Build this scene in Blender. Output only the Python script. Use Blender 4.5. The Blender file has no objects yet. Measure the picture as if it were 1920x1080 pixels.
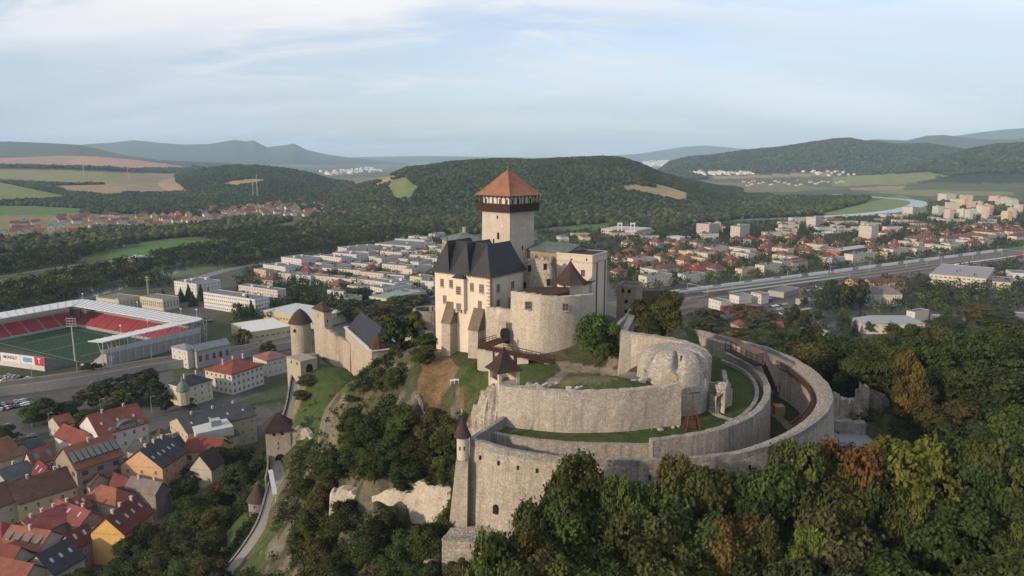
import bpy, bmesh, math, random
import numpy as np
from mathutils import Vector, Matrix, noise as mnoise
R = math.radians
rnd = random.Random(7)
nrs = np.random.RandomState(11)
SC = bpy.context.scene
COL = SC.collection
# ------------------------------------------------------------------ camera
CAMZ = 130.0; FPX = 1350.0; PITCH = math.atan(244.0/1350.0)
CP, SP = math.cos(PITCH), math.sin(PITCH)
cd = bpy.data.cameras.new('camera'); cam = bpy.data.objects.new('camera', cd); COL.objects.link(cam)
cam.location = (0, 0, CAMZ); cam.rotation_euler = (math.pi/2-PITCH, 0, 0)
cd.sensor_width = 36.0; cd.lens = 36.0*FPX/1920.0; cd.clip_start = 1.0; cd.clip_end = 60000
SC.camera = cam
# ------------------------------------------------------------------ light
SUN_EL, SUN_V = 19.0, (-0.80, -0.60)
w = bpy.data.worlds.new('World'); SC.world = w; w.use_nodes = True
nt = w.node_tree; N = nt.nodes; L = nt.links; N.clear()
out = N.new('ShaderNodeOutputWorld'); bg = N.new('ShaderNodeBackground')
sky = N.new('ShaderNodeTexSky'); sky.sky_type = 'NISHITA'; sky.sun_disc = False
sky.sun_elevation = R(SUN_EL); sky.sun_rotation = math.atan2(SUN_V[0], SUN_V[1])
sky.altitude = 300; sky.air_density = 1.0; sky.dust_density = 1.6; sky.ozone_density = 1.5
tc = N.new('ShaderNodeTexCoord'); sep = N.new('ShaderNodeSeparateXYZ'); L.new(tc.outputs['Generated'], sep.inputs[0])
mz = N.new('ShaderNodeMath'); mz.operation = 'MAXIMUM'; mz.inputs[1].default_value = 0.0; L.new(sep.outputs['Z'], mz.inputs[0])
ma = N.new('ShaderNodeMath'); ma.operation = 'ADD'; ma.inputs[1].default_value = 0.30; L.new(mz.outputs[0], ma.inputs[0])
dx = N.new('ShaderNodeMath'); dx.operation = 'DIVIDE'; L.new(sep.outputs['X'], dx.inputs[0]); L.new(ma.outputs[0], dx.inputs[1])
dy = N.new('ShaderNodeMath'); dy.operation = 'DIVIDE'; L.new(sep.outputs['Y'], dy.inputs[0]); L.new(ma.outputs[0], dy.inputs[1])
cmb = N.new('ShaderNodeCombineXYZ'); L.new(dx.outputs[0], cmb.inputs[0]); L.new(dy.outputs[0], cmb.inputs[1])
def wnoise(loc, scl, sc, det, rough, dist=0.0, rz=0.0):
    mp = N.new('ShaderNodeMapping'); mp.inputs['Location'].default_value = loc; mp.inputs['Scale'].default_value = scl
    mp.inputs['Rotation'].default_value = (0, 0, rz)
    L.new(cmb.outputs[0], mp.inputs[0])
    n = N.new('ShaderNodeTexNoise'); n.inputs['Scale'].default_value = sc; n.inputs['Detail'].default_value = det
    n.inputs['Roughness'].default_value = rough; n.inputs['Distortion'].default_value = dist
    L.new(mp.outputs[0], n.inputs['Vector']); return n
def wramp(src, a, b, ca=0.0, cb=1.0):
    r = N.new('ShaderNodeMapRange'); r.interpolation_type = 'SMOOTHSTEP'
    r.inputs[1].default_value = a; r.inputs[2].default_value = b; r.inputs[3].default_value = ca; r.inputs[4].default_value = cb
    L.new(src, r.inputs[0]); return r
n1 = wnoise((3.1, 0.4, 0), (0.6, 1.0, 1), 1.25, 6, 0.55, 0.6, R(-32))
n2 = wnoise((0.3, 5.2, 0), (0.5, 1.3, 1), 3.0, 9, 0.62, 0.9, R(-35))
c1 = wramp(n1.outputs['Fac'], 0.40, 0.60); c2 = wramp(n2.outputs['Fac'], 0.42, 0.66, 0.0, 0.9)
mx = N.new('ShaderNodeMath'); mx.operation = 'MAXIMUM'; L.new(c1.outputs[0], mx.inputs[0]); L.new(c2.outputs[0], mx.inputs[1])
lft = wramp(sep.outputs['X'], -0.75, 0.5, 0.92, 0.40)      # more cloud to the west
mm = N.new('ShaderNodeMath'); mm.operation = 'MULTIPLY'; L.new(mx.outputs[0], mm.inputs[0]); L.new(lft.outputs[0], mm.inputs[1])
base = N.new('ShaderNodeMath'); base.operation = 'ADD'; base.inputs[1].default_value = 0.30; base.use_clamp = True; L.new(mm.outputs[0], base.inputs[0])
# cloud colour: bright thin cloud up high, greyer blue bank low in the west
lowc = wramp(sep.outputs['Z'], 0.02, 0.22)
n3 = wnoise((1.0, 2.0, 0), (0.4, 1.2, 1), 1.3, 4, 0.5, 0.3, R(-20)); gr = wramp(n3.outputs['Fac'], 0.40, 0.60)
cg = N.new('ShaderNodeMath'); cg.operation = 'MULTIPLY_ADD'; cg.inputs[1].default_value = 0.45; L.new(gr.outputs[0], cg.inputs[0]); 
lc = N.new('ShaderNodeMath'); lc.operation = 'MULTIPLY'; lc.inputs[1].default_value = 0.55; L.new(lowc.outputs[0], lc.inputs[0]); L.new(lc.outputs[0], cg.inputs[2])
cc = N.new('ShaderNodeMix'); cc.data_type = 'RGBA'; L.new(cg.outputs[0], cc.inputs[0])
cc.inputs[6].default_value = (2.95, 3.45, 4.05, 1); cc.inputs[7].default_value = (5.2, 5.1, 5.1, 1)
skm = N.new('ShaderNodeMix'); skm.data_type = 'RGBA'; L.new(base.outputs[0], skm.inputs[0])
gain = N.new('ShaderNodeMix'); gain.data_type = 'RGBA'; gain.blend_type = 'MULTIPLY'; gain.inputs[0].default_value = 1.0
L.new(sky.outputs[0], gain.inputs[6]); gain.inputs[7].default_value = (0.95, 0.93, 1.0, 1)
L.new(gain.outputs[2], skm.inputs[6]); L.new(cc.outputs[2], skm.inputs[7])
L.new(skm.outputs[2], bg.inputs['Color']); bg.inputs['Strength'].default_value = 0.15
L.new(bg.outputs[0], out.inputs['Surface'])
sd = bpy.data.lights.new('sun', 'SUN'); sd.energy = 3.3; sd.angle = R(2.0); sd.color = (1.0, 0.79, 0.58)
so = bpy.data.objects.new('sun', sd); COL.objects.link(so)
_sv = Vector((SUN_V[0]*math.cos(R(SUN_EL)), SUN_V[1]*math.cos(R(SUN_EL)), math.sin(R(SUN_EL)))).normalized()
so.rotation_euler = _sv.to_track_quat('Z', 'Y').to_euler()
SC.view_settings.view_transform = 'Standard'; SC.view_settings.look = 'None'; SC.view_settings.exposure = 0.38; SC.view_settings.gamma = 1.0
SC.render.engine = 'CYCLES'; SC.cycles.volume_bounces = 1
# ------------------------------------------------------------------ pixel <-> world (1920x1080 photo pixels)
def ray(px, py):
    a = (px-960.0)/FPX; b = (540.0-py)/FPX
    return Vector((a, CP+b*SP, -SP+b*CP))
def P(px, py, z=0.0):                      # point on the level z
    r = ray(px, py); t = (z-CAMZ)/r.z; return Vector((r.x*t, r.y*t, z))
def D(px, py, d):                          # point at world distance y = d
    r = ray(px, py); t = d/r.y; return Vector((r.x*t, d, CAMZ+r.z*t))
def pix(v):
    ax = v[1]*CP-(v[2]-CAMZ)*SP; up = v[1]*SP+(v[2]-CAMZ)*CP
    return 960+FPX*v[0]/ax, 540-FPX*up/ax
# ------------------------------------------------------------------ materials
MATS = {}
def newmat(name):
    m = bpy.data.materials.new(name); m.use_nodes = True
    nt = m.node_tree; b = nt.nodes['Principled BSDF']; b.inputs['Specular IOR Level'].default_value = 0.2
    return m, nt, b
def node(nt, t, **k):
    n = nt.nodes.new(t)
    for a, v in k.items(): setattr(n, a, v)
    return n
def tnoise(nt, scale, detail=4, rough=0.6, coord='Object', vs=None):
    tcn = node(nt, 'ShaderNodeTexCoord'); n = node(nt, 'ShaderNodeTexNoise')
    n.inputs['Scale'].default_value = scale; n.inputs['Detail'].default_value = detail; n.inputs['Roughness'].default_value = rough
    src = tcn.outputs[coord]
    if coord == 'World':
        pass
    if vs:
        mp = node(nt, 'ShaderNodeMapping'); mp.inputs['Scale'].default_value = vs; nt.links.new(src, mp.inputs[0]); src = mp.outputs[0]
    nt.links.new(src, n.inputs['Vector']); return n
def geon(nt, scale, detail=4, rough=0.6, vs=None, kind='ShaderNodeTexNoise'):
    g = node(nt, 'ShaderNodeNewGeometry'); n = node(nt, kind); n.inputs['Scale'].default_value = scale
    if kind == 'ShaderNodeTexNoise':
        n.inputs['Detail'].default_value = detail; n.inputs['Roughness'].default_value = rough
    src = g.outputs['Position']
    if vs:
        mp = node(nt, 'ShaderNodeMapping'); mp.inputs['Scale'].default_value = vs; nt.links.new(src, mp.inputs[0]); src = mp.outputs[0]
    nt.links.new(src, n.inputs['Vector']); return n
def mr(nt, src, a, b, c=0.0, d=1.0):
    r = node(nt, 'ShaderNodeMapRange'); r.inputs[1].default_value = a; r.inputs[2].default_value = b
    r.inputs[3].default_value = c; r.inputs[4].default_value = d; nt.links.new(src, r.inputs[0]); return r.outputs[0]
def mixc(nt, fac, a, b, mode='MIX'):
    m = node(nt, 'ShaderNodeMix', data_type='RGBA', blend_type=mode)
    if isinstance(fac, (int, float)): m.inputs[0].default_value = fac
    else: nt.links.new(fac, m.inputs[0])
    for i, v in ((6, a), (7, b)):
        if isinstance(v, tuple): m.inputs[i].default_value = (v[0], v[1], v[2], 1)
        else: nt.links.new(v, m.inputs[i])
    return m.outputs[2]
def bump(nt, b, h, dist=0.1, st=0.5):
    n = node(nt, 'ShaderNodeBump'); n.inputs['Distance'].default_value = dist; n.inputs['Strength'].default_value = st
    nt.links.new(h, n.inputs['Height']); nt.links.new(n.outputs[0], b.inputs['Normal'])
def sc(c, k): return (min(1, c[0]*k), min(1, c[1]*k), min(1, c[2]*k))
def stone(name, col, dark, light, spots=0.5, streak=0.5, course=0.9, top=None):
    if name in MATS: return MATS[name]
    m, nt, b = newmat(name); b.inputs['Roughness'].default_value = 0.95; col, light, dark = [tuple(v*.78+.22*(sum(c_)/3) for v in c_) for c_ in (sc(col, .82), sc(light, .88), sc(dark, .9))]
    n1 = geon(nt, 0.10, 5, 0.65); n2 = geon(nt, 2.4, 5, 0.75); n3 = geon(nt, 1.5, 4, 0.6, (1, 1, 0.06)); nf = geon(nt, 5.5, 3, 0.7)
    v = geon(nt, 2.2, vs=(1, 1, 2.1), kind='ShaderNodeTexVoronoi'); v2 = geon(nt, 2.2, vs=(1, 1, 2.1), kind='ShaderNodeTexVoronoi'); v2.feature = 'DISTANCE_TO_EDGE'
    c = mixc(nt, mr(nt, n1.outputs['Fac'], 0.38, 0.62), col, (col[0]*.80, col[1]*.76, col[2]*.70))
    c = mixc(nt, mr(nt, n2.outputs['Fac'], 0.42, 0.62, 0, .75), c, light)
    bw = node(nt, 'ShaderNodeSeparateColor'); nt.links.new(v.outputs['Color'], bw.inputs[0])
    c = mixc(nt, mr(nt, bw.outputs[0], 0.0, 1.0, 0.0, 0.55*course), c, sc(dark, 1.35))
    c = mixc(nt, mr(nt, bw.outputs[1], 0.55, 1.0, 0.0, 0.5*course), c, sc(light, 1.1))
    c = mixc(nt, mr(nt, v2.outputs['Distance'], 0.0, 0.07, 0.45*course, 0.0), c, dark)
    c = mixc(nt, mr(nt, n3.outputs['Fac'], 0.50, 0.68, 0, streak*.8), c, sc(dark, 1.15))
    c = mixc(nt, mr(nt, nf.outputs['Fac'], 0.58, 0.72, 0, .5), c, dark)
    n4 = geon(nt, 3.2, 3, 0.6); n5 = geon(nt, 0.45, 5, 0.7)
    c = mixc(nt, mr(nt, n5.outputs['Fac'], 0.56, 0.66, 0, 0.45), c, sc(light, 1.05))
    c = mixc(nt, mr(nt, n5.outputs['Fac'], 0.42, 0.34, 0, 0.40), c, sc(dark, 1.3))
    g = node(nt, 'ShaderNodeNewGeometry'); sp = node(nt, 'ShaderNodeSeparateXYZ'); nt.links.new(g.outputs['Normal'], sp.inputs[0])
    tf = mr(nt, sp.outputs['Z'], 0.3, 0.75, 0, 0.85)
    if top is not None:                                   # lichen and soot band under the crest, ragged at its lower edge
        pz_ = node(nt, 'ShaderNodeSeparateXYZ'); nt.links.new(g.outputs['Position'], pz_.inputs[0]); ad = node(nt, 'ShaderNodeMath', operation='MULTIPLY_ADD'); nt.links.new(n3.outputs['Fac'], ad.inputs[0]); ad.inputs[1].default_value = 5.0; nt.links.new(pz_.outputs['Z'], ad.inputs[2])
        mxx = node(nt, 'ShaderNodeMath', operation='MAXIMUM'); nt.links.new(tf, mxx.inputs[0]); nt.links.new(mr(nt, ad.outputs[0], top+2.5-2.6, top+2.5+.3, 0, .7), mxx.inputs[1]); tf = mxx.outputs[0]
    grey = tuple((dark[i]*.6+light[i]*.4)*(.98, 1, 1.0)[i] for i in range(3))
    c = mixc(nt, tf, c, mixc(nt, mr(nt, n4.outputs['Fac'], 0.54, 0.60, 0, min(1, spots+.25)), mixc(nt, mr(nt, n2.outputs['Fac'], 0.4, 0.6), sc(dark, 1.2), grey), sc(light, 1.25)))
    c = mixc(nt, mr(nt, n4.outputs['Fac'], 0.63, 0.67, 0, spots*.8), c, sc(light, 1.3))
    nt.links.new(c, b.inputs['Base Color'])
    bump(nt, b, mr(nt, v2.outputs['Distance'], 0, 0.12), 0.06, 0.6)
    MATS[name] = m; return m
def plaster(col, name=None, var=0.16, scale=0.5, rough=0.9):
    key = ('pl', col, var)
    if key in MATS: return MATS[key]
    m, nt, b = newmat(name or 'plaster'); col = sc(col, .88); b.inputs['Roughness'].default_value = rough
    n1 = geon(nt, scale, 5, 0.6); n2 = geon(nt, 0.9, 4, 0.6, (1, 1, 0.12))
    c = mixc(nt, mr(nt, n1.outputs['Fac'], 0.35, 0.7), col, sc(col, 1-var))
    c = mixc(nt, mr(nt, n2.outputs['Fac'], 0.5, 0.75, 0, var*2.2), c, sc((col[0]*.9, col[1]*.86, col[2]*.8), 0.62))
    nt.links.new(c, b.inputs['Base Color']); MATS[key] = m; return m
def tiles(col, name='roof_tiles', scale=3.0, var=0.35, rough=0.8):
    key = ('ti', col, scale)
    if key in MATS: return MATS[key]
    m, nt, b = newmat(name); b.inputs['Roughness'].default_value = rough; col = sc(col, .8)
    n1 = geon(nt, 0.25, 5, 0.7); n2 = geon(nt, scale, 2, 0.5, (1, 1, 1.6)); n3 = geon(nt, 1.1, 5, 0.7)
    c = mixc(nt, mr(nt, n1.outputs['Fac'], 0.35, 0.65), sc(col, 1.12), sc(col, 1-var))
    c = mixc(nt, mr(nt, n2.outputs['Fac'], 0.4, 0.65, 0, 0.55), c, sc(col, 0.55))
    c = mixc(nt, mr(nt, n3.outputs['Fac'], 0.58, 0.7, 0, 0.45), c, (col[0]*.5+.08, col[1]*.6+.07, col[2]*.6+.06))
    nt.links.new(c, b.inputs['Base Color']); bump(nt, b, n2.outputs['Fac'], 0.08, 0.5)
    MATS[key] = m; return m
def plain(col, name='painted', rough=0.6, metal=0.0, var=0.08):
    key = ('pn', col, rough, metal)
    if key in MATS: return MATS[key]
    m, nt, b = newmat(name); b.inputs['Roughness'].default_value = rough; b.inputs['Metallic'].default_value = metal
    n1 = geon(nt, 0.8, 3, 0.6)
    nt.links.new(mixc(nt, mr(nt, n1.outputs['Fac'], 0.35, 0.65), col, sc(col, 1-var*2)), b.inputs['Base Color'])
    MATS[key] = m; return m
def glassm():
    if 'glass' in MATS: return MATS['glass']
    m, nt, b = newmat('window_glass'); b.inputs['Roughness'].default_value = 0.25; b.inputs['Specular IOR Level'].default_value = 0.3
    oi = node(nt, 'ShaderNodeObjectInfo')
    nt.links.new(mixc(nt, oi.outputs['Random'], (0.025, 0.028, 0.035), (0.10, 0.11, 0.12)), b.inputs['Base Color'])
    MATS['glass'] = m; return m
def leafm():
    if 'leaf' in MATS: return MATS['leaf']
    m, nt, b = newmat('foliage'); b.inputs['Roughness'].default_value = 0.75; b.inputs['Specular IOR Level'].default_value = 0.15
    oi = node(nt, 'ShaderNodeObjectInfo')
    a = node(nt, 'ShaderNodeAttribute'); a.attribute_name = 'lv'
    n1 = geon(nt, 0.35, 3, 0.6)
    c = oi.outputs['Color']
    c = mixc(nt, 1.0, c, mixc(nt, a.outputs['Fac'], (0.66, 0.66, 0.62), (1.42, 1.38, 1.25)), 'MULTIPLY')
    c = mixc(nt, mr(nt, n1.outputs['Fac'], 0.5, 0.75, 0, 0.25), c, mixc(nt, 1.0, c, (1.35, 1.0, 0.8), 'MULTIPLY'))
    # autumn tips: a second colour on some clumps of each tree, stored per clump
    a2 = node(nt, 'ShaderNodeAttribute'); a2.attribute_name = 'tip'
    iv = node(nt, 'ShaderNodeMath', operation='SUBTRACT'); iv.inputs[0].default_value = 1.0; nt.links.new(oi.outputs['Alpha'], iv.inputs[1])
    tm = node(nt, 'ShaderNodeMath', operation='MULTIPLY'); nt.links.new(iv.outputs[0], tm.inputs[0]); nt.links.new(a2.outputs['Fac'], tm.inputs[1])
    c = mixc(nt, tm.outputs[0], c, mixc(nt, oi.outputs['Random'], (.17, .075, .018), (.20, .05, .022)))
    nt.links.new(c, b.inputs['Base Color'])
    tr = node(nt, 'ShaderNodeBsdfTranslucent'); nt.links.new(c, tr.inputs[0])
    mxs = node(nt, 'ShaderNodeMixShader'); mxs.inputs[0].default_value = 0.22
    nt.links.new(b.outputs[0], mxs.inputs[1]); nt.links.new(tr.outputs[0], mxs.inputs[2])
    nt.links.new(mxs.outputs[0], nt.nodes['Material Output'].inputs['Surface'])
    MATS['leaf'] = m; return m
def colattr(name, rough=0.95, amp=0.35, scale=0.4, bumpd=0.0):
    if name in MATS: return MATS[name]
    m, nt, b = newmat(name); b.inputs['Roughness'].default_value = rough; b.inputs['Specular IOR Level'].default_value = 0.1
    a = node(nt, 'ShaderNodeAttribute'); a.attribute_name = 'Col'
    n1 = geon(nt, scale, 6, 0.7); n2 = geon(nt, scale*0.05, 5, 0.65); n3 = geon(nt, scale*5, 3, 0.6)
    c = mixc(nt, 1.0, a.outputs['Color'], mixc(nt, mr(nt, n1.outputs['Fac'], 0.3, 0.7), (1-amp,)*3, (1+amp, 1+amp*.9, 1+amp*.7)), 'MULTIPLY')
    c = mixc(nt, 1.0, c, mixc(nt, mr(nt, n2.outputs['Fac'], 0.3, 0.7), (1-amp*.6,)*3, (1+amp*.6,)*3), 'MULTIPLY')
    c = mixc(nt, 1.0, c, mixc(nt, mr(nt, n3.outputs['Fac'], 0.3, 0.7), (1-amp*.7,)*3, (1+amp*.7,)*3), 'MULTIPLY')
    nt.links.new(c, b.inputs['Base Color'])
    if bumpd: bump(nt, b, n1.outputs['Fac'], bumpd, 0.8)
    MATS[name] = m; return m
# ------------------------------------------------------------------ object helpers
TOPS = []
def tag(o, label=None, cat=None, group=None, kind=None, zone=None):
    if label: o['label'] = label
    if cat: o['category'] = cat
    if group: o['group'] = group
    if kind: o['kind'] = kind
    if o not in TOPS and kind is None: TOPS.append(o)
    return o
def empty(name, loc, label=None, cat=None, group=None, rz=0.0):
    o = bpy.data.objects.new(name, None); COL.objects.link(o); o.location = loc; o.rotation_euler = (0, 0, rz); o.empty_display_size = 0.1
    if label or cat: tag(o, label, cat, group)
    return o
class MB:
    def __init__(s): s.v = []; s.f = []; s.m = []
    def poly(s, pts, m=0):
        i = len(s.v); s.v += [tuple(p) for p in pts]; s.f.append(tuple(range(i, i+len(pts)))); s.m.append(m)
    def hexa(s, b, t, m=0, cap=True):            # b, t: matching rings (counter-clockwise from above)
        i = len(s.v); n = len(b); s.v += [tuple(p) for p in b]+[tuple(p) for p in t]
        for k in range(n):
            k2 = (k+1) % n; s.f.append((i+k, i+k2, i+n+k2, i+n+k)); s.m.append(m)
        if cap:
            s.f.append(tuple(i+n+k for k in range(n))); s.m.append(m)
            s.f.append(tuple(i+k for k in reversed(range(n)))); s.m.append(m)
    def box(s, c, size, rz=0.0, m=0):            # c = centre of the base
        x, y, z = c; a, b_, h = size[0]/2, size[1]/2, size[2]; ca, sa = math.cos(rz), math.sin(rz)
        ring = [(x+px*ca-py*sa, y+px*sa+py*ca) for px, py in ((-a, -b_), (a, -b_), (a, b_), (-a, b_))]
        s.hexa([(p[0], p[1], z) for p in ring], [(p[0], p[1], z+h) for p in ring], m)
    def prism(s, pts, z0, z1, m=0):
        s.hexa([(p[0], p[1], z0) for p in pts], [(p[0], p[1], z1) for p in pts], m)
    def tube(s, p0, p1, r0, r1=None, n=6, m=0):
        r1 = r0 if r1 is None else r1; p0 = Vector(p0); p1 = Vector(p1); d = (p1-p0)
        if d.length < 1e-6: return
        d.normalize(); a = d.orthogonal().normalized(); b = d.cross(a)
        s.hexa([p0+(a*math.cos(t)+b*math.sin(t))*r0 for t in [2*math.pi*k/n for k in range(n)]],
               [p1+(a*math.cos(t)+b*math.sin(t))*r1 for t in [2*math.pi*k/n for k in range(n)]], m)
    def beam(s, p0, p1, w_, h_, m=0):            # rectangular bar, bottom centre line p0-p1
        p0 = Vector(p0); p1 = Vector(p1); d = p1-p0; sd_ = Vector((-d.y, d.x, 0))
        if sd_.length < 1e-6: sd_ = Vector((1, 0, 0))
        sd_.normalize(); a = sd_*(w_/2); u = Vector((0, 0, h_))
        s.hexa([p0+a, p0-a, p0-a+u, p0+a+u], [p1+a, p1-a, p1-a+u, p1+a+u], m)
    def cone(s, c, rings, n=16, m=0, ph=0.0, cap=True):      # rings: (radius, z)
        i = len(s.v)
        for r_, z in rings:
            for k in range(n):
                t = 2*math.pi*k/n+ph; s.v.append((c[0]+r_*math.cos(t), c[1]+r_*math.sin(t), z))
        for q in range(len(rings)-1):
            for k in range(n):
                k2 = (k+1) % n; s.f.append((i+q*n+k, i+q*n+k2, i+(q+1)*n+k2, i+(q+1)*n+k)); s.m.append(m)
        if cap:
            s.f.append(tuple(i+(len(rings)-1)*n+k for k in range(n))); s.m.append(m)
            s.f.append(tuple(i+k for k in reversed(range(n)))); s.m.append(m)
    def mesh(s, name, mats, origin=(0, 0, 0), smooth=False):
        me = bpy.data.meshes.new(name); ox, oy, oz = origin
        me.from_pydata([(v[0]-ox, v[1]-oy, v[2]-oz) for v in s.v], [], s.f)
        for mt in (mats if isinstance(mats, (list, tuple)) else [mats]): me.materials.append(mt)
        me.polygons.foreach_set('material_index', s.m)
        if smooth: me.polygons.foreach_set('use_smooth', [True]*len(s.f))
        me.update(); return me
    def build(s, name, mats, parent=None, smooth=False, label=None):
        org = tuple(parent.matrix_basis.translation) if parent else (0, 0, 0)
        if parent and parent.parent: org = (org[0]+parent.parent.location[0], org[1]+parent.parent.location[1], org[2]+parent.parent.location[2])
        o = bpy.data.objects.new(name, s.mesh(name, mats, org, smooth)); COL.objects.link(o)
        if parent: o.parent = parent
        if label: o['label'] = label
        return o
    def top(s, name, mats, label, cat, group=None, smooth=False):    # a thing that is one mesh, origin at its base
        xs = [v[0] for v in s.v]; ys = [v[1] for v in s.v]; zs = [v[2] for v in s.v]
        org = ((min(xs)+max(xs))/2, (min(ys)+max(ys))/2, min(zs))
        o = bpy.data.objects.new(name, s.mesh(name, mats, org, smooth)); COL.objects.link(o); o.location = org
        tag(o, label, cat, group); return o
    def struct(s, name, mats, smooth=False, kind='structure'):
        o = bpy.data.objects.new(name, s.mesh(name, mats, (0, 0, 0), smooth)); COL.objects.link(o); o['kind'] = kind; return o
def npmesh(name, verts, faces, mats, mi=None, smooth=False, attrs=None, cols=None):
    me = bpy.data.meshes.new(name); nv, nf = len(verts), len(faces); k = faces.shape[1]
    me.vertices.add(nv); me.vertices.foreach_set('co', np.asarray(verts, dtype=np.float32).ravel())
    me.loops.add(nf*k); me.loops.foreach_set('vertex_index', np.asarray(faces, dtype=np.int32).ravel())
    me.polygons.add(nf); me.polygons.foreach_set('loop_start', np.arange(0, nf*k, k, dtype=np.int32)); me.polygons.foreach_set('loop_total', np.full(nf, k, dtype=np.int32))
    for mt in (mats if isinstance(mats, (list, tuple)) else [mats]): me.materials.append(mt)
    if mi is not None: me.polygons.foreach_set('material_index', np.asarray(mi, dtype=np.int32))
    if smooth: me.polygons.foreach_set('use_smooth', np.ones(nf, dtype=bool))
    for an, (dom, arr) in (attrs or {}).items():
        at = me.attributes.new(an, 'FLOAT', dom); at.data.foreach_set('value', np.asarray(arr, dtype=np.float32))
    if cols is not None:
        at = me.attributes.new('Col', 'FLOAT_COLOR', 'POINT'); c4 = np.ones((nv, 4), dtype=np.float32); c4[:, :3] = cols; at.data.foreach_set('color', c4.ravel())
    me.update(calc_edges=True); return me
def copy_tree(o, parent=None):
    c = o.copy(); COL.objects.link(c)
    if parent: c.parent = parent
    for ch in list(o.children): copy_tree(ch, c)
    return c
def crom(pts, n=6, closed=False):                # Catmull-Rom through points of any dimension
    pts = [tuple(p) for p in pts]; res = []; m = len(pts)
    for i in range(m-1):
        p0 = pts[max(i-1, 0)]; p1 = pts[i]; p2 = pts[i+1]; p3 = pts[min(i+2, m-1)]
        for k in range(n):
            t = k/n; t2, t3 = t*t, t*t*t
            res.append(tuple(0.5*((2*b)+(-a+c)*t+(2*a-5*b+4*c-d)*t2+(-a+3*b-3*c+d)*t3) for a, b, c, d in zip(p0, p1, p2, p3)))
    res.append(pts[-1]); return res
# ------------------------------------------------------------------ terrain
CTRL = []
def cpx(*a):
    for px, py, z in a: v = P(px, py, z); CTRL.append((v.x, v.y, z))
cpx((1060,685,84),(1130,692,84),(1000,682,84),(1160,706,84),(960,695,83.5),(1100,728,88.2),(1180,722,88.2),(1020,722,87.5),(1090,712,85.8),
    (960,812,81.5),(1086,822,81.5),(1225,812,81.5),(1330,790,81.5),(1380,772,81.5),(1402,725,81.5),(1385,692,81.5),(1345,668,84),(1345,700,81.8),
    (1300,625,91),(1240,628,92),(1200,612,90),(1340,650,86),(1260,612,90),
    (905,690,82),(840,668,80.5),(870,715,79.5),(830,705,78.5),(790,705,78),(782,745,75),(810,775,72),(865,780,72.5),(850,815,70.3),(925,735,80),
    (760,655,80),(700,712,72),(640,762,66),(600,810,56),(700,860,61),(780,880,63),(640,900,50),(840,912,62.5),(700,915,57),(590,860,46),
    (840,975,59),(700,965,55),(640,940,47),(600,740,42),(620,690,46),(575,672,48),(560,720,42),(552,760,36.5),(545,790,32.5),(580,780,39),(650,720,44.5),
    (520,862,30),(528,900,28),(500,980,24),(470,1030,21),(430,1080,18),(520,1060,26),(560,960,34),(600,1000,37),(700,1040,43),(800,1000,52),(800,1070,50),
    (560,870,36),(575,940,36),(480,880,22),(486,920,21))
CTRL += [(58,140,72),(60,160,72),(57,176,73),(20,110.8,75),(-4,118,76.5),(40,119,73.5),(50,128,72),
    (-9,109,65),(-14,118,64),(15,101,64),(38,103,62),(58,115,60),(72,135,59),(78,152,61),(74,185,62),(60,202,66),
    (-20,185,81),(-5,174,82),(5,190,88),(10,200,90),(25,190,88),(30,175,86),(38,165,86),(0,215,80),(25,215,80),
    (-104,270,3),(-102,300,4),(-100,240,4),(-96,222,8),(-95,200,8),(-92,182,8),(-112,225,0),(-115,180,0),(-108,330,0),(-80,330,15),(-60,345,10),
    (-60,120,14),(-30,100,45),(0,60,48),(0,85,56),(60,60,46),(60,90,57),(120,80,50),(-100,120,0),(-60,40,20),(0,20,40),(100,20,40),
    (82,170,62),(95,176,66),(110,168,62),(105,150,56),(120,200,65),(97,205,62),(124,190,66),(135,170,66),(140,250,57),(104,255,55),(170,275,50),(95,235,57),(80,215,60),(60,250,54),(55,290,34),(110,295,34),(150,310,28),(200,250,45),(180,200,62),(200,160,58),(30,260,48),(30,300,25),(150,140,58),(160,110,52),(190,90,45),
    (180,350,2),(100,370,2),(40,350,5),(0,260,45),(0,330,5),(-40,300,22),(-60,300,36),(-20,240,60),(-44,252,50),(-70,280,46),(-62,266,44.5),
    (0,420,0),(100,450,0),(-100,420,0),(230,310,8),(260,220,28),(260,120,30),(240,60,25),(-180,300,0),(-180,150,0),(-180,60,0),(0,520,0),(200,520,0),(-200,520,0),(300,400,0),(340,200,0),(330,100,0),(-60,380,0),(140,400,0)]
_c = np.array(CTRL, dtype=float); _X = _c[:, :2]
_d = np.sqrt(((_X[:, None]-_X[None])**2).sum(-1)+4.0)
_K = np.zeros((len(_c)+3,)*2); _K[:-3, :-3] = -_d; _K[:-3, -3] = 1; _K[:-3, -2:] = _X/100; _K[-3, :-3] = 1; _K[-2:, :-3] = _X.T/100
_K[:-3, :-3] += np.eye(len(_c))*-0.4
_w = np.linalg.solve(_K, np.concatenate([_c[:, 2], [0, 0, 0]]))
def rbf(x, y):
    x = np.atleast_1d(x); y = np.atleast_1d(y); res = np.zeros(len(x))
    for i in range(0, len(x), 20000):
        s = slice(i, i+20000)
        dd = np.sqrt((x[s, None]-_X[None, :, 0])**2+(y[s, None]-_X[None, :, 1])**2+4.0)
        res[s] = -(dd@_w[:-3])+_w[-3]+x[s]/100*_w[-2]+y[s]/100*_w[-1]
    return res
def sstep(t): t = np.clip(t, 0, 1); return t*t*(3-2*t)
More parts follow.
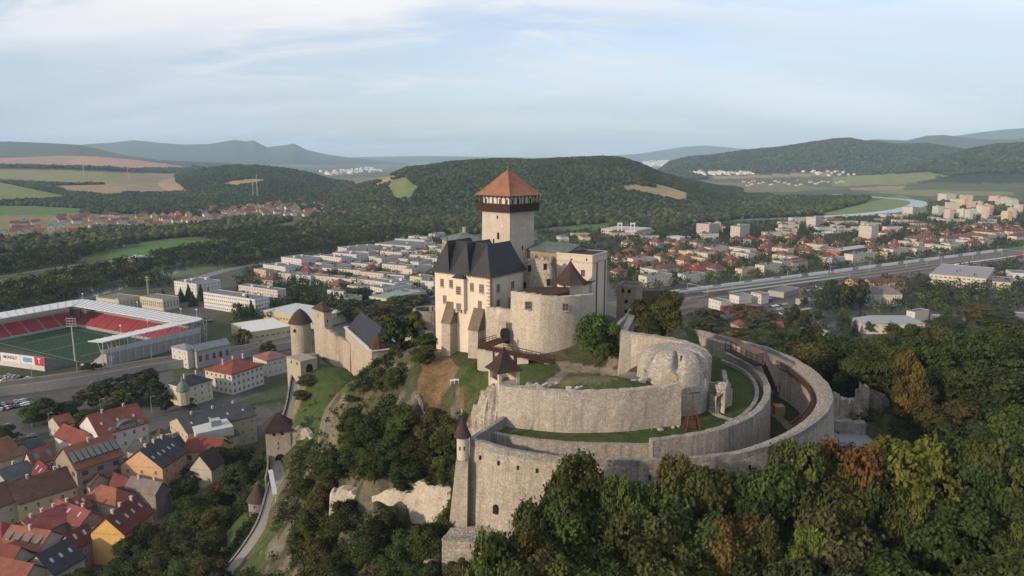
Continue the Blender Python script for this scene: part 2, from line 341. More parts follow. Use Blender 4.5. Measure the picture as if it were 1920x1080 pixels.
def vnoise(x, y, s, seed=0):                     # smooth value noise, vectorised
    x = np.asarray(x, float)/s; y = np.asarray(y, float)/s; xi = np.floor(x).astype(np.int64); yi = np.floor(y).astype(np.int64)
    fx, fy = x-xi, y-yi; fx = fx*fx*(3-2*fx); fy = fy*fy*(3-2*fy)
    def h(a, b):
        n = (a*374761393+b*668265263+seed*974711) & 0x7fffffff; n = ((n ^ (n >> 13))*1274126177) & 0x7fffffff
        return ((n ^ (n >> 16)) & 0xffff)/65535.0
    return (h(xi, yi)*(1-fx)+h(xi+1, yi)*fx)*(1-fy)+(h(xi, yi+1)*(1-fx)+h(xi+1, yi+1)*fx)*fy
def fbm(x, y, s, oct=4, seed=0):
    r_ = 0; a = 0.5
    for k in range(oct): r_ = r_+a*vnoise(x, y, s/2**k, seed+k*17); a *= 0.5
    return r_-0.47
def inpoly(px, py, poly):
    px = np.asarray(px); py = np.asarray(py); res = np.zeros(px.shape, bool); j = len(poly)-1
    for i in range(len(poly)):
        xi, yi = poly[i]; xj, yj = poly[j]
        c = ((yi > py) != (yj > py)) & (px < (xj-xi)*(py-yi)/((yj-yi) or 1e-9)+xi); res ^= c; j = i
    return res
def _wp(pts, z): return [(P(x, y, z).x, P(x, y, z).y) for x, y in pts]
_w1 = crom(_wp([(882,822),(958,844),(1047,857),(1106,861),(1180,863),(1254,862),(1310,858),(1357,853),(1417,843),(1491,815),(1535,788),(1556,765),(1562,741),(1547,712),(1505,679),(1446,653),(1402,641),(1357,630)], 83), 5)
_w2 = crom([(q[0], q[1]+.5) for q in _wp([(922,812),(1000,825),(1130,834),(1222,835)], 81.9)]+[(q[0]-.5, q[1]+.4) for q in _wp([(1232,826),(1313,814),(1355,804),(1387,792),(1417,777),(1438,755),(1445,732),(1438,709),(1420,690),(1398,675),(1366,660)], 83)], 5)
_w3 = crom([(q[0], q[1]+1.1) for q in _wp([(935,723),(1017,732),(1100,735),(1183,732),(1239,726)], 89)], 4)+[(32.0+6.2*math.cos(t), 137.6+6.2*math.sin(t)) for t in (R(-110), R(-60), R(-10), R(30))]+[(41, 150), (43, 165), (46, 178)]
_ring = lambda p: [(q[0], q[1]) for q in p]
_in = [(-5, 140), (0, 200)]
FLATS = [([(-4, 127)]+_ring(_w1)+[(55, 190), (46, 178)], 73.2, [_ring(_w2)+[(46, 178), (0, 160), (-4, 127)], [(-30, 90), (-2, 90), (-2, 140), (-30, 140)]]),
 (_ring(_w2)+[(46, 178), (-4, 150), (-4, 127)], 81.5, [_ring(_w3)+[(30, 190), (-14, 160), (-8, 128)]])]
# far ridges: crest line in photo pixels, distance of the crest, length of the near and far slope
RIDGES = [
 dict(c=[(600,420),(640,352),(680,338),(720,325),(760,308),(800,303),(850,296),(900,293),(940,291),(1000,293),(1060,290),(1130,287),(1165,289),(1200,300),(1240,318),(1290,332),(1340,345),(1400,360),(1450,385)], d=2500, wf=1000, wb=900, n=5),
 dict(c=[(250,345),(300,332),(350,322),(400,311),(440,307),(480,308),(530,312),(580,322),(620,335),(680,350),(740,372)], d=3300, wf=1100, wb=900, n=5),
 dict(c=[(-900,325),(-400,318),(-100,312),(0,310),(100,311),(200,314),(260,322),(330,335),(420,355)], d=3700, wf=1900, wb=1200, n=4),
 dict(c=[(-900,310),(-400,300),(-100,295),(0,293),(100,293),(170,292),(250,298),(320,306),(380,316),(430,330)], d=5400, wf=1800, wb=1500, n=6),
 dict(c=[(-900,285),(-400,270),(-200,262),(-60,266),(20,265),(80,268),(150,272),(230,290),(300,300),(420,305),(520,318)], d=8500, wf=2500, wb=2500, n=16),
 dict(c=[(60,290),(160,271),(210,268),(250,263),(300,268),(345,271),(390,270),(440,262),(460,265),(475,263),(500,276),(535,272),(551,269),(575,281),(610,289),(660,296),(740,304),(820,310)], d=15000, wf=4000, wb=3000, n=25),
 dict(c=[(480,300),(600,296),(700,294),(800,292),(900,294),(1040,296),(1140,292),(1200,288),(1240,282),(1280,276),(1320,273),(1360,276),(1420,282),(1500,292)], d=19500, wf=4000, wb=2500, n=30),
 dict(c=[(1235,318),(1255,305),(1290,297),(1340,293),(1400,284),(1460,279),(1520,270),(1560,264),(1590,262),(1620,267),(1680,273),(1740,272),(1800,281),(1900,290),(2100,285),(2500,290)], d=5600, wf=1500, wb=2000, n=20),
 dict(c=[(1540,352),(1640,322),(1700,312),(1760,300),(1820,282),(1870,274),(1920,271),(2000,262),(2200,255),(2700,250)], d=4100, wf=1300, wb=1500, n=16),
 dict(c=[(1520,285),(1600,266),(1640,261),(1700,263),(1740,254),(1770,253),(1800,257),(1850,262),(1900,262),(2100,240),(2600,250)], d=9500, wf=2200, wb=2500, n=22),
 dict(c=[(1700,275),(1780,256),(1830,249),(1880,243),(1920,241),(2050,236),(2400,245)], d=14500, wf=3000, wb=3000, n=25),
]
for q in RIDGES:
    az = []; zz = []
    for px, py in q['c']:
        v = D(px, py, q['d']); az.append(math.atan2(v.x, v.y)); zz.append(v.z)
    if q['d'] in (2500, 3300): zz = [max(z-17, 0) for z in zz]
    if q['d'] in (3700,): zz = [max(z-8, 0) for z in zz]
    q['az'] = np.array(az); q['z'] = np.array(zz)
def terr(x, y):
    x = np.atleast_1d(np.asarray(x, float)); y = np.atleast_1d(np.asarray(y, float))
    az = np.arctan2(x, y); z = np.zeros(len(x))
    for i, q in enumerate(RIDGES):
        zc = np.interp(az, q['az'], q['z'], left=q['z'][0]*0.5, right=q['z'][-1]*0.5)
        edge = sstep((az-q['az'][0]+0.04)/0.06)*sstep((q['az'][-1]+0.04-az)/0.06)
        dw = q['d']*(1+0.06*(vnoise(x, y*0, 700+q['d']*0.1, i)-.5)); t = np.where(y < dw, 1-(dw-y)/q['wf'], 1-(y-dw)/q['wb'])
        t = t+0.22*(fbm(x, y, q['d']*0.16, 3, i+3))*(1-np.clip(t, 0, 1))*(t > 0)
        h = np.maximum(zc, 0)*sstep(t)*edge+q['n']*2*fbm(x, y, q['d']*0.07, 4, i+31)*np.clip(t*3, 0, 1)*np.clip((1-t)*3, 0.12, 1)*edge
        z = np.maximum(z, h)
    near = (np.hypot(x-40, y-220) < 360)
    if near.any():
        xn, yn = x[near], y[near]; r_ = rbf(xn, yn)
        m = sstep((360-np.hypot(xn-40, yn-220))/60)
        r_ = np.maximum(r_, 0)
        steep = np.clip(r_/20, 0, 1)
        zones = np.where((xn > -25) & (yn > 106) & (xn < 64) & (yn < 190), 0.12, 1.0)
        r_ = r_+steep*zones*(2.6*fbm(xn, yn, 14, 4, 5)+0.5*fbm(xn, yn, 2.5, 2, 9))
        for pl, zz, keep in FLATS:                       # levelled courts between the ring walls
            ins = inpoly(xn, yn, pl)
            for k_ in keep: ins &= ~inpoly(xn, yn, k_)
            r_ = np.where(ins, zz, r_)
        fr_ = ~inpoly(xn, yn, [q[:2] for q in _w1]+[(50, 190), (-20, 175), (-14, 125)]) & (xn > -12.5) & (yn < 150) & (yn > 60)
        r_ = np.where(fr_, np.minimum(r_, np.where(yn > 100, 64.0, 64-(100-yn)*.25)), r_)
        wt = sstep((xn+8)/16)*sstep((170-xn)/60)*((yn < 108) & (yn > 40))*sstep((yn-40)/20)
        r_ = np.where(fr_ & (yn < 108), r_*(1-wt)+wt*(64.0+np.clip(100-yn, -4, 40)*.10+1.5*fbm(xn, yn, 9, 3, 6)), r_)
        z[near] = np.where(m > 0, r_*m, z[near])
    return z
def tz(x, y): return float(terr([x], [y])[0])
LAND = [  # (colour, photo polygon, distance range)
 ((.085,.095,.045), [(-900,300),(2900,300),(2900,1200),(-900,1200)], (330, 30000)),
 # town grounds
 ((.085,.085,.08), [(-500,560),(200,560),(330,520),(480,455),(620,440),(820,425),(960,430),(1220,430),(1500,405),(1750,385),(2300,390),(2300,620),(1500,680),(960,560),(480,820),(440,880),(430,1200),(-600,1200)], (150, 2600)),
 ((.10,.13,.05), [(-500,640),(-500,560),(0,540),(150,500),(330,520),(430,500),(500,470),(420,455),(0,520),(-400,500)], (300, 3000)),
 ((.07,.15,.035), [(205,470),(330,450),(440,447),(420,460),(300,478),(200,484)], (400, 3000)),
 ((.19,.17,.075), [(100,398),(330,408),(300,425),(120,440),(0,437),(-200,430),(-100,405)], (300, 4000)),
 ((.09,.15,.045), [(-400,385),(60,386),(170,392),(160,398),(100,404),(-400,404)], (300, 4000)),
 ((.15,.17,.06), [(-500,330),(0,342),(60,354),(140,371),(80,374),(0,378),(-500,385)], (300, 6000)),
 ((.27,.20,.11), [(100,348),(200,346),(330,340),(345,352),(255,362),(130,362)], (300, 6000)),
 ((.30,.21,.12), [(260,362),(300,346),(345,352),(350,360),(260,364)], (300, 6000)),
 ((.20,.19,.09), [(0,317),(120,319),(240,324),(330,328),(330,342),(200,346),(100,340),(0,335),(-500,330),(-500,312)], (1000, 6000)),
 ((.24,.19,.11), [(230,325),(330,325),(325,340),(230,342)], (1000, 6000)),
 ((.36,.22,.17), [(-500,296),(0,296),(130,292),(180,293),(260,300),(380,316),(250,318),(130,315),(0,312),(-500,312)], (3600, 7000)),
 ((.30,.20,.15), [(0,297),(150,293),(140,303),(100,312),(0,310)], (3600, 7000)),
 ((.33,.24,.13), [(410,346),(440,338),(480,335),(505,338),(480,345),(440,349)], (1500, 6000)),
 ((.24,.21,.11), [(665,342),(740,328),(745,334),(700,342),(670,346)], (1200, 5000)),
 ((.30,.20,.12), [(690,350),(732,334),(738,340),(710,350)], (1200, 5000)),
 ((.15,.17,.06), [(735,338),(760,332),(785,352),(770,375),(740,375),(725,350)], (1200, 5000)),
 ((.34,.25,.13), [(1165,348),(1190,346),(1230,352),(1222,343),(1240,346),(1290,362),(1288,376),(1270,378),(1230,368),(1170,358)], (1200, 5000)),
 ((.07,.13,.04), [(1060,424),(1145,418),(1145,430),(1060,435)], (300, 4000)),
 ((.26,.20,.14), [(1330,330),(1560,324),(1560,330),(1340,336)], (2500, 30000)),
 ((.17,.19,.08), [(1560,332),(1740,322),(1780,330),(1700,345),(1560,350)], (2000, 30000)),
 ((.25,.19,.13), [(1590,352),(1700,348),(1690,356),(1600,357)], (2000, 30000)),
 ((.15,.19,.07), [(1540,400),(1690,365),(1750,385),(1720,410),(1560,412)], (1200, 4000)),
 ((.17,.19,.08), [(1620,360),(1740,356),(1900,360),(1900,366),(1740,368)], (1200, 4000)),
 ((.20,.17,.12), [(200,470),(260,420),(700,430),(700,440),(400,450)], (9000, 9001)),
]
NEARLAND = [
 ((.050,.068,.022), [(850,700),(930,660),(1040,680),(1040,700),(1000,720),(900,735),(840,735)]),
 ((.16,.105,.06), [(780,650),(830,655),(860,690),(840,730),(870,745),(870,785),(820,785),(775,750),(790,700)]),
 ((.20,.175,.14), [(1040,676),(1070,680),(1140,690),(1210,702),(1210,712),(1130,702),(1075,700),(1040,722),(1010,722),(1050,695)]),
 ((.20,.17,.14), [(1140,665),(1175,648),(1180,655),(1150,690),(1135,690)]),
 ((.10,.10,.05), [(1060,700),(1100,698),(1165,712),(1100,722),(1050,722)]),
 ((.052,.070,.024), [(1060,730),(1110,722),(1220,712),(1245,722),(1180,735),(1060,738)]),
 ((.046,.064,.021), [(940,806),(1100,813),(1200,808),(1300,785),(1330,765),(1345,720),(1360,690),(1365,676),(1400,690),(1435,720),(1440,760),(1400,790),(1300,815),(1200,835),(1050,835),(925,820)]),
 ((.042,.058,.018), [(1280,612),(1330,640),(1355,680),(1350,715),(1330,720),(1325,670),(1290,640)]),
 ((.03,.06,.012), [(1440,700),(1460,740),(1540,800),(1500,830),(1440,830)]),
 ((.052,.074,.024), [(585,685),(640,678),(672,710),(640,762),(600,830),(545,840),(560,760),(575,720)]),
 ((.05,.085,.025), [(620,990),(640,930),(700,915),(690,960),(640,1010)]),
 ((.052,.072,.026), [(500,1000),(545,960),(540,1080),(470,1080),(460,1060)]),
 ((.05,.08,.025), [(380,1080),(400,960),(480,930),(500,980),(440,1080)]),
 ((.24,.23,.22), [(1558,806),(1610,806),(1650,835),(1560,840)]),
 ((.17,.15,.09), [(560,690),(585,690),(570,740),(550,790),(540,770)]),
]
def build_ground():
    azs = np.concatenate([np.linspace(-78, -42, 25)[:-1], np.linspace(-42, 42, 740), np.linspace(42, 78, 25)[1:]])*math.pi/180
    rs = np.concatenate([np.arange(24, 330, 1.15), np.geomspace(330, 27000, 330)])
    A, Rr = np.meshgrid(azs, rs); X = (Rr*np.sin(A)).ravel(); Y = (Rr*np.cos(A)).ravel(); Z = terr(X, Y)
    Z = Z+np.where(Rr.ravel() > 330, 0, 0)
    nr, na = A.shape; idx = np.arange(nr*na).reshape(nr, na)
    F = np.stack([idx[:-1, :-1], idx[:-1, 1:], idx[1:, 1:], idx[1:, :-1]], -1).reshape(-1, 4)
    F = F[:, ::-1]
    ax = Y*CP-(Z-CAMZ)*SP; up = Y*SP+(Z-CAMZ)*CP; ax = np.maximum(ax, 1)
    jx = 1.0*fbm(X, Y, 6, 3, 71)*(4000/np.maximum(ax, 300)); px = 960+FPX*X/ax+jx; py = 540-FPX*up/ax+fbm(X, Y, 6, 3, 72)*(2000/np.maximum(ax, 300))
    C = np.zeros((len(X), 3)); C[:] = (.055, .062, .028)
    n1 = fbm(X, Y, 9, 4, 3); n2 = fbm(X, Y, 60, 4, 8)
    C[n1 > 0.12] = (.075, .07, .04); C[n2 > 0.12] = (.06, .085, .03)
    for col, pl, (d0, d1) in LAND:
        C[inpoly(px, py, pl) & (Y > d0) & (Y < d1)] = col
    # scrubby green patches between the streets
    tn = fbm(X, Y, 55, 3, 21); tm = np.all(np.abs(C-np.array((.085, .085, .08))) < 1e-6, 1) & (tn > 0.04); C[tm] = (.058, .070, .034)
    # wooded far hills
    wd = (Y > 1500) & (Z > 24); base = np.all(np.abs(C-np.array((.085, .095, .045))) < 1e-6, 1)
    C[wd & base] = (.028, .038, .022)
    fs = fbm(X, Y, 900, 4, 41)
    C[(Y > 3500) & (Z > 40) & base & (fs > 0.03)] = (.045, .042, .028)
    C[(Y > 2800) & (Z < 20) & base & (fs > 0.0)] = (.16, .15, .075)
    nearm = (Rr.ravel() < 340) & (Z > 3)
    for col, pl in NEARLAND: C[inpoly(px, py, pl) & nearm & ((Z > 80) | (col[1] < .07) | (Y > 195) | (X < -10))] = col
    ct = nearm & (Z > 72) & (Z < 76.5) & inpoly(X, Y, [q[:2] for q in _w1]+[(55, 190), (-4, 150)]); C[ct] = (.10, .095, .08); C[ct & (Y > 128)] = (.030, .042, .015); C[ct & (Y > 128) & (np.abs(X-(59.5-((Y-150)/26)**2*1.5)) < 1.0)] = (.16, .145, .12)
    # bare rock where the hill is steep
    gz = np.gradient(Z.reshape(nr, na), rs, axis=0); slope = np.abs(gz).ravel()
    ga = (np.gradient(Z.reshape(nr, na), azs, axis=1)/Rr).ravel(); slope = np.hypot(slope, ga)
    rock = nearm & (slope > 1.35+2.6*fbm(X, Y, 9, 3, 55)) & ~((X > -12) & (X < 66) & (Y > 100) & (Y < 190))
    C[rock] = (.125, .115, .085); C[rock & (fbm(X, Y, 4, 3, 66) > -0.04)] = (.06, .062, .034)
    me = npmesh('ground', np.stack([X, Y, Z], 1), F, colattr('ground_cover', bumpd=0.5), smooth=True, cols=C)
    o = bpy.data.objects.new('ground', me); COL.objects.link(o); o['kind'] = 'structure'
build_ground()
def march(px, py):                                # where the sight line meets the ground
    r = ray(px, py); r = r/r.y
    if r.z > -0.0005: return None
    ys = np.geomspace(30, 26000, 900); z = terr(r.x*ys, ys); k = np.nonzero(CAMZ+r.z*ys < z)[0]
    if len(k) == 0: return None
    k = k[0]; a, b = ys[max(k-1, 0)], ys[k]
    ys = np.linspace(a, b, 20); z = terr(r.x*ys, ys); k = np.nonzero(CAMZ+r.z*ys <= z)[0]; y = ys[k[0]] if len(k) else b
    return Vector((r.x*y, y, tz(r.x*y, y)))
def ribbon(name, pts, width, mat, dz=0.06, kind='structure', n=8, wall=0, flat=None, edge=None):
    # pts = (x, y[, z]) world; drapes on the ground unless z given
    cr = crom(pts, n); mb = MB(); prev = None
    for i, p in enumerate(cr):
        a = Vector(cr[max(i-1, 0)][:2]); b = Vector(cr[min(i+1, len(cr)-1)][:2]); t = (b-a).normalized(); nn = Vector((-t.y, t.x))
        l = Vector(p[:2])+nn*width/2; r_ = Vector(p[:2])-nn*width/2
        if len(p) > 2: zl = zr = p[2]
        else: zl = max(tz(l.x, l.y), tz(p[0], p[1]))+dz; zr = max(tz(r_.x, r_.y), tz(p[0], p[1]))+dz
        cur = ((l.x, l.y, zl), (r_.x, r_.y, zr))
        if prev: mb.poly([prev[1], cur[1], cur[0], prev[0]])
        prev = cur
    return mb.struct(name, mat, kind=kind)
# ------------------------------------------------------------------ generic builders
def planehit(px, py, p0, nrm):
    r = ray(px, py); o = Vector((0, 0, CAMZ)); t = (Vector(p0)-o).dot(nrm)/r.dot(nrm); return o+r*t
WM = {}
def winmesh(cols=2, rows=2, fc=(.62,.58,.5), fw=.09, far=False):
    k = (cols, rows, fc, far)
    if k in WM: return WM[k]
    mb = MB(); g = MB()                                   # unit window 1 x 1, facing -y, origin in its middle
    def bar(x0, x1, z0, z1, d=.07): mb.prism([(x0, -d), (x1, -d), (x1, .02), (x0, .02)], z0, z1)
    bar(-.5, -.5+fw, -.5, .5); bar(.5-fw, .5, -.5, .5); bar(-.5+fw, .5-fw, -.5, -.5+fw); bar(-.5+fw, .5-fw, .5-fw, .5)
    for c in range(1, cols): x = -.5+c/cols; bar(x-fw*.3, x+fw*.3, -.5+fw, .5-fw, .055)
    for r_ in range(1, rows): z = -.5+r_/rows; bar(-.5+fw, .5-fw, z-fw*.3, z+fw*.3, .05)
    t = mb if far else g
    t.prism([(-.5+fw, -.02), (.5-fw, -.02), (.5-fw, .015), (-.5+fw, .015)], -.5+fw, .5-fw, 1 if far else 0)
    fr = mb.mesh('window', [plain(fc, 'window_frame', .6)]+([glassm()] if far else []))
    pn = None if far else g.mesh('pane', glassm())
    WM[k] = (fr, pn); return WM[k]
def window(parent, pos, nrm, w_, h_, cols=2, rows=2, fc=(.62,.58,.5), far=True, name='window', label=None):
    fr, pn = winmesh(cols, rows, fc, far=far)
    o = bpy.data.objects.new(name, fr); COL.objects.link(o)
    if parent: o.parent = parent; pos = Vector(pos)-parent.location
    o.location = pos; o.rotation_euler = (0, 0, math.atan2(nrm.y, nrm.x)+math.pi/2); o.scale = (w_, 1.3, h_)
    if pn: p = bpy.data.objects.new('pane', pn); COL.objects.link(p); p.parent = o
    if not far: sb = MB(); sb.prism([(-.56, -.16), (.56, -.16), (.56, .02), (-.56, .02)], -.58, -.51); so_ = bpy.data.objects.new('sill', WM.setdefault('sill', sb.mesh('sill', plaster((.45,.40,.33))))); COL.objects.link(so_); so_.parent = o
    if label: o['label'] = label
    return o
DARK = lambda: plain((.018, .016, .015), 'opening_shade', .9)  # near-black colour painted for the shade inside openings
def slit(parent, pos, nrm, w_, h_, name='arrow_slit', arch=False):  # solid slab set on the wall face instead of a cut hole
    mb = MB(); a = Vector((-nrm.y, nrm.x, 0)); p = Vector(pos); ring = [(-w_/2, -h_/2), (w_/2, -h_/2), (w_/2, h_/2-(w_/2 if arch else 0))]
    if arch: ring += [(w_/2*math.cos(t), h_/2-w_/2+w_/2*math.sin(t)) for t in (R(36), R(72), R(108), R(144))]
    ring += [(-w_/2, h_/2-(w_/2 if arch else 0))]
    mb.hexa([p+a*x+Vector((0, 0, z))-nrm*.3 for x, z in ring], [p+a*x+Vector((0, 0, z))+nrm*.03 for x, z in ring])
    return mb.build(name, DARK(), parent)
class Frame:                                              # local frame of a rectangular building
    def __init__(s, xl, yl, xf, yf, xr=None, dep=None, z=0.0):
        s.F = P(xf, yf, z); Lp = P(xl, yl, z); u = Lp-s.F; s.lu = u.length; s.ex = u/s.lu; s.ey = Vector((s.ex.y, -s.ex.x, 0))
        if s.ey.y < 0 and dep is None and xr is None: s.ey = -s.ey
        if dep is not None: s.lv = dep
        else:
            A0 = s.F.y*CP-(z-CAMZ)*SP; s.lv = ((xr-960)*A0-FPX*s.F.x)/(FPX*s.ey.x-(xr-960)*s.ey.y*CP)
            if s.lv < 3 or s.lv > 160: s.lv = 10.0
        s.z = z
    def q(s, a, b, z): v = s.F+s.ex*a+s.ey*b; return (v.x, v.y, z)
    def ring(s, z, e=0.0): return [s.q(-e, -e, z), s.q(-e, s.lv+e, z), s.q(s.lu+e, s.lv+e, z), s.q(s.lu+e, -e, z)]
def roofmesh(mb, fr, z, kind, rh, e=.5, m=0, along='v', gm=None, gcol=1):
    a0, a1, b0, b1 = -e, fr.lu+e, -e, fr.lv+e; q = fr.q; zz = z-.12; th = .28
    if along == 'u': Q = lambda s_, t_, z_: q(t_, s_, z_); s0, s1, t0, t1 = b0, b1, a0, a1    # s across, t along the ridge
    else: Q = lambda s_, t_, z_: q(s_, t_, z_); s0, s1, t0, t1 = a0, a1, b0, b1
    sm = (s0+s1)/2; hw = (s1-s0)/2
    if kind == 'gable':
        for sa, sb in ((s0, sm), (s1, sm)):
            lo = [Q(sa, t0, zz), Q(sa, t1, zz), Q(sb, t1, z+rh), Q(sb, t0, z+rh)]
            mb.poly(lo, m); up = [(x, y, w_+th) for x, y, w_ in lo]; mb.poly(up[::-1], m)
            for i in range(4): j = (i+1) % 4; mb.poly([lo[i], lo[j], up[j], up[i]], m)
        if gm is not None:
            for t in (0, (fr.lv if along == 'v' else fr.lu)):
                w0, w1 = 0, (fr.lu if along == 'v' else fr.lv)
                gm.poly([Q(w0, t, z-.2), Q(w1, t, z-.2), Q(w1, t, z), Q(sm, t, z+rh-.05), Q(w0, t, z)], 0)
    elif kind in ('hip', 'pyr', 'halfhip'):
        inset = hw*(1.0 if kind == 'hip' else .45); 
        if kind == 'pyr' or (t1-t0) <= 2*hw+.2: inset = (t1-t0)/2
        b = [Q(s0, t0, zz), Q(s0, t1, zz), Q(s1, t1, zz), Q(s1, t0, zz)]; r0, r1 = Q(sm, t0+inset, z+rh), Q(sm, t1-inset, z+rh)
        b2 = [(x, y, w_+th) for x, y, w_ in b]
        for i in range(4): mb.poly([b[i], b[(i+1) % 4], b2[(i+1) % 4], b2[i]], m)
        mb.poly(b, m); mb.poly([b2[0], b2[1], r1, r0], m); mb.poly([b2[1], b2[2], r1], m); mb.poly([b2[2], b2[3], r0, r1], m); mb.poly([b2[3], b2[0], r0], m)
    elif kind == 'flat':
        r_ = fr.ring(z+.02); mb.prism([p[:2] for p in fr.ring(0, -.3)], z-.3, z+.06, m)
def house(name, label, cat, L_, F_, xr=None, dep=None, h=9.0, z0=0.0, roof='gable', along='v', rh=4.0, wc=(.6, .55, .45), rc=(.35, .12, .07),
          floors=0, ww=1.1, wh=1.6, gap=3.2, fc=(.6, .58, .52), found=3.0, over=.5, group=None, chim=0, dorm=0, sky_=0, rmat=None, wmat=None, parapet=.5, band=None, far=True, faces='uv', hut=0, name_roof='roof', skip=0, cols=2):
    fr = Frame(L_[0], L_[1], F_[0], F_[1], xr, dep, z0+h)
    if name is None: return fr
    c = Vector(fr.q(fr.lu/2, fr.lv/2, z0)); e = empty(name, c, label, cat, group)
    wm = wmat or plaster(wc); rm = rmat or tiles(rc); z = z0+h
    w_ = MB(); r_ = MB(); w_.prism([p[:2] for p in fr.ring(0)], z0-found, z-(0 if roof != 'flat' else .3), 0)
    if roof == 'flat':
        if parapet:
            for (p, q) in zip(fr.ring(z-.3), fr.ring(z-.3)[1:]+fr.ring(z-.3)[:1]): w_.beam(p, q, .3, .3+parapet*.6, 0)
        r_.prism([p[:2] for p in fr.ring(0, -.2)], z-.28, z+.05)
    else: roofmesh(r_, fr, z, roof, rh, over, along=along, gm=w_)
    w_.build('wall', wm, e); ro = r_.build(name_roof, rm, e)
    if band:                                               # cornice
        bb = MB()
        for (p, q) in zip(fr.ring(z-.7, .12), fr.ring(z-.7, .12)[1:]+fr.ring(z-.7, .12)[:1]): bb.beam(p, q, .3, .35)
        bb.build('cornice', plain(band, 'trim', .8), e)
    if floors:
        fh = (h-.6)/floors
        for face in faces:
            ln = fr.lu if face == 'u' else fr.lv; nrm = -fr.ey if face == 'u' else -fr.ex
            n = max(1, int((ln-1.0)/gap))
            for f in range(skip, floors):
                for i in range(n):
                    t = (i+.5)*ln/n; p = fr.q(t, 0, 0) if face == 'u' else fr.q(0, t, 0)
                    window(e, (p[0], p[1], z0+fh*f+fh*.55+.1), nrm, ww, wh, cols, 2, fc, far)
    hr = random.Random(int(abs(fr.F.x)*100))
    for i in range(chim):
        t = (i+.6)/(chim+.2); a, b = (fr.lu*.5+hr.uniform(-.8, .8), fr.lv*t) if along == 'v' else (fr.lu*t, fr.lv*.5+hr.uniform(-.8, .8))
        cb = MB(); cb.box(fr.q(a, b, z+(rh*.6 if roof != 'flat' else 0)), (.9, .7, rh*.4+1.3), math.atan2(fr.ex.y, fr.ex.x)); cb.box(fr.q(a, b, z+(rh if roof != 'flat' else rh*.4)+1.28), (1.1, .9, .15), math.atan2(fr.ex.y, fr.ex.x))
        co = cb.build('chimney', plaster((.50, .42, .36)), ro)
    for i in range(dorm):                                  # dormers on the slope that faces the camera
        ln = fr.lv if along == 'v' else fr.lu; t = (i+.5)*ln/dorm; hw = (fr.lu if along == 'v' else fr.lv)/2
        db = MB(); s0 = hw*.22; s1 = hw*.72; zz0 = z+rh*s0/hw; zz1 = z+rh*s1/hw+.1
        Q = (lambda s_, t_, z_: fr.q(s_, t_, z_)) if along == 'v' else (lambda s_, t_, z_: fr.q(t_, s_, z_))
        db.hexa([Q(s0, t-.7, zz0-.1), Q(s0, t+.7, zz0-.1), Q(s1, t+.7, zz1-.5), Q(s1, t-.7, zz1-.5)], [Q(s0-.15, t-.8, zz0+1.15), Q(s0-.15, t+.8, zz0+1.15), Q(s1, t+.8, zz1+.3), Q(s1, t-.8, zz1+.3)])
        dd = db.build('dormer', plain((.13, .16, .16), 'dormer_metal', .5), ro)
        nn = -fr.ex if along == 'v' else -fr.ey; wv = Vector(Q(s0-.06, t, zz0+.5)); wo = window(None, wv, nn, 1.1, .8, 2, 1, fc, True); wo.parent = dd
        wo.location = wv-e.location-ro.location-dd.location
    for i in range(sky_):
        ln = fr.lv if along == 'v' else fr.lu; t = (i+.5)*ln/sky_+hr.uniform(-.5, .5); hw = (fr.lu if along == 'v' else fr.lv)/2
        Q = (lambda s_, t_, z_: fr.q(s_, t_, z_)) if along == 'v' else (lambda s_, t_, z_: fr.q(t_, s_, z_))
        s0, s1 = hw*.4, hw*.4+1.2; f = lambda s_: z+.24+(rh+.1)*(s_+over)/(hw+over)
        sb = MB(); sb.hexa([Q(s0, t-.4, f(s0)-.1), Q(s0, t+.4, f(s0)-.1), Q(s1, t+.4, f(s1)-.1), Q(s1, t-.4, f(s1)-.1)], [Q(s0, t-.4, f(s0)+.1), Q(s0, t+.4, f(s0)+.1), Q(s1, t+.4, f(s1)+.1), Q(s1, t-.4, f(s1)+.1)])
        sb.build('skylight', plain((.35, .42, .5), 'skylight_glass', .15), ro)
    for i in range(hut):
        hb = MB(); hb.box(fr.q(fr.lu*hr.uniform(.3, .7), fr.lv*(i+.5)/hut, z), (hr.uniform(2.5, 4), hr.uniform(2.5, 4), hr.uniform(1.6, 2.6)), math.atan2(fr.ex.y, fr.ex.x))
        hb.build('roof_hut', plaster(sc(wc, .9)), ro)
    e_ = dict(e=e, fr=fr, roof=ro, z=z); return e_
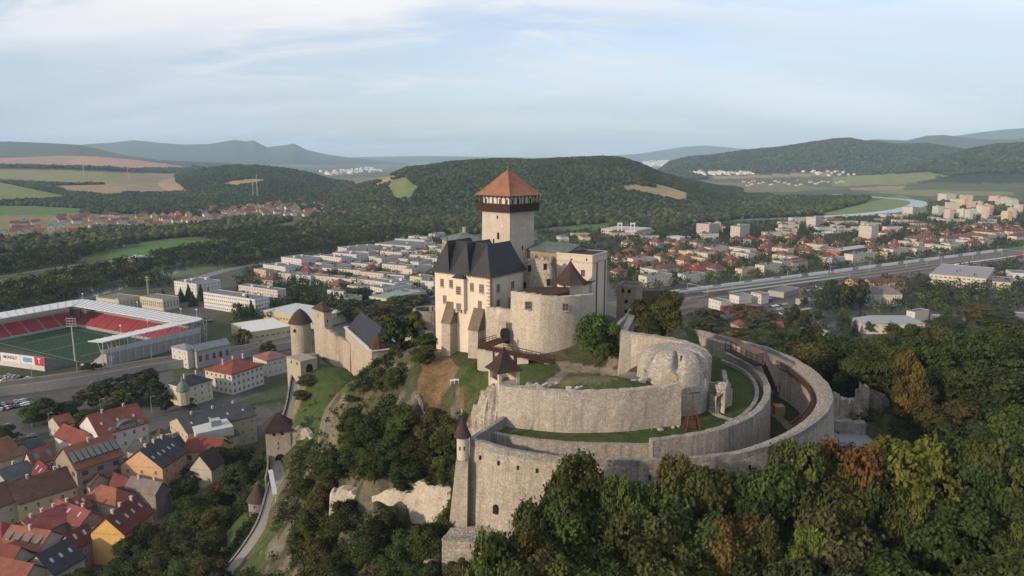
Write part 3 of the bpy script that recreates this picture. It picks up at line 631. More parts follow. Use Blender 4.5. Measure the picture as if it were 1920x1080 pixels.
def wallrun(name, label, cat, pts, th, mat, zbot, batter=0.0, rough=0.0, n=6, side=1, group=None, rows=5, topn=0.0, parent=None, smooth=False, coping=None):
    """pts = (x, y, ztop[, zbot]) of the outer face; thickness th towards the left of the run (side=1)."""
    cr = crom([(p[0], p[1], p[2], (p[3] if len(p) > 3 else zbot)) for p in pts], n); V = []; nrow = rows+2
    m = len(cr); rg = random.Random(len(name)*31+m)
    for i, p in enumerate(cr):
        a = Vector(cr[max(i-1, 0)][:2]); b = Vector(cr[min(i+1, m-1)][:2]); t = (b-a).normalized(); nn = Vector((-t.y, t.x))*side
        zt = p[2]+(rg.uniform(-topn, topn)+topn*1.2*math.sin(i*1.3)); col = []
        for r_ in range(rows+1):
            f = r_/rows; z = p[3]+(zt-p[3])*f; off = -batter*(1-f)
            q = Vector(p[:2])+nn*off
            if rough and 0 <= r_: k = rough*mnoise.noise(Vector((q.x*.45, q.y*.45, z*.45)))+rough*.5*mnoise.noise(Vector((q.x*1.3, q.y*1.3, z*1.3+9))); q = q+nn*k
            col.append((q.x, q.y, z))
        q = Vector(p[:2])+nn*th
        col.append((q.x, q.y, zt)); 
        for r_ in range(rows-1, -1, -1):
            f = r_/rows; col.append((q.x, q.y, p[3]+(zt-p[3])*f))
        V.append(col)
    k = len(V[0]); mb = MB(); mb.v = [v for c in V for v in c]
    for i in range(m-1):
        for j in range(k-1):
            mb.f.append((i*k+j, (i+1)*k+j, (i+1)*k+j+1, i*k+j+1) if side > 0 else (i*k+j, i*k+j+1, (i+1)*k+j+1, (i+1)*k+j)); mb.m.append(0)
    mb.f.append(tuple(range(k))[::1]); mb.m.append(0); mb.f.append(tuple((m-1)*k+j for j in reversed(range(k)))); mb.m.append(0)
    if parent is None: return mb.top(name, mat, label, cat, group), cr
    return mb.build(name, mat, parent), cr
def pz(*a): return [(P(px, py, z).x, P(px, py, z).y, z) for px, py, z in a]
def pd(*a): return [tuple(D(px, py, d)) for px, py, d in a]
# ------------------------------------------------------------------ castle materials
SW = stone('warm_masonry', (.47, .385, .285), (.20, .165, .13), (.60, .52, .41), .25, .5, 0.55)  # warm beige base colour of the gate towers, chapel and curtain wall
ST = stone('old_limestone_masonry', (.41, .34, .265), (.15, .13, .11), (.56, .50, .42), .5, .75, 0.75)
SG = stone('weathered_grey_masonry', (.29, .265, .235), (.12, .11, .10), (.44, .41, .37), .45, .8, 0.75)
SR = stone('rubble_limestone', (.44, .37, .29), (.13, .11, .085), (.62, .56, .47), .5, .4, 1.0)
WHT = plaster((.68, .585, .465), 'cream_plaster', .10); WH2 = plaster((.55, .47, .38), 'old_plaster', .22)
WOOD = tiles((.085, .042, .030), 'dark_wood', 4); SHING = tiles((.075, .050, .042), 'wood_shingles', 5); SLATE = tiles((.034, .038, .042), 'black_slate', 5, rough=.42)
RTILE = tiles((.36, .17, .10), 'red_clay_tiles', 4); COPPER = tiles((.15, .205, .18), 'green_copper', 1.5)
def palace():
    z = 101.8; fr = Frame(815, 505, 918, 517, 980, z=z); e = empty('palace', Vector(fr.q(fr.lu/2, fr.lv/2, 81)), 'cream palace with black triple hipped roof beside the square keep', 'palace')
    w_ = MB(); w_.prism([p[:2] for p in fr.ring(0)], 72, z); wall = w_.build('wall', WHT, e)
    qb = MB()                                               # corner quoins
    for k in range(22): qb.box(fr.q(.25 if k % 2 else .45, .45 if k % 2 else .25, z-1-k*.9), ((.7 if k % 2 else 1.1), (1.1 if k % 2 else .7), .45), math.atan2(fr.ex.y, fr.ex.x))
    qb.build('quoin', plaster((.40, .34, .27)), e)
    rb = MB(); n = 3; wd = (fr.lu+1.6)/n; rh = 7.3; d0, d1 = -.8, fr.lv+.8
    for k in range(n):
        a0 = -.8+k*wd; a1 = a0+wd; am = (a0+a1)/2; q = fr.q; zb = z-.35
        b = [q(a0, d0, zb), q(a0, d1, zb), q(a1, d1, zb), q(a1, d0, zb)]; r0, r1 = q(am, d0+3.1, z+rh), q(am, d1-3.1, z+rh)
        m4 = lambda p, s_: tuple(p[i]*.5+s_[i]*.5-(.35 if i == 2 else 0) for i in range(3))    # slight flare at the eaves
        rb.poly([b[0], b[3], b[2], b[1]]); 
        for A, B, T0, T1 in ((b[0], b[1], r0, r1), (b[1], b[2], r1, r1), (b[2], b[3], r1, r0), (b[3], b[0], r0, r0)):
            M0, M1 = m4(A, T0), m4(B, T1); rb.poly([A, B, M1, M0])
            rb.poly([M0, M1, T1, T0] if T0 != T1 else [M0, M1, T0])
    q = fr.q; hb_ = [q(-.7, -.7, z-.3), q(-.7, fr.lv+.7, z-.3), q(fr.lu+.7, fr.lv+.7, z-.3), q(fr.lu+.7, -.7, z-.3)]; r0, r1 = q(-.8+.5*wd, 5.4, z+rh-.15), q(-.8+2.5*wd, 5.4, z+rh-.15)
    rb.poly([hb_[0], hb_[1], r0]); rb.poly([hb_[1], hb_[2], r1, r0]); rb.poly([hb_[2], hb_[3], r1]); rb.poly([hb_[3], hb_[0], r0, r1])
    ro = rb.build('roof', SLATE, e)
    for k in range(n):
        am = -.8+(k+.5)*wd; f = MB(); p = Vector(fr.q(am, d0+3.1, z+rh)); f.tube(p, p+Vector((0, 0, 1.5)), .08, .02); f.cone((p.x, p.y), [(.02, p.z+.5), (.2, p.z+.7), (.02, p.z+.9)], 8); f.build('finial', SLATE, ro)
    for face, ln in (('u', fr.lu), ('v', fr.lv)):           # dentils of the eaves cornice
        dt = MB(); i = 0.3
        while i < ln: dt.box(fr.q(i, -.3, z-.75) if face == 'u' else fr.q(-.3, i, z-.75), (.35, .35, .4), math.atan2(fr.ex.y, fr.ex.x)); i += .8
        dt.beam(fr.q(0, -.3, z-.35) if face == 'u' else fr.q(-.3, 0, z-.35), fr.q(ln, -.3, z-.35) if face == 'u' else fr.q(-.3, ln, z-.35), .5, .1); dt.build('cornice', plaster((.36, .31, .25)), e)
    nu, nv = -fr.ey, -fr.ex; FC = (.30, .25, .18)
    for px, py, w1, h1, c in ((829,530,1.15,2.1,2),(846,532,1.15,2.1,2),(860,536,1.5,2.2,3),(885,538,1.15,2.1,2),(903,541,1.5,2.2,3),(834,561,1.15,2.1,2),(860,567,1.5,2.3,3),(900,572,1.15,2.2,2)):
        p = planehit(px, py, fr.F, nu); window(e, p+nu*.02, nu, w1, h1, c, 4, FC, far=False)
    for px, py, w1, h1, c in ((934,540,1.35,2.0,2),(961,534,1.35,2.0,2),(934,569,1.35,2.0,2),(956,565,1.35,2.0,2)):
        p = planehit(px, py, fr.F, nv); window(e, p+nv*.02, nv, w1, h1, c, 4, FC, far=False)
    og = MB(); pm = planehit(865, 545, fr.F, nu); rz = math.atan2(fr.ex.y, fr.ex.x)   # oriel with its little hood
    og.box((pm.x+nu.x*.5, pm.y+nu.y*.5, pm.z-4.6), (3.3, 1.2, 8.0), rz)
    for s_ in (-1.1, 0, 1.1): og.box((pm.x+fr.ex.x*s_+nu.x*.4, pm.y+fr.ex.y*s_+nu.y*.4, pm.z-5.6), (.45, .8, 1.1), rz)
    o = og.build('oriel', WHT, e)
    for dz in (0.2, -4.1): window(o, Vector((pm.x, pm.y, pm.z+dz))-e.location+nu*1.11, nu, 1.5, 2.2, 3, 4, FC, far=True).location = Vector((pm.x-.0, pm.y, pm.z+dz))+nu*1.12-e.location
    hd = MB(); c = (pm.x+nu.x*.5, pm.y+nu.y*.5); 
    hb = [Vector((c[0], c[1], pm.z+3.3))+fr.ex*a+nu*b for a, b in ((-2, -.9), (2, -.9), (2, 1.0), (-2, 1.0))]; tp = Vector((c[0], c[1], pm.z+5.2))-nu*.4
    hd.poly(hb)
    for i in range(4): hd.poly([hb[i], hb[(i+1) % 4], tp])
    hd.build('oriel_roof', SLATE, o)
    for px, yt, yb, wdt in ((848, 566, 660, 2.9), (899, 578, 655, 3.0)):   # raking buttresses with stone caps
        p = planehit(px, yt, fr.F, nu); q_ = MB(); a = fr.ex*(wdt/2); zt = p.z; F_ = Vector((p.x, p.y, 0))
        def S(u_, out_, z_): v = F_+a*u_+nu*out_; return (v.x, v.y, z_)
        q_.hexa([S(-1, -.3, 72), S(1, -.3, 72), S(1, 3.2, 72), S(-1, 3.2, 72)][::-1], [S(-1, -.3, zt-5.2), S(1, -.3, zt-5.2), S(1, 2.6, zt-5.2), S(-1, 2.6, zt-5.2)][::-1])
        b_ = q_.build('buttress', stone('buttress_masonry', (.46, .39, .31), (.2, .17, .13), (.58, .5, .4), .2, .7, .6), e)
        q2 = MB(); q2.hexa([S(-1.1, -.3, zt-5.2), S(1.1, -.3, zt-5.2), S(1.1, 2.8, zt-5.2), S(-1.1, 2.8, zt-5.2)][::-1], [S(-1.1, -.3, zt), S(1.1, -.3, zt), S(1.1, .15, zt), S(-1.1, .15, zt)][::-1]); q2.build('cap', tiles((.20, .16, .12), 'cap_stone'), b_)
    dp = MB(); p = planehit(921.5, 520, fr.F, nv)+nv*.12; dp.tube((p.x, p.y, z-.5), (p.x, p.y, z-16), .1); dp.build('drainpipe', plain((.12, .11, .10)), e)
palace()
def keep():
    F_ = D(956, 500, 194); Lc = D(905, 500, 201.3); Rc = D(1002, 500, 200.8); ex = Vector((Lc.x-F_.x, Lc.y-F_.y, 0)); lu = ex.length; ex /= lu; ey = Vector((ex.y, -ex.x, 0)); lv = (Vector((Rc.x-F_.x, Rc.y-F_.y, 0))).length
    fr = Frame(905, 450, 956, 450, dep=lv, z=100); fr.F = Vector((F_.x, F_.y, 0)); fr.ex = ex; fr.ey = ey; fr.lu = lu; fr.lv = lv
    c = Vector(fr.q(lu/2, lv/2, 84)); e = empty('keep', c, 'tall square stone keep with timber gallery and red pyramid roof', 'tower')
    zt = 115.7; w_ = MB(); w_.hexa(fr.ring(78, .35), fr.ring(zt+.1, 0)); w_.build('shaft', stone('keep_masonry', (.56, .475, .38), (.33, .28, .22), (.66, .58, .48), .15, .35, .3), e)
    g = MB(); z0, z1 = zt, zt+2.1
    R0, R1 = fr.ring(z0, 1.0), fr.ring(z0, .8)
    fl = MB(); fl.prism([p[:2] for p in fr.ring(0, 1.05)], z0-.1, z0+.2)
    for i in range(4):
        p, q = Vector(R0[i]), Vector(R0[(i+1) % 4]); fl.beam(p+Vector((0, 0, .1)), q+Vector((0, 0, .1)), .16, 2.0)
    fl.build('gallery', plain((.045, .024, .018), 'gallery_boards', .8), e)
    for i in range(4):
        p, q = Vector(R0[i]), Vector(R0[(i+1) % 4]); ps = MB()
        for k in range(9):
            s_ = p.lerp(q, k/8); ps.tube(s_+Vector((0, 0, 2.0)), s_+Vector((0, 0, 4.35)), .12, n=4)
            if k < 8:
                s2 = p.lerp(q, (k+1)/8); ps.tube(s_+Vector((0, 0, 3.5)), s_.lerp(s2, .28)+Vector((0, 0, 4.2)), .08, n=4); ps.tube(s2+Vector((0, 0, 3.5)), s2.lerp(s_, .28)+Vector((0, 0, 4.2)), .08, n=4)
        ps.beam(p+Vector((0, 0, 4.15)), q+Vector((0, 0, 4.15)), .2, .22); ps.build('gallery_post', plain((.045, .024, .018), 'gallery_boards', .8), e)
    ib = MB(); ib.prism([p[:2] for p in fr.ring(0, -.25)], z0+.1, z0+4.4); ib.build('watch_room', plaster((.66, .62, .56), var=.05), e)
    for face in 'uv':
        for k in range(4): 
            ln = lu if face == 'u' else lv; p = fr.q((k+.5)*ln/4, .25, z0+2.7) if face == 'u' else fr.q(.25, (k+.5)*ln/4, z0+2.7); slit(e, p, -ey if face == 'u' else -ex, .55, 1.3, 'opening', True)
    rf = MB(); ze = z0+4.25; B = fr.ring(ze, 1.55); ap = Vector(fr.q(lu/2, lv/2, z0+11.2)); M_ = [Vector(b).lerp(ap, .16)-Vector((0, 0, .28)) for b in B]
    for i in range(4): j = (i+1) % 4; rf.poly([B[i], B[j], M_[j], M_[i]]); rf.poly([M_[i], M_[j], ap])
    rf.poly(B[::-1]); ro = rf.build('roof', RTILE, e)
    rg = MB()
    for i in range(4): rg.tube(Vector(B[i])+Vector((0, 0, .03)), M_[i]+Vector((0, 0, .05)), .12, n=5); rg.tube(M_[i]+Vector((0, 0, .05)), ap, .12, n=5)
    rg.build('ridge_tiles', tiles((.33, .15, .09), 'ridge', 4), ro)
    fi = MB(); fi.tube(ap, ap+Vector((0, 0, 2.0)), .05, .02); fi.cone((ap.x, ap.y), [(.01, ap.z+.2), (.22, ap.z+.4), (.01, ap.z+.6)], 8); fi.build('finial', plain((.3, .3, .3), metal=.5, rough=.4), ro)
    fi = MB(); q = Vector(B[1]).lerp(ap, .12); fi.tube(q, q+Vector((0, 0, .8)), .04); fi.tube(q+Vector((-.4, 0, .5)), q+Vector((.4, 0, .5)), .03); fi.build('antenna', plain((.3, .3, .3)), ro)
    nu, nv = -ey, -ex
    for px, py, w1, h1 in ((934.5, 442, .8, 1.9), (933, 407, .4, .9)): p = planehit(px, py, fr.F, nu); slit(e, p+nu*.12, nu, w1, h1, 'window', True)
    p = planehit(979, 465, fr.F, nv); slit(e, p+nv*.2, nv, .35, 1.2)
    p = planehit(926, 452, fr.F, nu); slit(e, p+nu*.15, nu, .5, 1.3, 'niche', True)
keep()
def barbican():
    pts = [D(958,546,170),D(975,549,167.6),D(1000,552,165.3),D(1022,554,164.6),D(1065,556,166),D(1095,553.5,169),D(1110,552,173),D(1112,550,182)]
    wl = stone('barbican_masonry', (.56, .47, .36), (.27, .23, .18), (.68, .60, .48), .55, .45, .7)
    e = empty('barbican_wall', D(1020, 660, 168), 'high rounded cream stone curtain wall right of the palace', 'castle wall')
    wallrun('wall', None, None, [(p.x, p.y, p.z) for p in pts], 1.6, wl, 78, batter=.5, rough=.1, topn=.06, parent=e)
    lo = [D(912, 577, 171.8), D(935, 578, 170.5), D(962, 583, 169.4)]
    wallrun('side_wall', None, None, [(p.x, p.y, p.z) for p in lo], 1.4, wl, 78, batter=.3, rough=.25, topn=.1, parent=e)
    pn = Vector((-.35, -.94, 0)).normalized()
    for px, py in ((990, 572), (1060, 575)): 
        p = D(px, py, 165.6 if px < 1000 else 165.3); window(e, p+Vector((0, -.35, 0)), Vector((0.06, -1, 0)).normalized(), 1.5, 1.9, 2, 2, (.22, .2, .2), far=False)
    g = D(948, 628, 168.9); slit(e, g+Vector((-.2, -.55, 0)), Vector((-.35, -.94, 0)).normalized(), 2.4, 3.8, 'gateway', True)
    ga = D(946, 608, 169); sb = MB(); sb.box((ga.x-.2, ga.y-.4, ga.z-.8), (1.2, .4, 1.6), R(-20)); sb.build('stone_crest', plaster((.42, .36, .28)), e)
    rf = MB(); R_ = [D(963,546.5,171.5), D(1019,552,166.8), D(1075,550,168), D(1068,538,190), D(1000,538,190)]; zt = 98.3
    rf.prism([(P(px, py, 98.6).x, P(px, py, 98.6).y) for px, py in ((968,546),(1018,552),(1040,552),(1068,546),(1066,538),(1004,538))], 97.4, 98.6); rf.build('walkway_roof', WOOD, e)
    hn = MB()
barbican()
def annexes():
    r = house('great_hall', 'tall pale castle block with arched frieze right of the keep', 'castle building', (1044,474),(1111,479), dep=9.5, h=24, z0=81.2, roof='flat', wmat=plaster((.60, .52, .43), var=.08), rmat=plain((.03, .03, .035), 'tar_roof', .8), parapet=.2)
    e, fr = r['e'], r['fr']
    for face, n, ln in (('u', 8, fr.lu), ('v', 8, fr.lv)):
        for k in range(n):
            t = (k+.5)*ln/n; p = Vector(fr.q(t, 0, 102.9) if face == 'u' else fr.q(0, t, 102.9)); nn = -fr.ey if face == 'u' else -fr.ex; a = Vector((-nn.y, nn.x, 0)); mb = MB(); w1 = ln/n*.40
            arc = [p+a*(w1*math.cos(x))+Vector((0, 0, w1*math.sin(x))) for x in [math.pi*i/8 for i in range(9)]]
            for i in range(8): mb.tube(arc[i]+nn*.03, arc[i+1]+nn*.03, .07, n=4)
            mb.build('frieze_arch', plain((.42, .30, .24), 'frieze'), e)
    for px in (1118.5, 1133.5):
        p = planehit(px, 520, fr.F, -fr.ex); mb = MB(); 
        for i in range(1): mb.tube((p.x-fr.ex.x*.1, p.y-fr.ex.y*.1, 84), (p.x-fr.ex.x*.1, p.y-fr.ex.y*.1, 103), .16, n=6)
        mb.build('drainpipe', plain((.05, .045, .045)), e)
    for px, py in ((1093, 512),): p = planehit(px, py, fr.F, -fr.ey); window(e, p-fr.ey*.02, -fr.ey, 1.1, 1.7, 2, 2, (.2, .08, .06))
    for px, py in ((1072, 487), (1100, 487)): p = planehit(px, py, fr.F, -fr.ey); slit(e, p, -fr.ey, .4, .6, 'loophole')
    r = house('hall_range', 'long tan castle range with green copper roof behind the pale block', 'castle building', (975,466),(1062,475), dep=12, h=21, z0=84, roof='gable', along='u', rh=1.6, wmat=plaster((.36, .29, .22)), rmat=COPPER)
    fr = r['fr']
    for k in range(9): slit(r['e'], fr.q(k*fr.lu/9+1, 0, 103.2), -fr.ey, 1.2, 1.6, 'blind_arch', True).data.materials[0] = plaster((.26, .2, .15))
    house('west_range', 'tan arched castle building with green copper roof left of the keep', 'castle building', (829,447),(851,456), xr=912, h=20, z0=85, roof='hip', along='v', rh=2.6, wmat=plaster((.42, .33, .22)), rmat=COPPER, chim=1)
    fr = Frame(829, 447, 851, 456, 912, z=105); e = TOPS[-1]
    for f, n in (('u', 4), ('v', 9)):
        for k in range(n):
            ln = fr.lu if f == 'u' else fr.lv; p = fr.q((k+.5)*ln/n, 0, 103) if f == 'u' else fr.q(0, (k+.5)*ln/n, 103); o = slit(e, p, -fr.ey if f == 'u' else -fr.ex, 1.5, 2.0, 'blind_arch', True); o.data.materials[0] = plaster((.26, .19, .12))
    # ruined wall with empty windows
    e = empty('ruined_wall', D(1012, 545, 183), 'roofless rubble ruin with empty windows below the keep', 'ruined wall')
    wallrun('wall', None, None, [tuple(D(983,492,189)), tuple(D(992,487,186.5)), tuple(D(1018,485,183.5)), tuple(D(1030,492,183)), tuple(D(1040,512,184)), tuple(D(1044,540,186))], 1.1, SR, 90, rough=.3, topn=.25, n=8, parent=e)
    for px, py, d in ((993,503,186.1),(1022,500,183.2),(1028,529,182.9),(985,535,188)): p = D(px, py, d); slit(e, p+Vector((0, -.15, 0)), Vector((-.1, -1, 0)).normalized(), .9, 1.6, 'window')
    # small cream tower with flared shingle roof
    c = D(1069, 538, 178); e = empty('roofed_turret', c, 'small cream tower with flared brown pointed roof below the pale block', 'turret')
    zE = D(1069, 527, 178).z; mb = MB(); mb.box((c.x, c.y, 92), (4.6, 4.6, zE-91.8), R(38)); mb.build('wall', WHT, e); slit(e, (c.x-1.45, c.y-1.85, zE-.9), Vector((-.6, -.78, 0)).normalized(), .5, .6, 'window')
    mb = MB(); mb.cone((c.x, c.y), [(4.7, zE-.3), (3.1, zE+1.0), (1.3, zE+3.3), (.05, zE+5.2)], 8, ph=R(38+45)); ro = mb.build('roof', SHING, e)
    mb = MB(); mb.tube((c.x, c.y, zE+5), (c.x, c.y, zE+6.4), .05, .02); mb.build('finial', SHING, ro)
    e = empty('lean_to', D(1098, 545, 177), 'low white parapet walls with dark coping beside the small turret', 'castle wall')
    for a, b in (((1080, 540, 178), (1110, 527, 186)), ((1064, 548, 176), (1082, 541, 178))):
        p, q = D(*a), D(*b); mb = MB(); mb.hexa([(p.x, p.y, 90), (p.x+.3, p.y+.8, 90), (q.x+.3, q.y+.8, 90), (q.x, q.y, 90)][::-1], [(p.x, p.y, p.z), (p.x+.3, p.y+.8, p.z), (q.x+.3, q.y+.8, q.z), (q.x, q.y, q.z)][::-1]); mb.build('wall', WHT, e)
        mb = MB(); mb.beam(p+Vector((.15, .4, 0)), q+Vector((.15, .4, 0)), 1.5, .3); mb.build('coping', WOOD, e)
    # round bastion left of the palace, dark inside
    c = D(803, 580, 192); e = empty('round_bastion', (c.x, c.y, 78), 'round grey open bastion at the left foot of the palace', 'bastion'); zt = 89.6
    mb = MB(); n = 28
    mb.cone((c.x, c.y), [(4.6, 70), (4.3, 80), (4.2, zt), (3.5, zt), (3.5, zt-2.2)], n, cap=False); mb.build('wall', SG, e)
    mb = MB(); mb.cone((c.x, c.y), [(3.55, zt-2.4), (3.5, zt-1.7)], n); mb.build('timber_floor', plain((.05, .035, .03)), e)
    mb = MB()
    for k in range(14): t = 2*math.pi*k/14; mb.tube((c.x+3.3*math.cos(t), c.y+3.3*math.sin(t), zt-1.8), (c.x+3.3*math.cos(t), c.y+3.3*math.sin(t), zt-.2), .12, n=4)
    mb.build('timber_rail', WOOD, e)
    slit(e, (c.x-.4, c.y-4.3, zt-4.5), Vector((-.05, -1, 0)), .9, .7, 'loophole', True)
    # brick ruin tower on the right
    r = house('ruined_tower', 'roofless reddish brick tower ruin right of the castle block', 'ruined tower', (1157,536),(1193,539), dep=6, h=16, z0=78, roof='flat', parapet=.8, wmat=stone('brick_ruin', (.40, .25, .17), (.17, .12, .09), (.46, .38, .30), .2, .4, .8), rmat=plain((.05, .04, .04)))
    for px, py in ((1168,545),(1180,546),(1174,565),(1174,584)): p = planehit(px, py, r['fr'].F, -r['fr'].ey); slit(r['e'], p, -r['fr'].ey, .9, 1.2, 'window', True)
annexes()
def small_roof(name, label, cat, px, py, d, sz, hh, rh, wall, roofm, n=4, zb=0, ph=R(45), flare=True, wn=()):
    pass
def bridge():
    a = D(899, 647, 161.5); b = D(1038, 686, 158.3); g = D(945, 640, 167.5); a.z = 87.0; b.z = 84.0; g.z = 87.0
    e = empty('timber_bridge', D(960, 668, 160), 'dark timber bridge ramp with railings leading to the castle gate', 'bridge')
    dk = MB(); dk.beam(a, b, 2.8, .3); dk.build('deck', WOOD, e)
    dk = MB(); a2 = a+Vector((3.5, 1.2, .0)); dk.beam(Vector((a2.x-1.8, a2.y, 86.98)), Vector((g.x, g.y+.6, 86.98)), 3.2, .28); dk.build('landing', WOOD, e)
    d = (b-a); t = d.normalized(); s_ = Vector((-t.y, t.x, 0)).normalized()
    for sg in (-1, 1):
        mb = MB(); n = 16
        for k in range(n+1):
            if sg > 0 and k in (2, 3, 4): continue
            p = a.lerp(b, k/n)+s_*1.35*sg; mb.tube(p, p+Vector((0, 0, 1.35)), .09, n=4)
        for h_ in (1.25, .7):
            if sg < 0: mb.beam(a+s_*1.35*sg+Vector((0, 0, h_)), b+s_*1.35*sg+Vector((0, 0, h_)), .1, .13)
            else: mb.beam(a.lerp(b, 5/n)+s_*1.35+Vector((0, 0, h_)), b+s_*1.35+Vector((0, 0, h_)), .1, .13)
        for k in range(0, n, 2): p = a.lerp(b, k/n)+s_*1.3*sg; mb.tube(p+Vector((0, 0, .2)), p-s_*.0+s_*sg*.9+Vector((0, 0, -.1)), .07, n=4)
        mb.build('railing', WOOD, e)
    mb = MB(); q0 = a+s_*1.35+Vector((-.4, 0, 0)); q1 = g+Vector((-1.9, 0, 0)); 
    for k in range(6): p = q0.lerp(q1, k/5); mb.tube(p, p+Vector((0, 0, 1.35)), .09, n=4)
    mb.beam(q0+Vector((0, 0, 1.25)), q1+Vector((0, 0, 1.25)), .1, .13); mb.beam(q0+Vector((0, 0, .7)), q1+Vector((0, 0, .7)), .1, .13); mb.build('railing', WOOD, e)
    for f, w1 in ((.09, 3.6), (.42, 1.9), (.60, 2.6), (.93, 1.6)):
        p = a.lerp(b, f); mb = MB(); mb.box((p.x, p.y, 78), (w1, 2.4, p.z-78.02), math.atan2(t.y, t.x)); mb.build('pier', plaster((.52, .46, .37)), e)
bridge()
def gazebo():
    c = P(945, 716, 88.6); z = 88.4; e = empty('gazebo', (c.x, c.y, z), 'small open belvedere with flared brown roof on the inner wall end', 'gazebo')
    mb = MB(); mb.box((c.x, c.y, z-1.5), (4.3, 4.3, 1.7), R(28)); 
    for k in range(4):
        t = R(28)+k*math.pi/2; dx, dy = math.cos(t), math.sin(t); p = Vector((c.x+dx*1.9, c.y+dy*1.9, z+.2)); q_ = Vector((-dy, dx, 0))*1.9; mb.beam(p-q_, p+q_, .3, .8)
    mb.build('base', plaster((.55, .48, .38)), e)
    for k in range(4):
        t = R(73)+k*math.pi/2; p = (c.x+2.65*math.cos(t), c.y+2.65*math.sin(t)); mb = MB(); mb.box((p[0], p[1], z), (.6, .6, 3.1), R(28)); mb.build('pillar', plaster((.55, .48, .38)), e)
    mb = MB(); mb.cone((c.x, c.y), [(3.9, z+2.75), (2.5, z+3.8), (1.3, z+5.2), (.05, z+7.0)], 4, ph=R(73)); mb.build('roof', tiles((.06, .035, .03), 'brown_shingles', 5), e)
gazebo()
def ring_walls():
    o1 = [(882,822),(915,833),(958,844),(1000,851),(1047,857),(1106,861),(1180,863),(1254,862),(1310,858),(1357,853),(1417,843),(1491,815),(1535,788),(1556,765),(1562,741),(1547,712),(1505,679),(1446,653),(1402,641),(1357,630),(1303,616)]
    pts = pz(*[(x, y, 83) for x, y in o1])
    e = empty('outer_ring_wall', (20, 120, 60), 'outermost curved stone fortress wall sweeping from cone turret to right', 'fortress wall')
    outer = stone('outer_wall_masonry', (.44, .365, .28), (.165, .14, .115), (.58, .51, .41), .35, .85, 0.7, top=82.5)
    inn = []
    wallrun('wall', None, None, [(x, y, 82.0, 50) for x, y, z in pts], 2.9, outer, 50, batter=3.2, rough=.16, parent=e, rows=8)
    wallrun('parapet', None, None, [(x, y, 83.0, 81.8) for x, y, z in pts], .75, SG, 81.8, rough=.08, topn=.06, parent=e, rows=2)
    cr = crom([(p[0], p[1]) for p in pts], 6)
    # timber wall-walk hung on the inner face of the right half
    gw = MB(); gp = MB(); prev = None
    for i in range(int(len(cr)*.585), len(cr)-22):
        a = Vector(cr[i-1]); b = Vector(cr[i+1]); t = (b-a).normalized(); nn = Vector((-t.y, t.x)); p0 = Vector(cr[i])+nn*2.9; p1 = Vector(cr[i])+nn*4.0
        cur = (p0, p1)
        if prev:
            gw.hexa([(prev[0].x, prev[0].y, 81.2), (cur[0].x, cur[0].y, 81.2), (cur[1].x, cur[1].y, 81.2), (prev[1].x, prev[1].y, 81.2)], [(prev[0].x, prev[0].y, 81.4), (cur[0].x, cur[0].y, 81.4), (cur[1].x, cur[1].y, 81.4), (prev[1].x, prev[1].y, 81.4)])
            gw.beam((prev[1].x, prev[1].y, 82.3), (cur[1].x, cur[1].y, 82.3), .12, .12)
            gw.beam((prev[1].x, prev[1].y, 81.8), (cur[1].x, cur[1].y, 81.8), .08, .3)
        if i % 1 == 0:
            gp.tube((p1.x, p1.y, 81.3), (p1.x, p1.y, 82.4), .08, n=4); gp.tube((p0.x, p0.y, 79.9), (p1.x, p1.y, 81.2), .1, n=4)
        prev = cur
    gm = gw.build('timber_wall_walk', WOOD, e); gp.build('bracket', WOOD, gm)
    for i in range(4, 60, 5):
        a = Vector(cr[i-1]); b = Vector(cr[i+1]); t = (b-a).normalized(); n_ = Vector((t.y, -t.x, 0)); p = Vector((cr[i][0], cr[i][1], 80.3))+n_*.35; slit(e, p, n_, .3, .7, 'loophole')
    for i, z, w1, h1 in ((11, 66.5, 1.8, 2.8), (9, 72.5, .9, 1.6)):
        a = Vector(cr[i-1]); b = Vector(cr[i+1]); t = (b-a).normalized(); n_ = Vector((t.y, -t.x, 0)); p = Vector((cr[i][0], cr[i][1], z))+n_*(3.2*(82-z)/32+.35); slit(e, p, n_, w1, h1, 'arched_niche', True)
    # connecting wall with slits, turret to inner wall
    cw = pz((881,819,83),(912,800,83.2),(945,778,83.4)); wallrun('connecting_wall', 'narrow slit-pierced wall joining cone turret to the inner round wall', 'fortress wall', cw, .8, SG, 74, rough=.06, side=-1, n=4); e2 = TOPS[-1]
    for k in (.25, .5, .75, .92): p = Vector(cw[0]).lerp(Vector(cw[2]), k); d = (Vector(cw[2])-Vector(cw[0])).normalized(); n_ = Vector((d.y, -d.x, 0)); s_ = slit(None, p+n_*.05+Vector((0, 0, -1.3)), n_, .25, .8); s_.parent = e2; s_.location = -e2.location
    # second ring
    m2 = stone('second_wall_masonry', (.36, .31, .25), (.13, .12, .105), (.50, .45, .38), .3, .95, 0.6)
    e = empty('middle_ring_wall', (20, 125, 70), 'middle curved retaining wall edging the lower grass terrace', 'fortress wall')
    wallrun('front_wall', None, None, pz((922,812,81.9),(960,819,81.9),(1000,825,81.9),(1060,831,81.9),(1130,834,81.9),(1226,835,81.9)), 1.0, m2, 68, batter=.3, rough=.12, topn=.04, parent=e)
    w2 = pz((1224,827,83),(1270,821,83),(1313,814,83),(1355,804,83),(1387,792,83),(1417,777,83),(1438,755,83),(1445,732,83),(1438,709,83),(1420,690,83),(1398,675,83.3),(1366,660,83.6))
    wallrun('side_wall', None, None, [(x, y, z, 66) for x, y, z in w2], 1.3, m2, 66, batter=.8, rough=.12, topn=.05, parent=e)
    c2 = crom(w2, 5); mb = MB(); prev = None                 # stone lip and paving inside the right curve
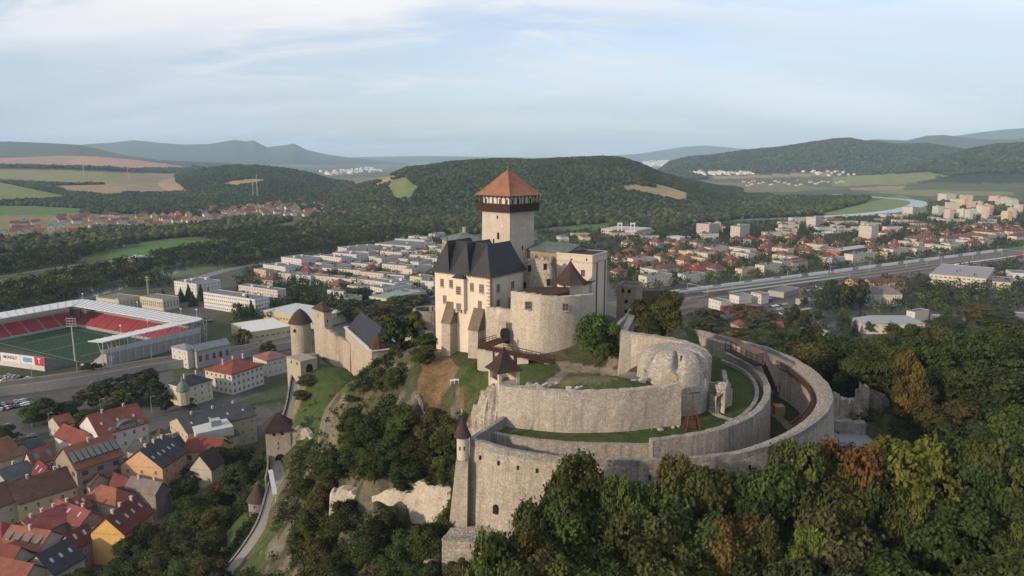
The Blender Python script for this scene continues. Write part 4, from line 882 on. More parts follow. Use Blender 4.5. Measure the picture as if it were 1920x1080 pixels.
    for i in range(20, len(c2)-1):
        a = Vector(c2[i-1][:2]); b = Vector(c2[i+1][:2]); t = (b-a).normalized(); nn = Vector((-t.y, t.x)); c0 = Vector(c2[i][:2]); cur = (c0+nn*2.2, c0+nn*3.0)
        if prev: mb.hexa([(q.x, q.y, 80.5) for q in (prev[0], cur[0], cur[1], prev[1])], [(q.x, q.y, 82.25) for q in (prev[0], cur[0], cur[1], prev[1])])
        prev = cur
    mb.build('inner_kerb', SG, e)
    # inner ring with its ruined left end
    e = empty('inner_ring_wall', (10, 125, 81), 'inner curved stone wall above the grass terrace with ragged left end', 'fortress wall')
    m4 = stone('flank_wall_masonry', (.47, .395, .31), (.21, .18, .14), (.60, .535, .45), .3, .6, 0.7, top=93); m3 = stone('inner_wall_masonry', (.47, .395, .31), (.21, .18, .14), (.60, .535, .45), .45, .75, 0.7, top=89)
    wallrun('wall', None, None, pz((935,723,89),(975,728,89),(1017,732,89),(1060,735,89),(1100,735,89),(1145,734,89),(1183,732,89),(1239,726,89),(1278,718,89.5)), 1.5, m3, 78, batter=.6, rough=.12, topn=.07, parent=e, rows=7)
    wallrun('ruined_end', None, None, [(*q[:3], 68) for q in pz((874,797,79.0),(886,768,82.3),(897,748,85.2),(913,726,88.2),(937,723.5,88.7))], 4.5, SR, 68, batter=1.2, rough=.9, topn=.35, parent=e, rows=9, n=8)
    wallrun('rubble_wall', 'low white rubble wall winding across the upper grass', 'rubble wall', pz((985,721,88.4),(1012,722,88.4),(1040,719,88.3),(1056,722,88.2),(1066,729,88.5),(1090,727,88.3),(1115,721,88.3),(1140,723,88.2),(1165,719,88.4),(1211,709,88.6)), .9, stone('white_rubble', (.5, .46, .39), (.2, .18, .15), (.66, .62, .55), .8, .1, 1), 86.5, rough=.5, topn=.2, n=7, rows=2)
    # wall behind the round casemate
    w4 = pz((1176,625,93.2),(1200,628,93.2),(1230,632,93.1),(1262,638,93),(1290,646,92.8),(1309,656,92.3),(1319,670,91.4))
    e = empty('bastion_wall', (28, 145, 84), 'pale flank wall with corner pilaster behind the round casemate', 'fortress wall')
    wallrun('wall', None, None, w4, 1.8, m4, 80, batter=.5, rough=.15, topn=.06, parent=e, rows=6)
    mb = MB(); p = Vector(w4[0]); mb.hexa([(p.x-1.9, p.y-1.1, 80), (p.x+1.0, p.y-1.3, 80), (p.x+1.0, p.y+1.9, 80), (p.x-1.9, p.y+1.9, 80)], [(p.x-.9, p.y-.25, 93.3), (p.x+.8, p.y-.35, 93.3), (p.x+.8, p.y+1.9, 93.3), (p.x-.9, p.y+1.9, 93.3)]); mb.build('pilaster', m4, e)
    mb = MB(); mb.beam((p.x-.6, p.y+1.6, 80), (p.x+5, p.y+22, 80), 1.4, 13); mb.build('return_wall', SG, e)
ring_walls()
def casemate():
    c = Vector((32.0, 137.6, 0)); n = 96; prof = [(7.0, 78), (6.9, 81), (6.75, 85), (6.65, 89.5), (6.55, 90.6), (6.3, 91.6), (5.8, 92.3), (5.1, 92.8), (4.2, 93.1), (3.0, 93.2), (1.6, 93.1), (.05, 93.0)]
    V = []; 
    for r_, z in prof:
        for k in range(n):
            t = 2*math.pi*k/n; zz = z; rr = r_*(1+.10*(math.sin(t) < 0)*abs(math.cos(t))**4*(1 if math.cos(t) < 0 else .3))
            for t0, wd in ((R(-96), .20), (R(-38), .26), (R(-150), .15)):
                dt = abs((t-t0+math.pi) % (2*math.pi)-math.pi)
                if r_ < 6.7 and r_ > 2.8 and z > 89.6: zz -= 2.6*max(0, 1-(dt/(wd*(.35+.65*(r_-2.8)/3.8)))**2)*(.45+.55*min(1, (r_-2.8)/2.4))
            q = Vector((c.x+rr*math.cos(t), c.y+rr*math.sin(t), zz)); k_ = .10*mnoise.noise(q*.7)+.05*mnoise.noise(q*2.1)
            V.append((q.x+k_*math.cos(t), q.y+k_*math.sin(t), q.z+k_*.8*(z > 90)))
    mb = MB(); mb.v = V
    for r_ in range(len(prof)-1):
        for k in range(n): k2 = (k+1) % n; mb.f.append((r_*n+k, r_*n+k2, (r_+1)*n+k2, (r_+1)*n+k)); mb.m.append(0)
    e = empty('casemate', (c.x, c.y, 80), 'big round domed stone casemate joining the inner ring wall', 'bastion')
    mb.build('body', stone('casemate_masonry', (.40, .345, .28), (.20, .175, .145), (.57, .52, .45), 0.4, .7, 0.9, top=91.5), e, smooth=True)
    p = D(1258, 706, 131.2); slit(e, p+Vector((0, -.0, 0)), Vector((-.25, -.97, 0)).normalized(), 2.4, 1.6, 'blocked_arch', True).data.materials[0] = plaster((.40, .33, .25))
    slit(e, Vector((c.x+.2, c.y-5.2, 92.4)), Vector((0, -1, 0)), .25, 1.1, 'smoke_slot')
    for (a, b), kk in (((1329, 1343), 0),):
        st = MB(); p0 = P(1337, 766, 81.6); p1 = P(1333, 718, 86.0)
        for k in range(14):
            q = p0.lerp(p1, k/13); st.box((q.x, q.y, 79.5), (2.4, .75, q.z-79.5+.1), R(-6))
        st.top('stone_steps', stone('steps', (.36, .30, .24), (.2, .17, .14), (.45, .4, .34), .1, .2, .5), 'worn stone steps climbing beside the round casemate', 'steps')
    wallrun('ruined_stair_wall', 'jagged pale ruined wall right of the stone steps', 'ruined wall', [(*q, 79.5) for q in pz((1352,770,81.9),(1348,756,83.6),(1342,738,85.6),(1344,722,86.2),(1352,718,86.0),(1360,728,84.6))], 1.8, SR, 79.5, rough=.6, topn=.4, n=8, side=-1)
    wallrun('ruined_terrace_wall', 'leaning pale ruined wall at the edge of the green terrace', 'ruined wall', [(*q, 79.5) for q in pz((1364,752,82.2),(1366,738,83.8),(1365,712,85.2),(1360,692,86))], .9, SR, 79.5, rough=.35, topn=.2, n=6, side=1)
    ribbon('path', [tuple(P(x, y, 81.62)) for x, y in ((1333,768),(1345,778),(1365,785),(1388,789))], 1.6, plaster((.38, .34, .28)), n=5)
casemate()
def turret():
    d = 115.0; c = D(867.5, 830, d); z0 = D(867, 858, d).z; ze = D(867, 816, d).z; za = D(868, 781, d).z
    e = empty('cone_turret', (c.x, c.y, z0), 'slim pale corner turret with brown conical roof on outer ring', 'turret')
    mb = MB(); mb.cone((c.x, c.y), [(.7, z0-.8), (1.0, z0), (1.0, ze+.1)], 16); mb.build('wall', plaster((.58, .51, .42)), e)
    mb = MB(); mb.cone((c.x, c.y), [(1.5, ze-.15), (1.25, ze+.5), (.45, ze+2.3), (.03, za)], 16); mb.build('roof', SHING, e)
    for x in (-.42, .3): slit(e, (c.x+x, c.y-.93, ze-2.0), Vector((x*.6, -1, 0)).normalized(), .22, .7, 'window')
    b = MB(); b.hexa([(c.x-3.9, c.y-3.5, 55), (c.x+.5, c.y-4.2, 55), (c.x+1.4, c.y+1.8, 55), (c.x-3.9, c.y+2.0, 55)], [(c.x-1.1, c.y-1.1, z0-.3), (c.x+.9, c.y-1.3, z0-.3), (c.x+1.2, c.y+1.2, z0-.3), (c.x-1.1, c.y+1.2, z0-.3)]); b.build('buttress', stone('turret_buttress', (.48, .40, .31), (.2, .17, .13), (.6, .53, .43), .3, .5, .7), e)
turret()
def covered_stair():
    e = empty('covered_stair', P(1425, 700, 75), 'roofed dark timber stair descending between the two ring walls', 'covered stair')
    a = P(1366, 650, 86.2); b = P(1424, 680, 84.6); c = P(1458, 738, 77.8)
    for i, (p, q, w1) in enumerate(((a, b, 2.4), (Vector((b.x+1.2, b.y+.5, b.z)), c, 3.2))):
        mb = MB(); mb.beam(p+Vector((0, 0, 2.0)), q+Vector((0, 0, 2.0)), w1, .2); mb.build('roof', tiles((.23, .15, .125), 'plank_roof', 4), e)
        mb = MB(); t = (q-p).normalized(); s_ = Vector((-t.y, t.x, 0)).normalized()
        for k in range(7):
            for sg in (-1, 1): z_ = p.lerp(q, k/6)+s_*sg*(w1/2-.15); mb.tube(z_-Vector((0, 0, .6)), z_+Vector((0, 0, 2)), .08, n=4)
        for sg in (-1, 1): mb.beam(p+s_*sg*(w1/2-.15)+Vector((0, 0, .8)), q+s_*sg*(w1/2-.15)+Vector((0, 0, .8)), .1, .1)
        mb.build('post', WOOD, e)
        mb = MB(); mb.beam(p-Vector((0, 0, .8)), q-Vector((0, 0, .8)), w1-.2, .2); mb.build('stair_flight', WOOD, e)
    mb = MB(); mb.box((c.x+.3, c.y-.4, 71), (2.2, 2.2, 4.2)); mb.build('brick_base', plaster((.42, .24, .15)), e)
covered_stair()
def trebuchet():
    c = P(1297, 806, 81.6); e = empty('trebuchet', (c.x, c.y, 81.6), 'red-brown wooden trebuchet with upright arm on the lower lawn', 'trebuchet'); m = plain((.11, .04, .028), 'red_brown_timber', .7)
    fm = MB()
    for s_ in (-.9, .9):
        fm.tube((c.x+s_*1.5, c.y-1.1, 81.5), (c.x+s_*.7, c.y, 85.2), .13, n=4); fm.tube((c.x+s_*1.5, c.y+1.6, 81.5), (c.x+s_*.7, c.y, 85.2), .13, n=4); fm.beam((c.x+s_*1.6, c.y-1.4, 81.6), (c.x+s_*1.6, c.y+2, 81.6), .25, .25)
        for k in range(5): fm.tube((c.x+s_*(1.45-.15*k), c.y-1.0+.2*k, 82+.6*k), (c.x+s_*(1.45-.15*k), c.y+1.4-.25*k, 82+.6*k), .07, n=4)
    for k in range(6): f = k/6; fm.tube((c.x-1.35*(1-f)-.2, c.y-1.1*(1-f), 81.9+3.3*f), (c.x+1.35*(1-f)+.2, c.y-1.1*(1-f), 81.9+3.3*f), .06, n=4)
    fm.tube((c.x-.9, c.y, 85.2), (c.x+.9, c.y, 85.2), .14, n=6); fm.build('frame', m, e)
    am = MB(); am.tube((c.x+.1, c.y, 83.5), (c.x-.1, c.y+.3, 88.6), .16, .09, n=6); am.build('throwing_arm', m, e)
    am = MB(); am.beam((c.x-.5, c.y+.3, 88.4), (c.x+1.3, c.y+.3, 88.5), .5, .12); am.build('crossbar', WOOD, e)
    am = MB(); am.box((c.x, c.y, 82.3), (.9, .8, 1.0)); am.build('counterweight', m, e)
    for i, (px, py, s_) in enumerate(((1238,806,.9),(1262,802,.5),(1272,800,.45))):
        p = P(px, py, 81.6); mb = MB(); mb.cone((p.x, p.y), [(s_*.6, 81.5), (s_*.8, 81.7), (s_*.5, 81.95), (.05, 82.0)], 9); mb.top('boulder', ST, 'pale flat stone lying on the lawn beside the trebuchet', 'stone', 'stones beside the trebuchet')
    p = P(1232, 797, 81.6); mb = MB(); mb.tube(p, p+Vector((0, 0, 1.9)), .12, n=4); mb.tube(p+Vector((.45, 0, 0)), p+Vector((.45, 0, 1.5)), .12, n=4); mb.beam(p+Vector((-.1, 0, .9)), p+Vector((.6, 0, .9)), .1, .15); mb.top('timber_stocks', m, 'small red-brown timber stocks by the foot of the inner wall', 'stocks')
    p = P(1222, 806, 81.6); mb = MB(); mb.tube(p, p+Vector((0, 0, 1.3)), .06, n=5); mb.box((p.x, p.y, p.z+1.25), (.16, .16, .12)); mb.top('marker_post', plain((.3, .3, .28)), 'thin grey post standing on the lawn left of the trebuchet', 'post')
trebuchet()
def lower_works():
    e = empty('lower_bastion', (-11, 106, 55), 'low flat-topped stone outwork at the foot of the cone turret', 'outwork')
    q = pz((829,1013,69),(960,1022,69)); p0, p1 = Vector(q[0]), Vector(q[1]); mb = MB()
    mb.hexa([(p0.x-.8, p0.y-1.5, 44), (p1.x+1, p1.y-1.5, 44), (p1.x+1, p1.y+7, 44), (p0.x-.5, p0.y+4, 44)], [(p0.x, p0.y, 69), (p1.x+1, p1.y, 69), (p1.x+1, p1.y+7, 69), (p0.x+1, p0.y+4, 69)]); mb.build('wall', SR, e)
    mb = MB(); mb.prism([(p0.x-.15, p0.y-.15), (p1.x+1, p1.y-.15), (p1.x+1, p1.y+1.3), (p0.x+.3, p0.y+1.3)], 69.0, 69.25); mb.build('coping', SG, e)
    a, b = P(793, 1040, 66), P(826, 1038, 66); wallrun('outwork_stub', 'ruined square wall stub left of the low flat-topped outwork', 'ruined wall', [(a.x, a.y, 66), ((a.x+b.x)/2, a.y-.3, 66.3), (b.x, b.y, 66.2)], 3, SR, 48, rough=.3, topn=.25)
    wallrun('scarp_wall', 'pale ragged limestone retaining wall on the cliff left of the turret', 'retaining wall', [(*q_, z_) for q_, z_ in zip(pz((618,926,52.5),(648,918,53.6),(668,928,53.2),(700,930,55.5),(735,915,59.5),(765,905,61.5),(795,904,63),(818,912,63.2),(846,914,63.8)), (48, 47, 47, 49, 51, 53, 54, 55, 55))], 2.4, stone('bright_limestone', (.54, .47, .37), (.26, .22, .16), (.66, .59, .48), .3, .2, .8), 50, batter=1.5, rough=.35, topn=.15, n=7, rows=8)
    wallrun('cliff_parapet', 'thin broken white wall along the brink of the brown slope', 'rubble wall', [(x, y, tz(x, y)+.9, tz(x, y)-2) for x, y, z in pz((778,742,75.5),(800,770,73),(822,777,72.6),(850,782,72.5),(868,790,71))], .9, SR, 60, rough=.5, topn=.3, n=6)
    # lower gate tower, its flank wall and the walled lane
    r = house('gate_tower', 'square stone gate tower with brown pyramid roof over the lower lane', 'gate tower', (497,811),(544,806), dep=8.5, h=12.5, z0=28, roof='pyr', rh=5.2, wmat=SW, rmat=tiles((.055, .033, .03), 'brown_shingles', 5), over=.9)
    e, fr = r['e'], r['fr']; nu = -fr.ey
    for px, py, w1, h1 in ((514, 815, .9, 1.1), (529, 813, .9, 1.1), (522, 832, .3, .8), (522, 841, .3, .8)): slit(e, planehit(px, py, fr.F, nu), nu, w1, h1, 'window')
    slit(e, planehit(525.5, 862, fr.F, nu), nu, 3.2, 4.2, 'gateway', True)
    wallrun('flank_wall', 'broken cream stone wall running right from the lower gate tower', 'ruined wall', [(*q_, z_) for q_, z_ in zip(pz((545,803,41),(560,802,41),(575,806,40.6),(582,818,39.5),(600,828,39)), (30, 31, 32, 34, 35))], 1.3, SR, 30, rough=.5, topn=.25, n=6)
    lane = [tuple(P(x, y, z)) for x, y, z in ((405,1105,16.2),(430,1080,18),(470,1030,21),(500,980,24),(515,930,26.4),(524,890,28.6),(524,858,30.2))]
    ribbon('lane', [(x, y, z+.35) for x, y, z in lane], 4.6, plaster((.30, .28, .25)), n=6)
    ed = MB(); cr = crom(lane, 6)
    def side(off, h_, nm, lab, m, i0=0, i1=None, th=.5):
        pts = []
        for i in range(i0, (i1 or len(cr))):
            a = Vector(cr[max(i-1, 0)][:2]); b = Vector(cr[min(i+1, len(cr)-1)][:2]); t = (b-a).normalized(); p = Vector(cr[i][:2])+Vector((-t.y, t.x))*off; pts.append((p.x, p.y, cr[i][2]+h_, cr[i][2]-2.5))
        wallrun(nm, lab, 'parapet wall', pts, th, m, 10, rough=.08, n=2, rows=2)
    side(2.5, .75, 'parapet_wall', 'low dark parapet along the left edge of the pale lower lane', SG)
    side(-2.9, 1.5, 'parapet_wall', 'stone parapet right of the lane just below the gate tower', SG, 20, len(cr))
    side(3.4, 2.6, 'lane_wall', 'tall dark wall left of the lane below the gate tower', SG, 27, len(cr))
    up = [tuple(P(x, y, z)) for x, y, z in ((540,800,31.5),(548,778,34),(554,755,37.2),(558,730,40.6),(564,700,44.5),(573,676,47.6),(584,664,48.8))]
    ribbon('lane', [(x, y, z+.4) for x, y, z in up], 5.0, plaster((.22, .21, .2)), n=6); cr = crom(up, 6)
    side(2.9, 1.3, 'parapet_wall', 'grey parapet along the left of the upper castle path', SG)
    c = P(487, 968, 19); rr = 3.1; e = empty('round_tower', (c.x, c.y, 19), 'squat round tower with dark cone roof left of the lane', 'tower')
    mb = MB(); mb.cone((c.x, c.y), [(rr*1.08, 14), (rr, 19), (rr, 25.0)], 24); mb.build('wall', SG, e); mb = MB(); mb.cone((c.x, c.y), [(rr+.6, 24.8), (rr*.5, 28.0), (.05, 30.2)], 24); mb.build('roof', SHING, e); slit(e, (c.x-.3, c.y-rr-.02, 23.6), Vector((-.05, -1, 0)).normalized(), .4, .6, 'window')
    c = P(550, 955, 27.5); e = empty('half_round_tower', (c.x, c.y, 27), 'small pale tower with pointed brown roof right of the lane', 'tower'); mb = MB(); mb.cone((c.x, c.y), [(2.4, 22), (2.2, 27), (2.2, 32)], 16); mb.build('wall', SW, e); mb = MB(); mb.cone((c.x, c.y), [(2.8, 31.8), (1.2, 34.6), (.05, 36.8)], 16); mb.build('roof', SHING, e)
    p, q = P(507, 882, 34), P(516, 928, 30); mb = MB(); mb.beam(p, q, 1.3, .25); mb.tube(p-Vector((0, 0, 4)), p, .1); mb.tube(q-Vector((0, 0, 4)), q, .1); mb.tube(p.lerp(q, .5)-Vector((0, 0, 4)), p.lerp(q, .5), .1); mb.top('footway_roof', plain((.5, .5, .5), 'sheet_metal', .4), 'narrow white sheet roof of the footway beside the lane', 'canopy')
    # upper gate group
    r = house('clock_tower', 'slender square stone tower with clock and small brown roof', 'clock tower', (587,578),(607,585), xr=622, h=20.5, z0=47.5, roof='pyr', rh=3.6, wmat=SW, rmat=SHING, over=.5)
    fr = r['fr']; nu = -fr.ey; p = planehit(596, 592, fr.F, nu); mb = MB(); a = Vector((-nu.y, nu.x, 0)); ring = [p+a*(.95*math.cos(2*math.pi*k/20))+Vector((0, 0, .95*math.sin(2*math.pi*k/20))) for k in range(20)]
    mb.hexa([x-nu*.05 for x in ring], [x+nu*.06 for x in ring]); ck = mb.build('clock_face', plain((.28, .24, .2)), r['e']); mb = MB(); mb.tube(p+nu*.1, p+nu*.1+Vector((0, 0, .75)), .05, n=4); mb.tube(p+nu*.1, p+nu*.1+a*.5, .05, n=4); mb.build('clock_hand', plain((.6, .5, .2)), ck)
    slit(r['e'], planehit(614, 602, fr.F, -fr.ex), -fr.ex, .6, 1, 'window'); slit(r['e'], planehit(596, 618, fr.F, nu), nu, .3, 1)
    c = D(566, 655, 300); e = empty('gate_rondel', (c.x, c.y, 49), 'round plastered tower with wide brown cap left of the clock tower', 'tower'); zt = D(566, 607, 296).z
    mb = MB(); mb.cone((c.x, c.y), [(4.3, 40), (4.2, zt+.2)], 24); mb.build('wall', SW, e); mb = MB(); mb.cone((c.x, c.y), [(5.1, zt-.3), (4.1, zt+1.6), (2.7, zt+3.6), (1.3, zt+4.9), (.05, zt+5.8)], 24); mb.build('roof', SHING, e)
    for x, z in ((-1.5, zt-3), (-.6, zt-6.5)): slit(e, (c.x+x, c.y-4.1, z), Vector((x*.25, -1, 0)).normalized(), 1.1, 1.5, 'window', True)
    r = house('gatehouse', 'low flat-roofed stone gatehouse with arched gate on the castle path', 'gatehouse', (537,669),(563,678), xr=594, h=6.5, z0=45, found=14, roof='flat', parapet=.1, wmat=SW, rmat=plain((.30, .27, .24), 'roof_slab', .9))
    fr = r['fr']
    for px in (546, 557): slit(r['e'], planehit(px, 682-(557-px)*.3, fr.F, -fr.ey), -fr.ey, .9, 1.1, 'window')
    slit(r['e'], planehit(580, 690, fr.F, -fr.ex), -fr.ex, 3.0, 3.4, 'gateway', True)
    wallrun('curtain_wall', 'long sunlit curtain wall curving down right from the clock tower', 'castle wall', [(*q_, 36) for q_ in pz((606,612,62),(617,620,60.5),(628,628,59.2),(645,637,57.5),(656,645,57))], 1.5, SW, 42, batter=.8, rough=.25, topn=.15)
    fr = Frame(647, 614, 697, 659, 752, z=62); c = fr.q(fr.lu/2, fr.lv/2, 50); e = empty('chapel', c, 'castle chapel with large dark slate roof and white rim', 'chapel')
    mb = MB(); mb.prism([p[:2] for p in fr.ring(0)], 32, 62); mb.build('wall', SW, e)
    mb = MB(); roofmesh(mb, fr, 62.2, 'hip', 7.0, -1.0, along='u'); mb.build('roof', tiles((.035, .04, .055), 'blue_slate', 3, rough=.5), e)
    mb = MB(); rr = fr.ring(62, .1)
    for i in range(4): mb.beam(rr[i], rr[(i+1) % 4], .9, .35)
    mb.build('parapet_rim', plain((.55, .55, .56), 'lead_rim', .5), e)
    c2 = fr.q(3.2, 3.2, 0); mb = MB(); mb.cone((c2[0], c2[1]), [(3.4, 62.4), (2.2, 65.3), (.05, 68)], 10); mb.build('apse_roof', tiles((.10, .045, .035), 'apse_tiles', 4), e)
    wallrun('terrace_wall', 'pale sloping wall rising toward the round grey bastion', 'castle wall', [(*q_, z_) for q_, z_ in zip(pz((742,643,72),(752,626,78),(765,605,84),(778,590,88)), (62, 68, 74, 78))], 1.0, SR, 60, rough=.4, topn=.2)
    wallrun('rear_wall', 'dark grey wall climbing behind the round green tree', 'castle wall', pz((1140,640,88),(1152,618,90),(1175,595,90.5),(1196,570,91)), 1.0, SG, 78, rough=.15, topn=.1)
    # ruined walls to the right of the ring
    wallrun('ruined_moat_wall', 'broad crumbling stone wall right of the outer ring', 'ruined wall', [(*q_, z_) for q_, z_ in zip(pz((1640,752,69),(1655,744,69.5),(1675,756,67.5),(1700,776,64.5),(1730,802,61),(1752,828,57)), (54, 54, 53, 52, 50, 48))], 5, stone('dark_rubble', (.22, .195, .16), (.085, .078, .065), (.32, .29, .25), .3, .4, 1), 55, batter=4, rough=1.0, topn=.6, n=8, rows=9)  # rubble in a darker grey-brown than the other ruins
    wallrun('ruined_cross_wall', 'low ruined wall with gaps between outer ring and right ruin', 'ruined wall', [(*q_, 58) for q_ in pz((1562,752,69.5),(1580,748,70),(1598,752,68.5),(1612,730,72),(1632,729,72.3))], 3, ST, 58, batter=1, rough=.7, topn=.7, n=8)
    wallrun('moat_ledge', 'low shaded stone ledge above the flat grey floor', 'ruined wall', [(*q_, 58) for q_ in pz((1560,788,66),(1590,792,65.5),(1625,795,65.5))], 2.5, SG, 58, rough=.4, topn=.15)
    mb = MB(); mb.prism([(P(x, y, 62.6).x, P(x, y, 62.6).y) for x, y in ((1556,835),(1650,838),(1615,806),(1556,804))], 60, 62.6); mb.struct('paved_floor', plain((.25, .25, .26), 'concrete', .9))
    r = house('brown_roof_shed', 'small brown-roofed shed between brick ruin and railway wall', 'shed', (1198,560),(1210,566), dep=7, h=4, z0=82, found=8, roof='gable', rh=2.6, wmat=SG, rmat=SHING)
lower_works()
# ------------------------------------------------------------------ water, railways, roads
WATER = None
def waterm():
    m, nt, b = newmat('water'); b.inputs['Base Color'].default_value = (.05, .065, .06, 1); b.inputs['Roughness'].default_value = .12; b.inputs['Specular IOR Level'].default_value = .5
    n = geon(nt, .35, 3, .6); bump(nt, b, n.outputs['Fac'], .05, .4); return m
WATER = waterm()
pw = lambda pts, z=.1: [(P(x, y, 0).x, P(x, y, 0).y, z) for x, y in pts]
ribbon('river', pw([(-150,600),(60,574),(160,552),(215,538),(280,520),(340,502),(440,486),(520,474)], .15), 34, WATER, n=8)
ribbon('river', pw([(-150,500),(0,487),(90,474),(190,462),(270,452),(330,444),(430,437)], .15), 26, WATER, n=8)
ribbon('river', pw([(1240,414),(1380,412),(1500,409),(1590,404),(1660,398),(1700,391),(1722,383),(1716,377),(1690,373.5),(1655,371),(1620,368),(1560,364)], .3), 44, plain((.30,.36,.40), 'bright_water', .15), n=10)
ribbon('levee_road', pw([(1000,425),(1090,421),(1145,418)], .4), 9, plain((.4,.38,.34)))
asph = plaster((.10, .10, .105), 'asphalt', .1, .2)
ribbon('motorway', pw([(330,535),(420,508),(470,498),(520,490)], .3), 16, plaster((.2,.2,.2), 'old_asphalt', .1))
ribbon('road', pw([(-80,528),(0,519),(90,505),(160,495)], .3), 9, plaster((.26,.25,.24), 'pale_road', .1))
ribbon('road', pw([(-60,830),(40,815),(120,800),(240,782),(340,768)], .12), 13, asph)
ribbon('road', pw([(330,790),(300,800),(280,830)], .16), 9, asph)
ribbon('road', pw([(-60,700),(20,712),(90,722),(160,715),(300,690),(420,668)], .1), 8, plaster((.17,.17,.17), 'asphalt_grey', .1))
ribbon('road', pw([(1330,640),(1350,600),(1345,575),(1440,580),(1540,560),(1600,570)], .12), 13, asph)
def viaduct():
    pts = pw([(-80,752),(0,738),(120,722),(200,709),(290,692),(400,676),(500,658),(570,642)], 0); cr = crom([(x, y) for x, y, z in pts], 6)
    bd = MB(); tr = MB(); prev = None
    for i in range(len(cr)):
        a = Vector(cr[max(i-1, 0)]); b = Vector(cr[min(i+1, len(cr)-1)]); t = (b-a).normalized(); nn = Vector((-t.y, t.x)); c = Vector(cr[i]); o = [c+nn*k for k in (7, 6.4, -6.4, -7)]
        if prev:
            for (k0, k1, z0, z1) in ((0, 3, 0, 4.2), (0, 1, 4.2, 5.3), (2, 3, 4.2, 5.3)): bd.hexa([(q.x, q.y, z0) for q in (prev[k1], o[k1], o[k0], prev[k0])], [(q.x, q.y, z1) for q in (prev[k1], o[k1], o[k0], prev[k0])], cap=True)
        prev = o
    e = empty('railway_viaduct', (pts[2][0], pts[2][1], 0), 'long pale concrete railway embankment crossing below the stadium', 'railway viaduct'); bd.build('retaining_wall', plaster((.36,.34,.31), 'concrete', .15), e)
    r_ = MB(); prev = None
    for off, wd, z, m in ((0, 12.6, 4.35, 0), (2.4, .12, 4.6, 1), (4.0, .12, 4.6, 1), (-2.4, .12, 4.6, 1), (-4.0, .12, 4.6, 1)):
        prev = None
        for i in range(len(cr)):
            a = Vector(cr[max(i-1, 0)]); b = Vector(cr[min(i+1, len(cr)-1)]); t = (b-a).normalized(); nn = Vector((-t.y, t.x)); c = Vector(cr[i])+nn*off; l, r2 = c+nn*wd/2, c-nn*wd/2
            if prev: r_.poly([(prev[1].x, prev[1].y, z), (r2.x, r2.y, z), (l.x, l.y, z), (prev[0].x, prev[0].y, z)], m)
            prev = (l, r2)
    r_.build('track_bed', [plaster((.13,.105,.085), 'ballast', .2), plain((.25,.22,.2), 'rail', .4, .6)], e)
    for i in range(4, len(cr)-3, 5):
        a = Vector(cr[i-1]); b = Vector(cr[i+1]); t = (b-a).normalized(); nn = Vector((-t.y, t.x)); c = Vector(cr[i]); mb = MB(); p = c+nn*6
        mb.tube((p.x, p.y, 4.2), (p.x, p.y, 12), .16, .11, 6); q = c+nn*2; mb.tube((p.x, p.y, 10.8), (q.x, q.y, 11.2), .06, n=4); mb.tube((p.x, p.y, 9.4), (q.x, q.y, 9.6), .05, n=4); mb.top('catenary_mast', plain((.35,.36,.36), 'galvanised', .5), 'grey steel catenary mast on the concrete railway embankment', 'catenary mast', 'catenary masts along the left railway')
viaduct()
RAIL = [Vector((P(x, y).x, P(x, y).y, 0)) for x, y in ((1130,568),(2050,449))]
